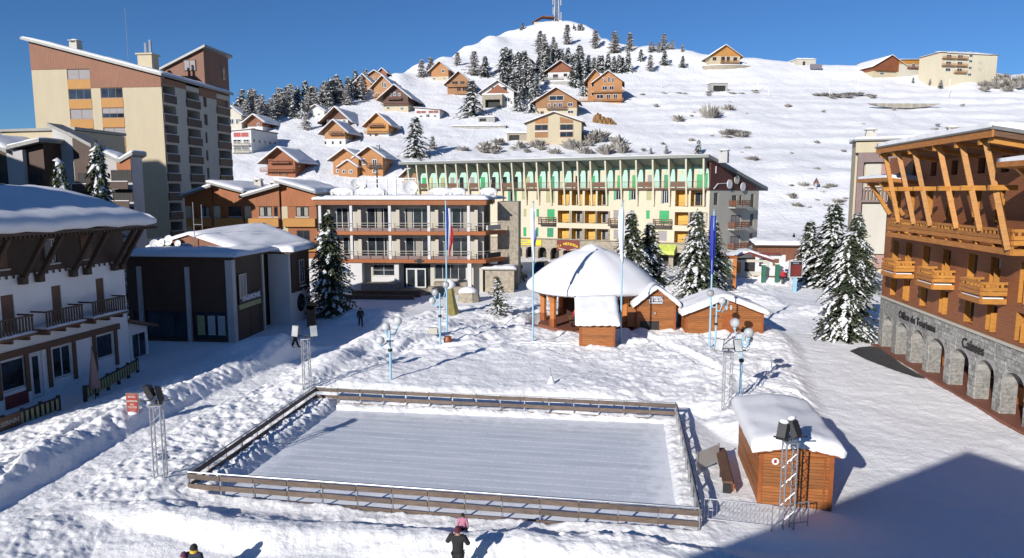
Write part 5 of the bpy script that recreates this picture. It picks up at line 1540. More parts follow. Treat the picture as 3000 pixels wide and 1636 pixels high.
window(b, -.28, 1.35, .3, .34, -.06, 'hut_trim', 'curtain', 0, .05)
part(b, 'hatch', MB().box(-1.3,.25,-.06,-.04,-.2,.85), M['dark'])
part(b, 'side_door', MB().box(-2.35,-1.65,.2,.26,.3,2.0), M['hut'])
k = stand(2126, 978)
b = hut('wide_hut', 'wide plank hut with low snowy gable, right of the sales hut', (k.x, k.y+.5, k.z-.1), R(-2), 6.2, 3.4, 1.75, 2.95, .17, .42, .4, seed=10)
for x in (.15, .5): part(b, 'vent', MB().ball((x,-.07,2.25), .1, .03, .22, 8, 6), M['greywall'])
part(b, 'hatch', MB().tube((1.75,-.06,.25),(1.75,-.04,.25),.4,14), M['dark'])
part(b, 'door', MB().box(-.15,.95,-.058,-.037,-.3,1.7), M['hut_trim'])

# ================================================================ barriers, boards, small furniture
def barrier(p, ang, L, lab):
    T = thing('crowd_barrier', lab, 'barrier', p, ang, 'crowd barriers by the ticket hut')
    part(T, 'frame', MB().tube((0,0,1.0),(L,0,1.0),.022,6).tube((0,0,.25),(L,0,.25),.022,6).tube((0,0,0),(0,0,1.0),.022,6).tube((L,0,0),(L,0,1.0),.022,6), M['steel'])
    me = shared('barrier_bar', lambda: MB().tube((0,0,.27),(0,0,.98),.009,5).mesh('bar', M['steel']))
    n = int(L/.14)
    for i in range(1, n): part(T, 'bar', me, None, loc=(L*i/n, 0, 0))
a = stand(2062, 1528); barrier((a.x, a.y, a.z-.15), R(-14), 2.3, 'galvanised crowd barrier between the rink corner and the front floodlight tower')
a = stand(2312, 1545); barrier((a.x, a.y, a.z-.12), R(14), .75, 'short galvanised barrier right of the front floodlight tower')
def red_board():
    p = stand(391, 1216)
    T = thing('menu_board', 'red menu board with pale lettering standing in the snow on the left', 'sign', (p.x, p.y, p.z), R(-4))
    part(T, 'frame', MB().box(-.33,.33,-.03,.03,.02,1.1), M['mauve'])
    part(T, 'panel', MB().box(-.28,.28,-.05,-.031,.1,1.06), M['red'])
    for z, w in ((1.01,.42),(.27,.4),(.18,.3)):
        mb = MB(); n = 7
        for i in range(n): mb.box(-w/2+w*i/n+.01, -w/2+w*(i+1)/n-.01, -.056, -.051, z-.025, z+.025)
        part(T, 'print', mb, M['pink'], kind='stuff')
    for s, z in (('EXTRA', .9), ('GAMMON', .68), ('SPA', .5), ('TOUTES', .36)): part(T, 'lettering', text_mesh(s, .13, M['pale'], .003, .004), None, loc=(0, -.056, z))
    part(T, 'snow', MB().ball((0,-.1,.05), .32, .18, .09, 10, 5), M['snow_roof'], True)
red_board()
def led_sign():
    p = stand(2327, 856)
    T = thing('information_screen', 'dark information screen with red text lines on a pale blue post', 'sign', (p.x, p.y, p.z-.2), R(4))
    h = at(2327, 814, p.y).z-p.z+.2; w = 26*p.y/FPX; hh = 50*p.y/FPX
    part(T, 'post', MB().box(-.22,.22,-.1,.1,0,h), M['pole_blue'])
    s = part(T, 'housing', MB().box(-w*.75,w*.75,-.16,.16,h,h+hh), M['greywall'])
    part(s, 'display', MB().box(-w*.66,w*.66,-.19,-.161,h+.08*hh,h+.95*hh), M['black'])
    me = shared('ledline', lambda: MB().box(-w*.58,w*.58,-.2,-.191,0,.13).mesh('text_line', M['red_dark']))
    for i in range(9): part(s, 'text_line', me, None, loc=(0, 0, h+.13*hh+i*.072*hh))
    part(s, 'header', MB().box(-w*.4,w*.3,-.2,-.191,h+.82*hh,h+.9*hh), M['steel'])
led_sign()
def map_board():
    p = stand(2118, 842)
    T = thing('piste_map', 'orange framed map board with pale green map behind the flagpoles', 'sign', (p.x, p.y, p.z-.2), R(-2))
    for x in (-1.25, 1.25): part(T, 'post', MB().box(x-.2,x+.2,-.15,.15,0,3.9), M['orange_plain'])
    part(T, 'frame', MB().box(-1.05,1.05,-.05,.05,.9,3.6), M['pale']); part(T, 'map', MB().box(-.85,.85,-.08,-.051,1.2,3.35), M['olive']); part(T, 'map_detail', MB().box(-.5,.4,-.09,-.081,2.0,3.0), M['teal'])
    part(T, 'lintel', MB().box(-1.5,1.5,-.2,.2,3.61,3.9), M['hut_trim'])
map_board()
# snack stall and terrace behind it
p = stand(2190, 812)
T = thing('snack_stall', 'small stall with a red brown roof under snow beside the map board', 'stall', (p.x, p.y, p.z-.1), R(-6))
part(T, 'wall', MB().wall(-2.6,2.6,0,2.4,[(-2.1,-.9,.7,2.1),(-.4,1.9,.9,2.1)],.3).box(-2.6,2.6,.31,3,0,2.4), M['pale'])
part(T, 'shutter', MB().box(-2.09,-.91,.05,.12,.71,2.09), M['orange_plain']); part(T, 'counter', MB().box(-.39,1.89,.2,.26,.91,2.09), M['dark'])
rf = part(T, 'roof', MB().xz([(-3.1,2.25),(0,3.3),(3.1,2.25),(3.1,2.42),(0,3.5),(-3.1,2.42)], -.6, 3.4), M['red_dark'])
part(rf, 'snow', snow_cap([(-3.1,-.6,2.45),(0,-.6,3.5),(0,3.4,3.5),(-3.1,3.4,2.45)], .3, seed=71), M['snow_roof'], True)
part(rf, 'snow', snow_cap([(0,-.6,3.5),(3.1,-.6,2.45),(3.1,3.4,2.45),(0,3.4,3.5)], .3, seed=72), M['snow_roof'], True)
for i, (px, py, lab) in enumerate(((2118,792,'dark green post left of the snack stall'), (2236,800,'dark green post at the start of the terrace'), (2276,800,'dark green post before the white terrace screen'))):
    p = stand(px, py+22); o = thing('terrace_post', lab, 'post', (p.x, p.y, p.z), 0, 'green posts along the terrace')
    part(o, 'shaft', MB().box(-.22,.22,-.2,.2,0,2.3), M['bottle_green']); part(o, 'cap', MB().box(-.3,.3,-.25,.25,2.301,2.42), M['snow_roof'])
p = stand(2255, 808); T = thing('terrace_screen', 'white terrace screen with openings in front of the dark slope', 'screen', (p.x, p.y, p.z), R(-4))
part(T, 'panel', MB().wall(-1.9,1.9,.2,2.9,[(-1.4,-.6,1.4,2.4),(.3,1.1,1.4,2.4)],.12), M['white_paint']); part(T, 'rail', MB().box(-2,2,-.05,.1,.0,.195), M['brownboard']); part(T, 'awning', MB().box(-2.1,1.2,-.4,.3,2.95,3.15), M['red_dark'])
p = stand(2312, 800); T = thing('ticket_cabin', 'low brown cabin with snow behind the information screen', 'cabin', (p.x+1, p.y+6, p.z), R(-6))
part(T, 'wall', MB().box(-3.2,3.2,0,3,0,3.2), M['tower_wood']); rf = part(T, 'roof', MB().box(-3.6,3.6,-.5,3.4,3.21,3.4), M['darkboard'])
part(rf, 'snow', snow_cap([(-3.6,-.5,3.4),(3.6,-.5,3.4),(3.6,3.4,3.9),(-3.6,3.4,3.9)], .5, seed=73), M['snow_roof'], True)
def terrace_fence(p, q, lab, n, board=None, sign=None):
    p, q = Vector(p), Vector(q); L = (q-p).length
    T = thing('terrace_fence', lab, 'fence', p, math.atan2(q.y-p.y, q.x-p.x), 'low dark fences before the white chalet')
    part(T, 'rail', MB().box(0,L,-.05,.05,.72,.82).box(0,L,-.05,.05,.12,.2), M['black'])
    me = shared('terrslat', lambda: MB().box(-.09,.09,-.075,-.051,.1,.74).mesh('slat', M['olive']))
    k = int(L/.34)
    for i in range(k):
        x = .2+(L-.4)*i/(k-1)
        if sign and x < sign: continue
        part(T, 'slat', me, None, loc=(x, 0, 0))
    for i in range(n+1): part(T, 'post', MB().box(L*i/n-.08,L*i/n+.08,-.04,.12,-.4,.9), M['black'])
    part(T, 'backing', MB().box(0,L,.055,.09,.1,.7), M['darkboard'])
    return T
t = terrace_fence((-26.3,33.6,-.25), (-25.6,38.4,-.2), 'low dark fence with white sign lettering at the left edge', 4, sign=2.2)
part(t, 'sign_board', MB().box(-.1,2.15,-.13,-.08,.08,.85), M['brownboard'])
part(t, 'lettering', text_mesh('N-ST-SERNIN', .34, M['pale'], .005, .006), None, loc=(1.02,-.14,.47))
terrace_fence((-25.0,39.9,-.1), (-25.6,46.8,-.05), 'low dark slatted fence with a railing end, below the chalet windows', 5)
p = Vector((-24.5, 40.0, -.1)); T = thing('parasol', 'closed greyish parasol standing by the dark fence', 'parasol', p)
part(T, 'pole', MB().tube((0,0,0),(0,0,3.2),.03,6), M['black'])
vs = MB()
for i in range(8):
    a, b = 2*math.pi*i/8, 2*math.pi*(i+1)/8; k = .22 if i % 2 else .3; k2 = .3 if i % 2 else .22
    vs.add([(0,0,3.15),(k*.55*math.cos(a),k*.55*math.sin(a),2.2),(k2*.55*math.cos(b),k2*.55*math.sin(b),2.2)], [(0,1,2)])
    vs.add([(k*.55*math.cos(a),k*.55*math.sin(a),2.2),(k2*.55*math.cos(b),k2*.55*math.sin(b),2.2),(k2*1.25*math.cos(b),k2*1.25*math.sin(b),.75),(k*1.25*math.cos(a),k*1.25*math.sin(a),.75)], [(0,3,2,1)])
part(T, 'canopy', vs, M['mauve'])
# odd pieces in the snow beside the second lamp
p = stand(1326, 915); T = thing('standing_stone', 'olive coloured standing stone with a cap of snow near the town hall steps', 'stone', (p.x, p.y, p.z-.3))
part(T, 'stone_body', MB().tube((0,0,0),(-.1,0,1.2),.75,7,.5).tube((-.1,0,1.2),(-.25,0,2.9),.5,7,.28), plain('lichen_stone', (.20,.17,.06), .9, .25, 2, .5))
part(T, 'snow', MB().ball((-.28,0,3.0), .6, .5, .5, 10, 6), M['snow_roof'], True)
p = stand(1372, 890); T = thing('stone_trough', 'round stone trough heaped with snow in front of the town hall', 'trough', (p.x, p.y+1.5, p.z-.3))
part(T, 'basin', MB().tube((0,0,0),(0,0,1.35),1.35,9,1.1), M['stone_warm']); part(T, 'snow', MB().ball((-.1,0,1.35), 1.1, .9, .6, 14, 6), M['snow_roof'], True)
p = stand(1312, 1008); T = thing('planter_barrel', 'small brown barrel half buried in snow beside the lamp', 'barrel', (p.x, p.y, p.z-.1))
part(T, 'barrel_body', MB().lathe((0,0,0), [(.24,0),(.32,.3),(.25,.6)], 12), M['hut_trim']); part(T, 'hoop', MB().lathe((0,0,.12), [(.3,0),(.31,.06)], 12), M['black'])
p = stand(1270, 998); T = thing('utility_box', 'pale utility box in the snow left of the lamp', 'box', (p.x, p.y, p.z-.1))
part(T, 'cabinet', MB().box(-.35,.3,-.2,.2,.35,.8), M['pale']); part(T, 'foot', MB().box(-.2,-.1,-.1,.1,-.1,.345).box(.05,.15,-.1,.1,-.1,.345), M['steel'])
p = stand(1615, 1128); T = thing('snow_pinnacle', 'small snow covered stake poking from the snow behind the rink', 'stake', (p.x, p.y, p.z-.1))
part(T, 'snow', MB().tube((0,0,0),(0,0,.55),.3,9,.05), M['snow_roof'], True); part(T, 'stick', MB().tube((0,0,.5),(-.06,0,1.1),.015,5), M['brownboard'])
p = stand(913, 958); T = thing('wooden_stele', 'brown wooden post with rounded top in front of the dark spruce', 'post', (p.x, p.y, p.z-.3))
part(T, 'shaft', MB().box(-.38,.38,-.12,.12,0,2.2).tube((0,-.12,2.2),(0,.12,2.2),.379,16), M['brownboard']); part(T, 'foot', MB().box(-.48,.48,-.25,.25,-.1,.2), M['stone_warm'])

# ================================================================ parked cars
def car(px, py, yaw, mat, lab, tall=1.0):
    p = stand(px, py)
    T = thing('parked_car', lab, 'car', (p.x, p.y, p.z-.02), R(yaw), 'cars parked before the hotel arcade')
    prof = [(-2.1,.35),(-2.15,.75),(-2.0,.98),(-1.1,1.05),(1.35,1.05),(2.05,.9),(2.15,.55),(2.05,.32)]
    mb = MB(); n = len(prof)
    for y, k in ((-.85,.93),(-.8,1),(.8,1),(.85,.93)): mb.v += [(x*(.99 if k < 1 else 1), y, .32+(z-.32)*k*tall) for x, z in prof]
    for j in range(3): mb.f += [(j*n+i, j*n+(i+1) % n, (j+1)*n+(i+1) % n, (j+1)*n+i) for i in range(n)]
    mb.f += [tuple(range(n-1,-1,-1)), tuple(range(3*n,4*n))]
    part(T, 'body', mb, mat)
    cab = [(-1.75,1.0),(-1.35,1.5),(.5,1.55),(1.2,1.04)]
    mb = MB(); n = 4
    for y, k in ((-.82,0),(-.66,1),(.66,1),(.82,0)):
        mb.v += [(x, y if not (k == 0 and z > 1.3) else y*.8, z*tall) for x, z in cab]
    for j in range(3): mb.f += [(j*n+i, j*n+(i+1) % n, (j+1)*n+(i+1) % n, (j+1)*n+i) for i in range(n)]
    mb.f += [tuple(range(n-1,-1,-1)), tuple(range(3*n,4*n))]
    c = part(T, 'cabin_glass', mb, M['glass'])
    part(c, 'roof_panel', MB().box(-1.32,.48,-.6,.6,1.555*tall,1.59*tall), mat)
    for x in (-1.3, 1.3):
        for y in (-.78, .78):
            w = part(T, 'wheel', MB().tube((x,y-.1,.33),(x,y+.1,.33),.33,14), M['black']); part(w, 'rim', MB().tube((x,y-.105,.33),(x,y+.105,.33),.19,10), M['steel'])
    for y in (-.6, .6): part(T, 'headlight', MB().box(2.1,2.17,y-.16,y+.16,.66*tall,.78*tall), M['globe'])
    return T
DK = plain('dark_car_paint', (.018,.02,.024), .25, .1); BL = plain('blue_car_paint', (.03,.06,.12), .25, .1); OL = plain('olive_car_paint', (.035,.035,.02), .3, .1)
car(1508, 826, 60, DK, 'dark car nearest the town hall corner, its roof in the shade', 1.0)
car(1590, 800, 70, BL, 'dark blue car half hidden behind the white flagpole', 1.15)
car(1500, 797, 65, OL, 'olive brown car parked behind the dark car', 1.05)
# ================================================================ houses on the hillside
HW = {
 'redwood': wood('red_brown_chalet_boards', (.27,.085,.03), 'x', .3, .65, .25, .25),
 'orange': wood('orange_chalet_boards', (.40,.18,.06), 'x', .3, .65, .2, .2),
 'yellow': wood('new_honey_boards', (.50,.235,.06), 'x', .3, .65, .2, .2),
 'brown': wood('dark_brown_chalet_boards', (.13,.05,.028), 'x', .3, .65, .25, .3),
 'tan': wood('tan_chalet_boards', (.38,.19,.075), 'x', .3, .65, .2, .25),
}
M.update({'h_'+k: v for k, v in HW.items()})
def chalet(name, lab, fx0, fx1, yb, ye, ya, upper, lower=None, wood_to=None, over=10, wins=(), side=None, yaw=-9, balcony=None, d=None, mono=0, chim=False, cat='chalet', inset=0, extra=None):
    """gabled house whose gable faces the village; pixel columns fx0..fx1, rows of base, eave and ridge; windows in gable fractions (u0,u1,v0,v1)"""
    p = hit((fx0+fx1)/2, yb)
    k = p.y/FPX
    a0 = math.atan2(p.x, p.y)
    W = (fx1-fx0)*k/max(.5, math.cos(R(yaw)+a0)); E = (yb-ye)*k; A = (yb-ya)*k; O = over*k*.9
    D = d or W*1.15
    T = thing(name, lab, cat, (p.x, p.y, p.z), R(yaw))
    top = lambda x: A-(A-E)*abs(x)/(W/2) if not mono else E+(A-E)*(.5+mono*x/W)
    wt = (yb-wood_to)*k if wood_to else 0
    hs = []
    for u0, u1, v0, v1 in [w[:4] for w in wins]: hs.append((-W/2+W*u0, -W/2+W*u1, E*v0, E*v1))
    up = M[upper]
    if lower and wt > 0:
        part(T, 'base_wall', MB().box(-W/2,W/2,0,D,-3,wt), M[lower])
    z0 = wt if (lower and wt > 0) else -3
    if mono: body = MB().xz([(-W/2,z0+.003),(W/2,z0+.003),(W/2,top(W/2)),(-W/2,top(-W/2))], -.06 if lower else 0, D)
    else: body = MB().xz([(-W/2,z0+.003),(W/2,z0+.003),(W/2,E),(0,A),(-W/2,E)], -.06 if lower else 0, D)
    part(T, 'timber_wall' if upper.startswith('h_') else 'rendered_wall', body, up)
    for i, (w, h) in enumerate(zip(wins, hs)):
        fm = w[4] if len(w) > 4 else 'white_paint'; gm = w[5] if len(w) > 5 else 'glass'
        window(T, h[0], h[2], h[1]-h[0], h[3]-h[2], -.1, fm, gm, 1 if (h[1]-h[0]) > .9 else 0, min(.12, (h[1]-h[0])*.14))
    # side windows
    r = random.Random(int(fx0*7+yb))
    n = max(1, int(D/3.2))
    for i in range(n):
        y = D*(i+.5)/n-.4
        slab(T, 'window', 0, 0, .8, .9, 0, .05, 'glass', rotz=R(90), loc=(W/2+.06, y, E*.55))
    th = .22
    if mono:
        e = (A-E)/W*mono
        rf = part(T, 'roof', MB().xz([(-W/2-O,top(-W/2)-e*O),(W/2+O,top(W/2)+e*O),(W/2+O,top(W/2)+e*O+th),(-W/2-O,top(-W/2)-e*O+th)], -O, D+O), M['brownboard'])
        part(rf, 'snow', snow_cap([(-W/2-O,-O,top(-W/2)-e*O+th),(W/2+O,-O,top(W/2)+e*O+th),(W/2+O,D+O,top(W/2)+e*O+th),(-W/2-O,D+O,top(-W/2)-e*O+th)], .38, n=8, m=8, seed=int(fx0), wob=.03), M['snow_roof'], True)
    else:
        e = (A-E)/(W/2); w2 = W/2+O; zl = A-e*w2
        rf = part(T, 'roof', MB().xz([(-w2,zl),(0,A),(w2,zl),(w2,zl+th),(0,A+th),(-w2,zl+th)], -O, D+O), M['brownboard'] if upper != 'h_yellow' else M['h_tan'])
        for s in (-1, 1):
            part(rf, 'snow', snow_cap([(s*w2,-O-.03,zl+th),(0,-O-.03,A+th),(0,D+O,A+th),(s*w2,D+O,zl+th)], .4, n=8, m=8, seed=int(fx0)+s, wob=.03, bulge=.6), M['snow_roof'], True)
    for b in (balcony or ()):
        u0, u1, v, m_ = b[:4]
        x0, x1, z = -W/2+W*u0, -W/2+W*u1, E*v
        h = min(1.0, E*.22)
        bl = part(T, 'balcony', MB().box(x0,x1,-1.1,-.065,z-.15,z), M[m_])
        for q in (.15, .5, .85): part(bl, 'rail', MB().box(x0,x1,-1.14,-1.06,z+h*q-.06,z+h*q+.1), M[m_])
        for q in range(4): part(bl, 'post', MB().box(x0+(x1-x0)*q/3-.06,x0+(x1-x0)*q/3+.06,-1.05,-.97,z,z+h), M[m_])
    if chim: chimney(T, W*.15, D*.45, A-.6, .8, 1.1, 'concrete')
    return T
g2 = lambda: None
A_ = lambda x: 650+.2846*x
chalet('chalet', 'red brown chalet just above the residence roofs, white balcony line along its base', 787, 863, 519, 469, 438, 'h_redwood', over=22,
       wins=((.15,.3,.1,.28,'h_orange'),(.4,.5,.05,.3,'h_orange'),(.6,.72,.05,.3,'h_orange')), balcony=((-.2,1.0,.30,'h_redwood'),(.12,.85,.78,'h_redwood')))
chalet('chalet', 'orange chalet, left one of the joined pair above the town hall roof', 978, 1050, 513, 466, 440, 'h_orange', over=14,
       wins=((.12,.28,.15,.35),(.35,.5,.45,.85),(.6,.74,.45,.85)), d=8)
chalet('chalet', 'orange chalet, right one of the joined pair, with a dark little balcony', 1048, 1121, 514, 462, 436, 'h_orange', over=14,
       wins=((.2,.33,.55,.9),(.6,.78,.45,.85),(.6,.74,.1,.3)), balcony=((.42,.95,.42,'h_brown'),), chim=True)
chalet('porch_house', 'small orange gabled porch in front of the joined pair of chalets', 994, 1046, 517, 492, 474, 'h_orange', over=6, wins=((.2,.35,.3,.7),(.55,.75,.3,.7)), d=3.4, cat='house')
chalet('chalet', 'tan timber chalet with a long white base standing alone mid slope', 953, 1011, 429, 385, 358, 'h_tan', 'white', 409, over=16,
       wins=((.0,.07,.12,.3,'h_brown'),(.35,.43,.12,.3,'h_brown'),(.72,.8,.12,.3,'h_brown')), balcony=((.28,.92,.72,'h_brown'),), d=9)
chalet('chalet', 'bright honey coloured chalet with a dark carved board on its gable', 1077, 1138, 406, 365, 337, 'h_yellow', 'white', 392, over=13,
       wins=((.1,.2,.05,.28),(.35,.5,.05,.28,'h_orange'),), balcony=((.1,.8,.78,'h_brown'),(-.1,1,.36,'h_yellow')))
chalet('chalet', 'large dark brown chalet on a cream base with a white dormer window', 1125, 1195, 331, 285, 256, 'h_brown', 'cream', 308, over=18,
       wins=((.42,.52,1.02,1.25),(.12,.26,.2,.36),(.68,.8,.15,.33),(.28,.36,1.0,1.18),(.6,.7,1.0,1.18)), balcony=((-.05,1.05,.48,'h_brown'),(.2,.75,.8,'h_brown')), d=13)
chalet('chalet', 'broad brown gabled chalet with white lower storey behind the tan one', 959, 1018, 374, 348, 320, 'h_brown', 'white', 352, over=22,
       wins=((.15,.3,.2,.8),(.5,.65,.2,.8),(.75,.9,.2,.8)), d=14)
chalet('chalet', 'low white chalet with a small brown gable near the ridge trees', 903, 949, 347, 328, 312, 'white', over=8, wins=((.15,.35,.3,.7),(.6,.75,.3,.7)))
chalet('chalet', 'orange gabled chalet with white balconied base at the top of the left cluster', 1043, 1086, 278, 244, 223, 'h_orange', 'white', 258, over=9,
       wins=((.15,.28,.1,.32),(.4,.53,.1,.32),(.68,.8,.1,.32)), balcony=((.0,1,.32,'h_orange'),))
chalet('chalet', 'orange gable peeping over the roof behind the topmost left chalet', 1078, 1118, 250, 224, 211, 'h_orange', over=8, wins=((.4,.55,.6,.9),))
chalet('chalet', 'tan chalet with tall gable windows right of the orange gabled one', 1097, 1148, 294, 254, 228, 'h_tan', over=10,
       wins=((.45,.52,.9,1.25),(.56,.7,.85,1.2),(.1,.3,.3,.5)), balcony=((.0,1.0,.25,'h_tan'),), d=15)
chalet('chalet', 'small low roofed chalet topmost behind the left cluster', 1108, 1132, 234, 215, 204, 'h_redwood', over=6, wins=((.3,.6,.3,.6),), d=9)
chalet('house', 'pale flat roofed house among the frosted ridge trees', 935, 957, 287, 258, 254, 'cream', over=3, mono=-1, wins=((.3,.7,.4,.8),), d=14, cat='house')
chalet('chalet', 'dark red chalet with white base beside the ridge trees at left', 728, 768, 388, 357, 341, 'h_redwood', 'white', 373, over=14, wins=((.3,.5,.1,.4),(.65,.8,.5,.8)), d=12)
t = chalet('apartment_house', 'white apartment house with red shutters and balconies next to the tower', 682, 736, 456, 388, 384, 'white', over=3, mono=1,
       wins=((.12,.9,.74,.96,'white_paint','red'),(.1,.5,.5,.66,'white_paint'),(.6,.9,.5,.66,'white_paint'),(.1,.9,.18,.34,'white_paint')), balcony=((.05,.95,.42,'pale'),(.05,.95,.12,'pale')), d=16, cat='apartments')
chalet('house', 'pink rendered house with a wooden gable half hidden by the tower', 655, 706, 378, 340, 318, 'pale', over=8, wins=((.4,.6,.3,.7),(.7,.85,.3,.7)), cat='house')
chalet('cabin', 'tiny brown gabled cabin between the ridge trees', 829, 842, 336, 326, 315, 'h_brown', over=3, wins=((.3,.7,.2,.7),), cat='cabin')
chalet('house', 'low white house with red brown shutters and a sloping side roof', 1217, 1287, 349, 325, 318, 'white', over=4, mono=-1,
       wins=((.05,.46,.6,.98,'white_paint','red_dark'),(.54,.97,.6,.98,'white_paint','red_dark'),(.18,.3,.15,.45),(.45,.6,.15,.55),(.75,.87,.15,.45)), d=9, cat='house')
chalet('chalet', 'orange chalet with cream base highest on the bare left shoulder', 1265, 1313, 240, 207, 186, 'h_orange', 'cream', 226, over=9, wins=((.6,.8,.75,1.0),(.08,.22,.15,.35),(.7,.82,.15,.35)))
chalet('chalet', 'light orange chalet with stacked balconies left of the dark conifers', 1312, 1378, 281, 244, 215, 'h_orange', over=10,
       wins=((.2,.45,.85,1.1,'h_tan'),(.55,.75,.85,1.1,'h_tan'),(.4,.58,.35,.6,'h_tan'),(.65,.85,.35,.6,'h_tan')), balcony=((.0,1.0,.68,'h_tan'),(.3,1.0,.12,'h_tan')))
t = chalet('chalet', 'white gabled house with a stone arched garage front', 1413, 1504, 315, 272, 243, 'white', 'white', 290, over=10,
       wins=((.3,.8,1.02,1.32,'white_paint'),(.72,.88,.35,.6)), d=11)
part(t, 'gable_cladding', MB().xz([(-4.6,5.3),(4.6,5.3),(.0,8.6)], -.16,-.065), M['h_redwood'])
mb = MB(); mb.box(-5.6,-4.4,-3,-.1,-1,4.4).box(1.4,2.2,-3,-.1,-1,4.4).box(-4.4,1.4,-3,-.1,2.6,4.4)
gar = part(t, 'garage_front', mb, M['stone_warm']); part(gar, 'garage_opening', MB().box(-4.39,1.39,-1.2,-1.0,-1,2.59), M['dark'])
part(gar, 'snow', MB().box(-5.7,2.3,-3.1,-.1,4.41,4.8), M['snow_roof'])
chalet('chalet', 'small grey brown gable deep in the dark conifer wood', 1508, 1555, 196, 178, 161, 'mauve', over=6, wins=((.4,.6,.3,.7),), d=8)
t = chalet('chalet', 'white chalet with brown gable above a concrete retaining wall', 1606, 1678, 241, 208, 184, 'h_redwood', 'white', 214, over=11,
       wins=((.2,.4,.3,.65,'h_redwood'),(.62,.76,.45,.7,'h_redwood')), balcony=((-.15,.6,.22,'concrete'),))
part(t, 'retaining_wall', MB().box(-7,5.5,-4,-3.2,-4,-.3), M['concrete']); part(t, 'snow', MB().box(-7,5.5,-4.1,-.1,-.29,.15), M['snow_roof'])
t = chalet('chalet', 'large orange chalet with white framed balcony windows above the cream house', 1570, 1688, 339, 298, 263, 'h_orange', 'cream', 318, over=11,
       wins=((.33,.68,1.02,1.35,'white_paint'),(.3,.36,.55,.85,'white_paint'),(.44,.52,.55,.85,'white_paint'),(.55,.65,.55,.85),(.78,.9,.6,.85),(.12,.2,.1,.3,'h_orange'),(.78,.92,.12,.32)), balcony=((.28,.76,.42,'h_brown'),), d=12)
t = chalet('apartment_house', 'cream gabled house with two columns of orange panelled windows', 1544, 1701, 419, 362, 334, 'cream', over=9,
       wins=((.15,.39,.62,.9,'h_orange'),(.61,.85,.62,.9,'h_orange'),(.15,.39,.27,.53,'h_orange','h_orange'),(.61,.85,.27,.53,'h_orange'),), cat='apartments', d=13)
k_ = t.location.y/FPX
for u in (.15, .61):
    W_ = 157*k_; x = -W_/2+W_*u
    part(t, 'timber_panel', MB().xz([(x,55*k_),(x+W_*.24,55*k_),(x+W_*.24,(62 if u > .5 else 73)*k_),(x,(73 if u > .5 else 62)*k_)], -.12,-.062), M['h_orange'])
    part(t, 'parapet', MB().box(x-.1,x+W_*.24+.1,-.2,-.13,31*k_,34*k_), M['white_paint'])
chalet('chalet', 'big orange double gabled chalet with long balconies on the open slope', 1740, 1820, 297, 243, 214, 'h_orange', over=8,
       wins=((.35,.42,.95,1.2),(.5,.57,.95,1.25),(.64,.71,.95,1.2),(.3,.48,.55,.78),(.55,.72,.55,.78),(.1,.35,.12,.35),(.45,.6,.1,.35),(.7,.85,.1,.35)), balcony=((-.1,1.08,.45,'h_orange'),(-.5,1.05,.02,'h_orange')), d=12)
chalet('chalet_wing', 'left gable wing of the big double gabled chalet', 1722, 1762, 294, 234, 211, 'h_orange', over=12, wins=((.25,.6,.6,.8),(.25,.6,.2,.4)), d=14, cat='chalet')
t = chalet('chalet', 'cream chalet with orange gable alone on the skyline, walled terrace below', 2081, 2164, 197, 167, 138, 'h_yellow', 'cream', 167, over=9,
       wins=((.1,.22,.6,.9,'h_redwood'),(.38,.5,.45,.95,'h_redwood'),(.56,.66,.45,.95,'h_redwood'),(.78,.9,.55,.9,'h_redwood')), balcony=((.35,.95,.38,'h_tan'),), yaw=2)
mb = MB(); n = 18; rr = random.Random(2)
ter = []
for i in range(n+1):
    t_ = i/n; ter.append((-11+23*t_, -2.5-3.2*math.sin(math.pi*t_)))
for i in range(n):
    (xa, ya), (xb, yb_) = ter[i], ter[i+1]
    mb.add([(xa,ya,-5),(xb,yb_,-5),(xb,yb_,.1),(xa,ya,.1),(xa,ya+.6,-5),(xb,yb_+.6,-5),(xb,yb_+.6,.1),(xa,ya+.6,.1)], [(0,1,2,3),(2,6,7,3),(4,7,6,5)])
wl = part(t, 'retaining_wall', mb, M['stone_warm'])
part(wl, 'snow', MB().xy([(x, y-.1) for x, y in ter]+[(12,1),(-11,1)], .1, .35), M['snow_roof'])
chalet('chalet', 'brown chalet with deep balcony left of the cream hotel on the skyline', 2564, 2650, 224, 199, 168, 'h_redwood', 'cream', 212, over=6,
       wins=((.2,.32,.1,.35),(.75,.9,.2,.45)), balcony=((.05,.62,.55,'h_redwood'),), yaw=12)
t = chalet('skyline_hotel', 'cream four storey hotel block with balconies on the right skyline', 2765, 2902, 240, 166, 163, 'hotel_cream', over=3, mono=-1,
       wins=tuple((u, u+.09, v, v+.12) for u in (.1,.3) for v in (.35,.6,.85))+tuple((.5, .56, v, v+.1) for v in (.2,.45,.7,.9))+tuple((.67, .74, v, v+.1, 'pale', 'pale') for v in (.42,.66)),
       balcony=((.02,.24,.82,'h_tan'),(.26,.46,.82,'h_tan'),(.02,.24,.55,'h_tan'),(.26,.46,.55,'h_tan'),(.24,.46,.3,'h_tan')), cat='hotel', yaw=8, d=13)
rf = [c for c in t.children if c.name.startswith('roof')][0]
part(rf, 'snow', snow_cap([(-11,-.6,76*t.location.y/FPX),(11,-.6,74*t.location.y/FPX),(10.5,8,90*t.location.y/FPX),(-10.5,8,90*t.location.y/FPX)], .35, n=14, m=6, seed=88), M['snow_roof'], True)
for x in (-4, 3): part(t, 'chimney', MB().box(x,x+1.2,4,5,11,13.6), M['concrete'])
chalet('hotel_wing', 'low ochre hotel wing joining the brown chalet and the cream block', 2645, 2768, 214, 181, 176, 'ochre', 'pale', 192, over=4, mono=1,
       wins=((.25,.31,.45,.75,'white_paint'),(.72,.78,.4,.6,'white_paint'),(.5,.56,.5,.7,'white_paint')), balcony=((.15,.36,.35,'h_redwood'),), cat='hotel', yaw=8, d=8)
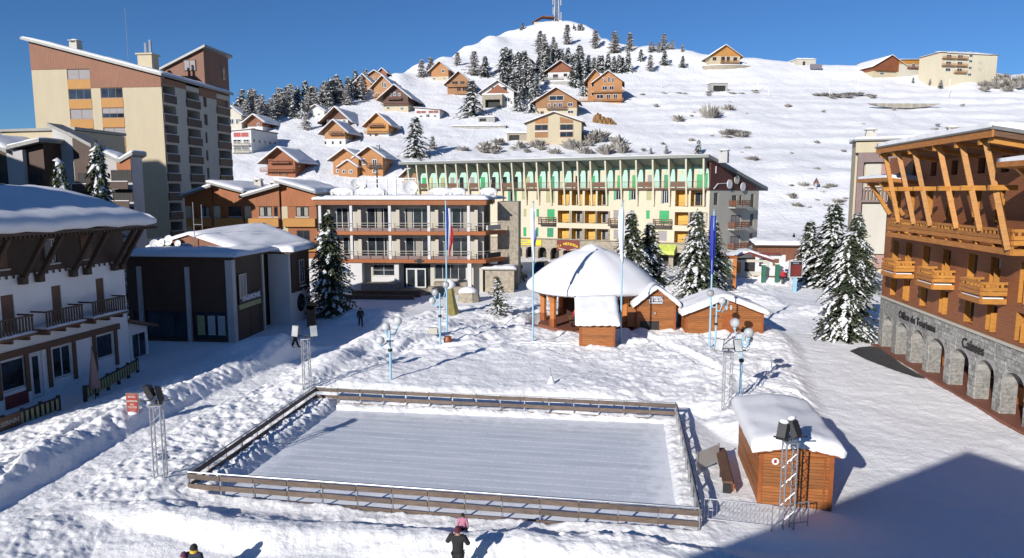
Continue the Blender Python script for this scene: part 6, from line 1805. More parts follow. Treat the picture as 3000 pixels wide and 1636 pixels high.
chalet('chalet', 'small orange chalet tucked behind the left end of the green hotel', 1184, 1224, 556, 512, 494, 'h_orange', 'cream', 528, over=14, wins=((.3,.55,.1,.3),), balcony=((.0,.9,.3,'h_tan'),))
# outbuildings and walls
def block(name, lab, cat, x0, x1, yt, yb, mat, d=3.0, yaw=-5, opening=None, snow=.35):
    p = hit((x0+x1)/2, yb); k = p.y/FPX; W = (x1-x0)*k; h = (yb-yt)*k
    T = thing(name, lab, cat, (p.x, p.y, p.z), R(yaw))
    hs = [(-W/2+W*opening[0], -W/2+W*opening[1], -.5, h*opening[2])] if opening else []
    part(T, 'wall', MB().wall(-W/2,W/2,-1.5,h,hs,.6).box(-W/2+.001,W/2-.001,.61,d,-1.5,h-.01), M[mat])
    if opening: part(T, 'opening', MB().box(hs[0][0],hs[0][1],.5,.58,-.5,hs[0][3]), M['dark'])
    part(T, 'coping', MB().box(-W/2-.2,W/2+.2,-.25,d+.2,h+.003,h+.15), M['concrete'])
    if snow: part(T, 'snow', snow_cap([(-W/2-.2,-.25,h+.15),(W/2+.2,-.25,h+.15),(W/2+.2,d+2,h+.3),(-W/2-.2,d+2,h+.3)], snow, seed=int(x0)), M['snow_roof'], True)
    return T
block('garage', 'square concrete garage half buried on the slope below the skyline chalet', 'garage', 2084, 2131, 246, 270, 'concrete', 5, 2, (.12,.88,.72))
block('garage', 'dark mouthed snowy garage between the conifers and the cream house', 'garage', 1400, 1449, 346, 364, 'concrete', 6, -9, (.1,.5,.85), .5)
block('carport', 'low wooden carport under snow left of the cream gabled house', 'carport', 1486, 1545, 392, 409, 'stone_warm', 5, -4, (.1,.6,.7), .5)
block('wall', 'long low roadside wall under snow below the white houses', 'wall', 1325, 1480, 371, 379, 'concrete', 1, -4)
block('snow_lodge', 'low lodge sunk in snow on the skyline right of the lone chalet', 'lodge', 2335, 2390, 176, 190, 'pale', 7, 5, (.3,.45,.6), .7)
def curved_wall():
    p = hit(2650, 317); k = p.y/FPX
    T = thing('retaining_wall', 'long curved retaining wall like a dark smile on the right slope', 'wall', (p.x, p.y, p.z), R(2))
    n = 26; W = 211*k; mb = MB()
    me = []
    for i in range(n):
        u0, u1 = -1+2*i/n, -1+2*(i+1)/n
        h0, h1 = 13*k*(1-u0*u0)**.8, 13*k*(1-u1*u1)**.8
        pl = MB().add([(u0*W/2,0,-h0+1.7),(u1*W/2,0,-h1+1.7),(u1*W/2,0,1.7),(u0*W/2,0,1.7),(u0*W/2,1,-h0+1.7),(u1*W/2,1,-h1+1.7),(u1*W/2,1,1.7),(u0*W/2,1,1.7)], [(0,1,2,3),(2,6,7,3),(4,7,6,5)])
        part(T, 'wall_panel', pl, M['stone_warm'] if i % 3 else M['concrete'])
curved_wall()
def earth_bank():
    p = hit(1768, 362); k = p.y/FPX
    T = link('brown_bank', None); 
    bpy.data.objects.remove(T)
    n = 14; vs, fs = [], []
    for j in range(6):
        for i in range(n+1):
            u = i/n; v = j/5
            x = (-31+u*70)*k; top = (34-20*u+6*math.sin(u*9))*k*max(.15, math.sin(math.pi*min(1, u*1.05+.03))**.5)
            vs.append((p.x+x, p.y-.8+2.6*v+.3*math.sin(i*2.1+j), p.z-1+(top+1)*v+.25*math.sin(i*3.3+j*2)))
    for j in range(5):
        for i in range(n): a = j*(n+1)+i; fs.append((a,a+1,a+n+2,a+n+1))
    mb = MB(); mb.v, mb.f = vs, fs
    link('bare_earth_bank', mb.mesh('bare_earth_bank', plain('brown_earth', (.22,.12,.045), .9, .35, 1.2, .6)), kind='structure')
earth_bank()
def mast():
    p = hit(1632, 69)
    T = thing('radio_mast', 'lattice radio mast with aerials on the summit of the hill', 'mast', (p.x, p.y+4, p.z-1))
    k = p.y/FPX; h = 92*k; w = 1.5
    for x, y in ((-w,-w),(w,-w),(w,w),(-w,w)): part(T, 'leg', MB().tube((x,y,0),(x*.7,y*.7,h),.22,6), M['steel'])
    mb = MB()
    for i in range(9):
        z0, z1 = h*i/9, h*(i+1)/9
        for (a, b) in (((-w,-w),(w,-w)),((w,-w),(w,w)),((w,w),(-w,w)),((-w,w),(-w,-w))):
            f0, f1 = 1-.3*i/9, 1-.3*(i+1)/9
            mb.tube((a[0]*f0,a[1]*f0,z0),(b[0]*f1,b[1]*f1,z1),.13,4).tube((b[0]*f0,b[1]*f0,z0),(a[0]*f1,a[1]*f1,z1),.13,4).tube((a[0]*f1,a[1]*f1,z1),(b[0]*f1,b[1]*f1,z1),.13,4)
    part(T, 'bracing', mb, M['steel'], kind='stuff')
    for x, z in ((-2.4,.75),(2.4,.72),(-2.2,.45),(2.6,.3)):
        a = part(T, 'aerial', MB().tube((x,-1,h*z-2.2),(x,-1,h*z+2.2),.28,6).tube((x,-1,h*z),(0,0,h*z),.1,5), M['pale'])
    part(T, 'aerial', MB().tube((2.2,-1.2,h*.12),(2.2,-1.9,h*.12),1.0,12), M['white_paint'])
    b = thing('mast_hut', 'small brown roofed hut at the foot of the radio mast', 'hut', (p.x-7, p.y+2, p.z-2))
    part(b, 'wall', MB().box(-7,7,0,5,0,3.2), M['pale'])
    rf = part(b, 'roof', MB().xz([(-8,2.9),(-2,6.3),(5,6.0),(8,3.2),(8,3.5),(5,6.4),(-2,6.7),(-8,3.2)], -.8, 6), M['tower_wood'])
mast()
def slope_post(px, py, hpx, lab, warn=False):
    p = hit(px, py); h = hpx*p.y/FPX
    T = thing('slope_post', lab, 'post', (p.x, p.y, p.z-.3), 0, 'thin posts on the snowy slope')
    part(T, 'shaft', MB().tube((0,0,0),(0,0,h),.11,6,.07), M['steel'])
    if warn: part(T, 'sign', MB().xz([(-.8,h-.3),(.8,h-.3),(0,h+1.2)], -.05,.05), M['brownboard'])
    else: part(T, 'tip', MB().tube((0,0,h),(.5,0,h+.1),.06,5), M['steel'])
slope_post(1939, 260, 46, 'thin post left of the half buried concrete garage'); slope_post(2220, 268, 44, 'taller thin post just right of the concrete garage')
slope_post(2251, 283, 26, 'short dark post by the road edge right of the garage'); slope_post(2430, 282, 26, 'short dark post at the scrubby road edge above the piste')
slope_post(2513, 276, 50, 'tall thin post left of the brown skyline chalet'); slope_post(2390, 560, 28, 'leaning post with a small triangular sign above the spruces', True)
slope_post(2780, 282, 52, 'thin post below the cream hotel on the skyline')
p = hit(2390, 206); k = p.y/FPX
T = thing('slope_board', 'dark framed board on legs on the skyline slope', 'board', (p.x, p.y, p.z))
part(T, 'panel', MB().box(-17*k,17*k,-.1,.1,3*k,17*k), M['mauve'])
for i in range(4): part(T, 'louvre', MB().box(-16*k,16*k,-.25,-.101,(4.5+i*3.3)*k,(6.3+i*3.3)*k), M['steel'])
for x in (-14, 14): part(T, 'leg', MB().box(x*k-.1,x*k+.1,.101,.25,-.5,17*k), M['steel'])
# ================================================================ trees
def spruce_arrays(h, rad, whorls, per, clumps, seed, droop=.35, size=.42, tip=.04, power=.85, gap=.0):
    """needle clumps (pairs of triangles) along drooping boughs, and snow pads on top of them"""
    r = random.Random(seed)
    nv, nf, sv, sf = [], [], [], []
    ph = [r.uniform(0, 6.28) for _ in range(4)]
    for w in range(whorls):
        t = (w+.3)/whorls
        z0_ = h*(.06+.92*t)
        Rw = rad*(1-t)**power*(.86+.34*r.random())+tip*h*.3
        for b in range(per):
            if r.random() < gap: continue
            az = 2*math.pi*(b+r.uniform(-.4,.4))/per+w*1.1
            L = Rw*r.uniform(.66,1.2); laden = SNOW_P*(2.3 if mnoise.noise(Vector((ca_(az)*1.3, sa_(az)*1.3, t*7+seed)))+r.uniform(-.25,.25) > -.02 else .12); ca, sa = math.cos(az), math.sin(az)
            z = z0_+r.uniform(-.5,.5)*h/whorls
            L *= 1+.16*math.sin(2*az+ph[0]+t*3)+.12*math.sin(3*az+ph[1]-t*7)
            if r.random() < .09: L *= .5
            up = .22*(1-t)*L*0+r.uniform(-.02,.06)*L
            n = max(3, int(clumps*L/rad)+2)
            dz = -droop*L*r.uniform(.75,1.25)
            for i in range(n):
                s = (i+.6)/n
                q = (L*s*ca, L*s*sa, z+dz*s*s+up*s)
                wd = size*(1.15-.55*s)*r.uniform(.7,1.3)
                for m in range(2):
                    a2 = az+r.choice((-1,1))*r.uniform(.35,1.15)
                    c2, s2 = math.cos(a2), math.sin(a2)
                    l = wd*r.uniform(.8,1.4); hw = wd*.30
                    dn = -r.uniform(.1,.75)*l
                    tx, ty, tz = q[0]+c2*l, q[1]+s2*l, q[2]+dn
                    k = len(nv)
                    nv += [q, (q[0]+c2*l*.5-s2*hw, q[1]+s2*l*.5+c2*hw, q[2]+dn*.35+.02), (tx,ty,tz), (q[0]+c2*l*.5+s2*hw, q[1]+s2*l*.5-c2*hw, q[2]+dn*.4-.05)]
                    nf += [(k,k+1,k+2),(k,k+2,k+3)]
                # snow lying on this piece of the bough
                if r.random() < laden*(0.25+1.0*s):
                    k = len(sv); a = wd*r.uniform(.5,1.25); b2 = a*r.uniform(.4,.75); hh = a*.38; o = .03
                    px_, py_ = -sa, ca
                    e = dz*2*s/L
                    sv += [(q[0]-ca*a, q[1]-sa*a, q[2]-e*a*.6+o), (q[0]+px_*b2, q[1]+py_*b2, q[2]+o-.06), (q[0]+ca*a, q[1]+sa*a, q[2]+e*a+o-.05), (q[0]-px_*b2, q[1]-py_*b2, q[2]+o-.06), (q[0]-ca*a*.15, q[1]-sa*a*.15, q[2]+hh+o)]
                    sf += [(k,k+1,k+4),(k+1,k+2,k+4),(k+2,k+3,k+4),(k+3,k,k+4)]
    k = len(nv)
    for i in range(6):
        a = i*1.05; nv += [(0,0,h*.90),(tip*h*math.cos(a)*.9,tip*h*math.sin(a)*.9,h*.90-.03*h),(0,0,h*1.01)]; nf.append((k,k+1,k+2)); k += 3
    return nv, nf, sv, sf
SNOW_P = .5
ca_, sa_ = math.cos, math.sin
def tree_meshes(key, h, rad, whorls, per, clumps, seed, needle, snow_p, **kw):
    global SNOW_P
    SNOW_P = snow_p
    nv, nf, sv, sf = spruce_arrays(h, rad, whorls, per, clumps, seed, **kw)
    a = bpy.data.meshes.new(key+'_crown'); a.from_pydata(nv, [], nf); a.materials.append(M[needle]); a.update()
    b = bpy.data.meshes.new(key+'_snow'); b.from_pydata(sv, [], sf); b.materials.append(M['snow_roof']); b.shade_smooth(); b.update()
    c = MB().tube((0,0,-1.0),(0,0,h*.95),h*.016+.03,7,.02).mesh(key+'_trunk', M['bark'])
    return a, b, c
def plant(meshes, loc, sx, sz, rot, name, label, cat, group=None):
    T = thing(name, label, cat, loc, rot, group)
    T.scale = (sx, sx, sz)
    part(T, 'trunk', meshes[2], None)
    c = part(T, 'crown', meshes[0], None)
    if meshes[1].vertices: part(c, 'snow', meshes[1], None, kind='stuff')
    return T
BIG = [tree_meshes('spruce', 10, 2.7, 34, 11, 9, 100+i, 'needles', .30, droop=.42, size=.46) for i in range(3)]
DARK = tree_meshes('shaded_spruce', 10, 3.1, 34, 11, 9, 120, 'needles', .13, droop=.38, size=.46)
HEAVY = [tree_meshes('laden_spruce', 10, 2.5, 34, 11, 9, 130+i, 'needles', .42, droop=.55, size=.46) for i in range(2)]
THIN = tree_meshes('young_spruce', 4, 1.35, 13, 7, 7, 140, 'needles', .25, droop=.05, size=.24, gap=.1)
def near_tree(px, py, ptop, meshes, wpx, lab, mh=10, mr=2.7, name='spruce', yoff=0):
    p = stand(px, py); p.y += yoff; p.z = gz(p.x, p.y)
    h = at(px, ptop, p.y).z-p.z
    w = wpx*p.y/FPX/2*1.22
    return plant(meshes, (p.x, p.y, p.z-.15), w/mr, h/mh, R(37*px % 360), name, lab, 'tree')
near_tree(968, 925, 612, DARK, 160, 'large dark spruce with little snow in front of the town hall', mr=3.1)
near_tree(587, 690, 492, BIG[0], 90, 'snow flecked spruce between the tower and the orange residence', yoff=4)
near_tree(718, 720, 622, BIG[1], 34, 'slim young spruce against the orange residence wall')
near_tree(1457, 928, 802, THIN, 78, 'small thin spruce alone in the snow near the town hall annex', 4, 1.35)
near_tree(1845, 850, 615, BIG[1], 130, 'spruce directly behind the right edge of the bandstand roof')
near_tree(1900, 838, 648, BIG[2], 120, 'broader spruce right of the one behind the bandstand')
near_tree(2035, 880, 608, BIG[0], 128, 'tall spruce rising behind the small sales hut')
near_tree(2088, 850, 640, BIG[2], 90, 'spruce behind the blue flag on the rightmost flagpole')
near_tree(2394, 846, 640, BIG[1], 105, 'spruce behind the information screen', yoff=3)
near_tree(2432, 842, 588, BIG[0], 150, 'tallest spruce of the right hand clump')
near_tree(2470, 992, 672, HEAVY[0], 178, 'big snow laden spruce in front of the right hand clump')
near_tree(2545, 860, 655, HEAVY[1], 120, 'snow laden spruce leaning towards the timber chalet', yoff=4)
near_tree(2575, 880, 618, HEAVY[0], 130, 'snow laden spruce touching the corner of the timber chalet', yoff=6)
p = at(176, 545, 60); plant(BIG[2], (p.x, p.y, 0), .85, 1.5, 1, 'spruce', 'smaller snow spotted spruce in front of the stepped apartments', 'tree')
p = at(292, 560, 62); plant(BIG[0], (p.x, p.y, 0), 1.0, 1.66, 2, 'spruce', 'taller snow spotted spruce beside the shaded tower wall', 'tree')

# ---- hillside trees: three spruces and two frosted larches, copied
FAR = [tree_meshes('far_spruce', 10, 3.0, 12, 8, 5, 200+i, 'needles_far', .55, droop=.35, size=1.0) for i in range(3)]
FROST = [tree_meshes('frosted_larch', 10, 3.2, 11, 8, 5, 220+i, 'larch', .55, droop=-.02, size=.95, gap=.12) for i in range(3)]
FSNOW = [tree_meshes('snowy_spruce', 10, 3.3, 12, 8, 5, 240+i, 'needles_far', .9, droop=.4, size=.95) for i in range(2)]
PROTO = {}
def far_tree(px, py, hpx, kind, lab, group=None, wide=1.0):
    p = hit(px, py)
    h = hpx*p.y/FPX
    fam = {'s': FAR, 'f': FROST, 'w': FSNOW}[kind]
    m = fam[int(px*3+py) % len(fam)]
    key = m[0].name
    s = h/10
    if key not in PROTO:
        PROTO[key] = plant(m, (p.x, p.y, p.z-.3), s*wide, s, R(px % 360), 'spruce' if kind != 'f' else 'larch', lab, 'tree', group)
        return PROTO[key]
    c = copy_tree(PROTO[key], None, (p.x, p.y, p.z-.3), R((px*7) % 360))
    c.scale = (s*wide, s*wide, s); c['label'] = lab
    if group: c['group'] = group
    elif 'group' in c: del c['group']
    return c
B = lambda x: 1200+.3274*x
By = lambda y: .3274*y
Cx = lambda x: 1850+.3274*x
Cy = lambda y: 100+.3274*y
r = random.Random(17)
# single trees one can point at
for px, py, h, k, lab in (
    (1219,462,120,'w','large frosted conifer in front of the white house with red shutters'), (1382,346,108,'w','snowy conifer left of the arched garage house'),
    (1390,222,72,'f','frosted tree rising behind the two stacked orange chalets'), (1422,226,60,'s','dark conifer just right of the frosted tree behind the orange chalets'),
    (1341,196,42,'f','thin frosted tree above the orange chalet on the left shoulder'), (1236,232,56,'f','frosted larch left of the highest orange chalet'), (1262,226,56,'f','second frosted larch touching the highest orange chalet'),
    (1583,146,56,'f','tall brown frosted larch on the upper slope left of the summit line'), (1662,130,56,'f','white frosted larch below the summit'), (1744,140,52,'f','rounded frosted larch alone below the right summit edge'),
    (1800,156,62,'f','tall bare larch on the right shoulder'), (1822,126,38,'f','frosted larch on the skyline right of the summit'), (1845,154,56,'f','broad bare larch on the right shoulder'), (1862,134,30,'w','white plastered conifer on the skyline'),
    (1878,178,34,'s','small conifer on the open slope below the shoulder'), (1905,206,46,'f','bare young larch on the open slope'), (1947,190,42,'s','bushy dark conifer on the open slope'), (2000,196,32,'s','small conifer left of the lone skyline chalet'),
    (1945,150,50,'f','large bare larch on the right skyline'), (2046,152,44,'w','snowy dark conifer on the skyline left of the lone chalet'), (2076,156,32,'f','bare larch at the corner of the skyline chalet'), (2150,146,22,'s','dark conifer behind the skyline chalet roof'), (2187,166,22,'f','lone bare tree right of the skyline chalet'),
    (2046,450,42,'s','small dark spruce just above the green hotel roof'), (1952,452,28,'f','twiggy bush above the middle of the green hotel roof'), (1907,452,22,'s','tiny conifer above the green hotel roof'),
    (2726,216,40,'w','snow covered conifer before the cream skyline hotel'), (2756,258,24,'s','small conifer on the slope below the skyline hotel'), (2675,240,14,'s','tiny conifer below the brown skyline chalet'), (2725,248,18,'f','small frosted bush below the hotel wing'),
    (700,452,56,'s','dark conifer in front of the white apartment house'), (898,386,55,'f','bare frosted tree left of the tan chalet'), (1268,440,44,'f','bare bush beside the large frosted conifer')):
    far_tree(px, py, h, k, lab, None, 1.15)
# the wooded ridge on the left
ZR = lambda x: 'nearest the tower' if x < 760 else 'above the dark red chalet' if x < 850 else 'behind the low white chalet' if x < 930 else 'round the pale flat roofed house' if x < 1005 else 'left of the topmost orange gables'
for i in range(46):
    px = 683+ (1078-683)*(i+r.uniform(.1,.9))/46
    base = np.interp(px, [680,800,900,1000,1075], [350,345,328,300,268])+r.uniform(-16,24)
    kd = 'f' if r.random() < .7 else 'w'; hh = r.uniform(56,84)*(1 if px < 1000 else .8)
    lb = ('taller ' if hh > 70 else 'shorter ')+('grey frosted larch' if kd == 'f' else 'snowy dark spruce')+' in the ridge wood '+ZR(px)
    far_tree(px, base, hh, kd, lb, 'ridge wood: '+lb)
# dark conifer wood in the middle
for i in range(21):
    px = r.uniform(1462, 1600); py = r.uniform(188, 252)
    if 1500 < px < 1562 and py > 196 and py < 215: py += 20
    kd = r.choice('sssw'); lb = ('dark' if kd == 's' else 'white laden')+' conifer '+('left of' if px < 1505 else 'right of' if px > 1558 else 'above' if py < 205 else 'below')+' the small grey gable in the middle wood'
    far_tree(px, py, r.uniform(48,78), kd, lb, 'middle wood: '+lb)
for i in range(17):
    px = r.uniform(1492, 1572); py = r.uniform(256, 340)
    kd = r.choice('sww'); lb = ('dark' if kd == 's' else 'white laden')+' conifer in the '+('upper' if py < 285 else 'middle' if py < 312 else 'lowest')+' part of the tree strip above the cream house'
    far_tree(px, py, r.uniform(52,82), kd, lb, 'tree strip: '+lb)
for i in range(10):
    far_tree(r.uniform(1612,1680), r.uniform(176,196), r.uniform(30,46), 's', 'dark conifer behind the white chalet with brown gable', 'conifers behind the white chalet')
for i in range(9):
    far_tree(r.uniform(1682,1722), r.uniform(196,286), r.uniform(55,82), r.choice('sw'), 'conifer between the white chalet and the double gabled chalet', 'conifers right of the white chalet')
for i in range(9):
    far_tree(1722+i*15+r.uniform(-5,5), r.uniform(204,218), r.uniform(36,56), 's', 'conifer in the row above the double gabled chalet', 'row of conifers above the double gable')
for i in range(9):
    far_tree(r.uniform(1560,1640), r.uniform(150,190), r.uniform(30,52), 'f', 'frosted larch at the top edge of the wood', 'frosted larches at the wood edge')
for i in range(10):
    far_tree(r.choice((r.uniform(1495,1560), r.uniform(1680,1715))), By(r.uniform(215,255)) if False else r.uniform(84,92), r.uniform(10,20), 'w', 'tiny frosted tree on the summit skyline', 'tiny trees on the summit skyline')
for i in range(9):
    far_tree(r.uniform(1900,2070), r.uniform(146,160), r.uniform(22,42), 'f', 'bare larch in the skyline row right of the summit', 'skyline larches right of the summit')
for i in range(12):
    far_tree(r.uniform(1455,1560), r.uniform(232,262), r.uniform(40,60), r.choice('sw'), 'conifer at the left edge of the middle wood', 'conifers at the left edge of the wood')

# ---- scrub poking through the snow
def shrub_mesh(seed):
    q = random.Random(seed); v, f = [], []
    for i in range(70):
        a = q.uniform(0, 6.28); l = q.uniform(.5, 1.15); el = q.uniform(.35, 1.4); ro = q.uniform(0, .45)
        x, y = ro*math.cos(a), ro*math.sin(a)
        tx, ty, tz = x+l*math.cos(a)*math.cos(el), y+l*math.sin(a)*math.cos(el), l*math.sin(el)
        w = q.uniform(.03,.09); k = len(v)
        v += [(x-w*math.sin(a),y+w*math.cos(a),-.1),(x+w*math.sin(a),y-w*math.cos(a),-.1),(tx,ty,tz),(tx*.7-w*2.2*math.sin(a),ty*.7+w*2.2*math.cos(a),tz*.75)]
        f += [(k,k+1,k+2),(k,k+2,k+3)]
    me = bpy.data.meshes.new('shrub'); me.from_pydata(v, [], f); me.materials.append(M['shrub']); me.update()
    return me
SH = [shrub_mesh(i) for i in range(4)]
ZS = {'thicket below the earth bank': (1670,1830), 'scrub along the slope road': (1870,2230), 'scrub above the piste': (2370,2560), 'scrub round the mid slope rocks': (2110,2190), 'scrub on the terraces': (2310,2485), 'twig tufts on the slope': (1850,2960), 'bushes above the hotel roof': (1330,1760), 'bushes right of the skyline hotel': (2880,3000)}
def zoned(px, x0, x1, lab): return lab+(', left part' if px < x0+(x1-x0)/3 else ', middle part' if px < x0+2*(x1-x0)/3 else ', right part')
def shrub(px, py, hpx, lab, group=None, wide=1.2):
    if group and group in ZS: lab = zoned(px, *ZS[group], lab); group = group+lab[lab.rindex(','):]
    p = hit(px, py); s = hpx*p.y/FPX
    o = link('shrub', SH[int(px) % 4], None, (p.x, p.y, p.z-.1), R(px*13 % 360)); o.scale = (s*wide, s*wide, s)
    return tag(o, lab, 'shrub', group)
shrub(2080, 348, 44, 'large dark shrub standing out in the middle of the right slope', None, .8); shrub(2133, 325, 20, 'rounded shrub right of the large one on the slope')
shrub(1987, 355, 18, 'dark shrub left of and below the large slope shrub'); shrub(2205, 470, 14, 'wide dark shrub above the hotel gable', None, 1.8)
for i in range(16): shrub(r.uniform(1670,1830), r.uniform(405,452), r.uniform(16,34), 'bare thicket shrub beside the cream gabled house', 'thicket below the earth bank', 1.1)
for i in range(14): shrub(r.uniform(1870,2230), np.interp(r.random(),[0,1],[0,0])+np.interp(0,[0],[0])+r.uniform(268,280), r.uniform(3,6), 'low scrub along the roadside on the slope', 'scrub along the slope road', 2.4)
for i in range(14): shrub(r.uniform(2370,2560), r.uniform(276,286), r.uniform(4,8), 'dark scrub patch on the road edge above the piste', 'scrub above the piste', 2.2)
for i in range(12): shrub(r.uniform(2110,2190), r.uniform(385,408), r.uniform(6,13), 'scrub among the rocks in the middle of the slope', 'scrub round the mid slope rocks', 2.0)
for i in range(18): shrub(r.uniform(2310,2485), r.uniform(540,612), r.uniform(5,13), 'scrub on the terraces above the spruces', 'scrub on the terraces', 1.6)
for i in range(36): shrub(r.uniform(1850,2960), r.uniform(300,520), r.uniform(4,10), 'little twig tuft scattered on the open slope', 'twig tufts on the slope', 1.3)
for i in range(22): shrub(r.uniform(1330,1760), r.uniform(420,452), r.uniform(8,18), 'little bush in the snow above the green hotel', 'bushes above the hotel roof', 1.4)
for i in range(20): shrub(r.uniform(2880,3000), r.uniform(228,266), r.uniform(12,26), 'frosted bush right of the skyline hotel', 'bushes right of the skyline hotel', 1.3)
# ================================================================ people
def skin_part(parent, name, joints, bones, mat, loc=(0,0,0), root=0, sub=2):
    me = bpy.data.meshes.new(name)
    me.from_pydata([j[:3] for j in joints], bones, [])
    o = bpy.data.objects.new(name, me); COL.objects.link(o)
    sk = o.modifiers.new('skin', 'SKIN')
    for i, j in enumerate(joints):
        sv = me.skin_vertices[0].data[i]
        sv.radius = (j[3], j[4] if len(j) > 4 else j[3]); sv.use_root = (i == root)
    ss = o.modifiers.new('sub', 'SUBSURF'); ss.levels = sub; ss.render_levels = sub
    dg = bpy.context.evaluated_depsgraph_get()
    m2 = bpy.data.meshes.new_from_object(o.evaluated_get(dg))
    COL.objects.unlink(o); bpy.data.objects.remove(o); bpy.data.meshes.remove(me)
    m2.materials.clear(); m2.materials.append(mat); m2.shade_smooth()
    return part(parent, name, m2, None)
SKIN = plain('skin', (.45,.27,.2), .6, .05)
def person(lab, p, yaw, H, coat, legs, hat, pose='stand', group=None, hood=None, bag=None, scale=1.0):
    T = thing('person', lab, 'person', p, yaw, group)
    s = H/1.75
    J = lambda x, y, z, *r: (x*s, y*s, z*s)+tuple(a*s for a in r)
    if pose == 'walk': lf, rf_, lk, rk = (.12,-.26,.07), (-.10,.30,.09), (.11,-.12,.5), (-.1,.14,.5)
    elif pose == 'sit': lf, rf_, lk, rk = (.12,-.42,.5), (-.12,-.42,.5), (.12,-.4,.92), (-.12,-.4,.92)
    else: lf, rf_, lk, rk = (.11,0,.07), (-.11,.02,.07), (.1,-.01,.5), (-.1,0,.5)
    if pose == 'carry': le, lh, re, rh = (.36,-.02,1.20), (.26,-.20,1.42), (-.34,-.02,1.2), (-.16,-.22,1.35)
    elif pose == 'walk': le, lh, re, rh = (.28,.12,1.15), (.28,-.02,.93), (-.28,-.12,1.15), (-.27,-.2,.95)
    else: le, lh, re, rh = (.27,.03,1.13), (.27,-.06,.9), (-.27,.03,1.13), (-.27,-.06,.9)
    z = .45 if pose == 'sit' else 0
    # continuous body
    body = [J(0,0,.95,.13,.11),J(0,0,1.2,.12,.09),J(0,0,1.42,.13,.09),J(0,-.01,1.5,.055),J(0,-.02,1.57,.075,.085),J(0,-.02,1.68,.075,.085),
            J(.09,0,.92,.08),J(*lk,.06),J(*lf,.04),J(lf[0],lf[1]-.14,lf[2]-.03,.035),J(-.09,0,.92,.08),J(*rk,.06),J(*rf_,.04),J(rf_[0],rf_[1]-.14,rf_[2]-.03,.035),
            J(.19,0,1.42,.06),J(*le,.045),J(*lh,.033),J(lh[0],lh[1]-.06,lh[2]-.05,.03,.018),J(-.19,0,1.42,.06),J(*re,.045),J(*rh,.033),J(rh[0],rh[1]-.06,rh[2]-.05,.03,.018)]
    bones = [(0,1),(1,2),(2,3),(3,4),(4,5),(0,6),(6,7),(7,8),(8,9),(0,10),(10,11),(11,12),(12,13),(2,14),(14,15),(15,16),(16,17),(2,18),(18,19),(19,20),(20,21)]
    b = skin_part(T, 'body', body, bones, SKIN)
    ct = [J(0,0,.88,.21,.16),J(0,0,1.05,.185,.14),J(0,0,1.22,.19,.14),J(0,0,1.40,.19,.13),J(0,0,1.5,.085),J(.20,0,1.42,.095),J(*le,.075),J(*lh,.055),J(-.20,0,1.42,.095),J(*re,.075),J(*rh,.055)]
    skin_part(b, 'jacket', ct, [(0,1),(1,2),(2,3),(3,4),(3,5),(5,6),(6,7),(3,8),(8,9),(9,10)], coat)
    tr = [J(0,0,.95,.15,.13),J(.1,0,.86,.105),J(*lk,.085),J(lf[0],lf[1],lf[2]+.03,.075),J(-.1,0,.86,.105),J(*rk,.085),J(rf_[0],rf_[1],rf_[2]+.03,.075)]
    skin_part(b, 'trousers', tr, [(0,1),(1,2),(2,3),(0,4),(4,5),(5,6)], legs)
    for f in (lf, rf_): part(b, 'boot', MB().ball((f[0]*s,(f[1]-.06)*s,(f[2]-.01)*s), .065*s, .15*s, .06*s, 10, 6), M['black'], True)
    for h in (lh, rh):
        gl = part(b, 'glove', MB().ball((h[0]*s,(h[1]-.03)*s,(h[2]-.03)*s), .048*s, .06*s, .06*s, 8, 6), M['black'], True)
        mb = MB()
        for i in range(4): mb.tube(((h[0]-.03+.02*i)*s,(h[1]-.05)*s,(h[2]-.06)*s),((h[0]-.034+.022*i)*s,(h[1]-.09)*s,(h[2]-.11+.008*abs(i-1.5))*s),.012*s,5,.009*s)
        mb.tube(((h[0]+.04)*s,(h[1]-.02)*s,(h[2]-.02)*s),((h[0]+.06)*s,(h[1]-.08)*s,(h[2]-.05)*s),.013*s,5)
        part(gl, 'fingers', mb, M['black'])
    hd = part(b, 'hat', MB().ball((0,.005*s,1.66*s), .108*s, .122*s, .115*s, 14, 8), hat, True)
    part(hd, 'brim', MB().lathe((0,.005*s,1.60*s), [(.112*s,0),(.122*s,.02*s),(.12*s,.06*s),(.105*s,.065*s)], 14), hat)
    fa = part(b, 'face', MB().ball((0,-.105*s,1.585*s), .012*s, .03*s, .022*s, 6, 5).ball((.035*s,-.095*s,1.615*s), .012*s, .01*s, .01*s, 6, 4).ball((-.035*s,-.095*s,1.615*s), .012*s, .01*s, .01*s, 6, 4).ball((0,-.093*s,1.535*s), .025*s, .008*s, .007*s, 6, 4), plain('face_detail', (.25,.12,.09), .6, .05))
    if hood: part(b, 'scarf', MB().lathe((0,0,1.47*s), [(.085*s,0),(.125*s,.03*s),(.12*s,.09*s),(.08*s,.11*s)], 14), hood)
    if bag: part(b, 'rucksack', MB().ball((0,.2*s,1.2*s), .15*s, .1*s, .2*s, 10, 7), bag, True)
    return T
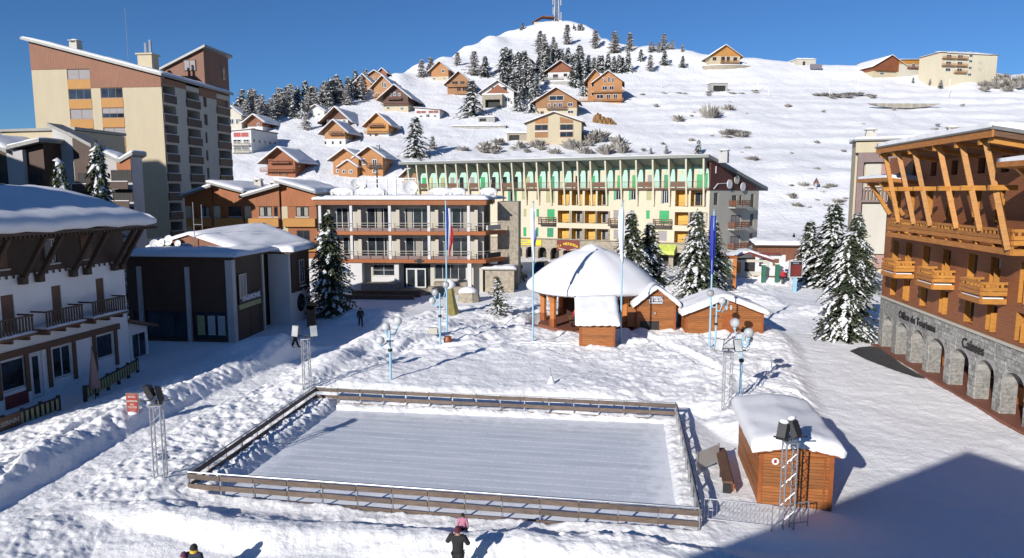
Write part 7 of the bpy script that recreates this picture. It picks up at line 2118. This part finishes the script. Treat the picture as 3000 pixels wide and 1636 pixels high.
C = {k: plain(k, c, .85, .12, 5) for k, c in {'black_coat': (.012,.012,.013), 'dark_trousers': (.014,.014,.016), 'pink_jacket': (.42,.17,.24), 'maroon_hat': (.08,.012,.03), 'grey_rucksack': (.22,.21,.19),
     'navy_jacket': (.02,.025,.05), 'yellow_scarf': (.65,.40,.04), 'plum_jacket': (.10,.025,.07), 'red_jacket': (.42,.02,.025), 'black_hat': (.015,.015,.015), 'brown_coat': (.03,.022,.02)}.items()}
def spot(px, ptop, Y, H):
    """feet position for a person of height H whose head top shows at px,ptop"""
    p = at(px, ptop, Y); return Vector((p.x, p.y, p.z-H))
q = spot(1341, 1540, 20.6, 1.82)
person('person in black with arms raised holding a child in pink, seen from behind', q, R(168), 1.78, C['black_coat'], C['dark_trousers'], C['maroon_hat'], 'carry')
ch = person('small child in a pink jacket and black hat carried by the person in black', q+Vector((.14,.24,1.12)), R(172), .98, C['pink_jacket'], C['dark_trousers'], C['black_hat'], 'sit')
q = spot(567, 1594, 20.3, 1.72)
person('person with yellow scarf, black hat and grey rucksack at the bottom edge', q, R(175), 1.7, C['navy_jacket'], C['dark_trousers'], C['black_hat'], 'stand', None, C['yellow_scarf'], C['grey_rucksack'])
q = spot(537, 1602, 20.2, 1.68); q.z += .0
person('person in plum jacket with pointed hood beside the yellow scarf', q, R(190), 1.5, C['plum_jacket'], C['dark_trousers'], C['plum_jacket'], 'stand')
q = stand(1057, 958); person('person in dark clothes walking in the shade near the big spruce', (q.x, q.y, q.z-.05), R(200), 1.75, C['black_coat'], C['dark_trousers'], C['black_hat'], 'walk')
q = stand(866, 1022); person('person in black half hidden behind the far left floodlight tower', (q.x, q.y, q.z-.05), R(120), 1.72, C['brown_coat'], C['dark_trousers'], C['black_hat'], 'walk')
q = stand(2293, 832); person('person in a red jacket near the terrace and information screen', (q.x, q.y, q.z), R(10), 1.8, C['red_jacket'], C['dark_trousers'], C['red_jacket'], 'stand')
q = stand(2325, 712); person('distant dark figure on the snow beyond the terrace', (q.x, q.y, q.z), R(30), 1.85, C['black_coat'], C['dark_trousers'], C['black_hat'], 'stand')
person('person in red sitting under the bandstand roof', (5.6, 60.0, .42), R(-10), 1.7, C['red_jacket'], C['dark_trousers'], C['maroon_hat'], 'sit')
q = Vector((7.0, 59.2, .42)); person('person in dark coat seated on the bandstand bench', q+Vector((-.2,.9,0)), R(15), 1.65, C['brown_coat'], C['dark_trousers'], C['black_hat'], 'sit')
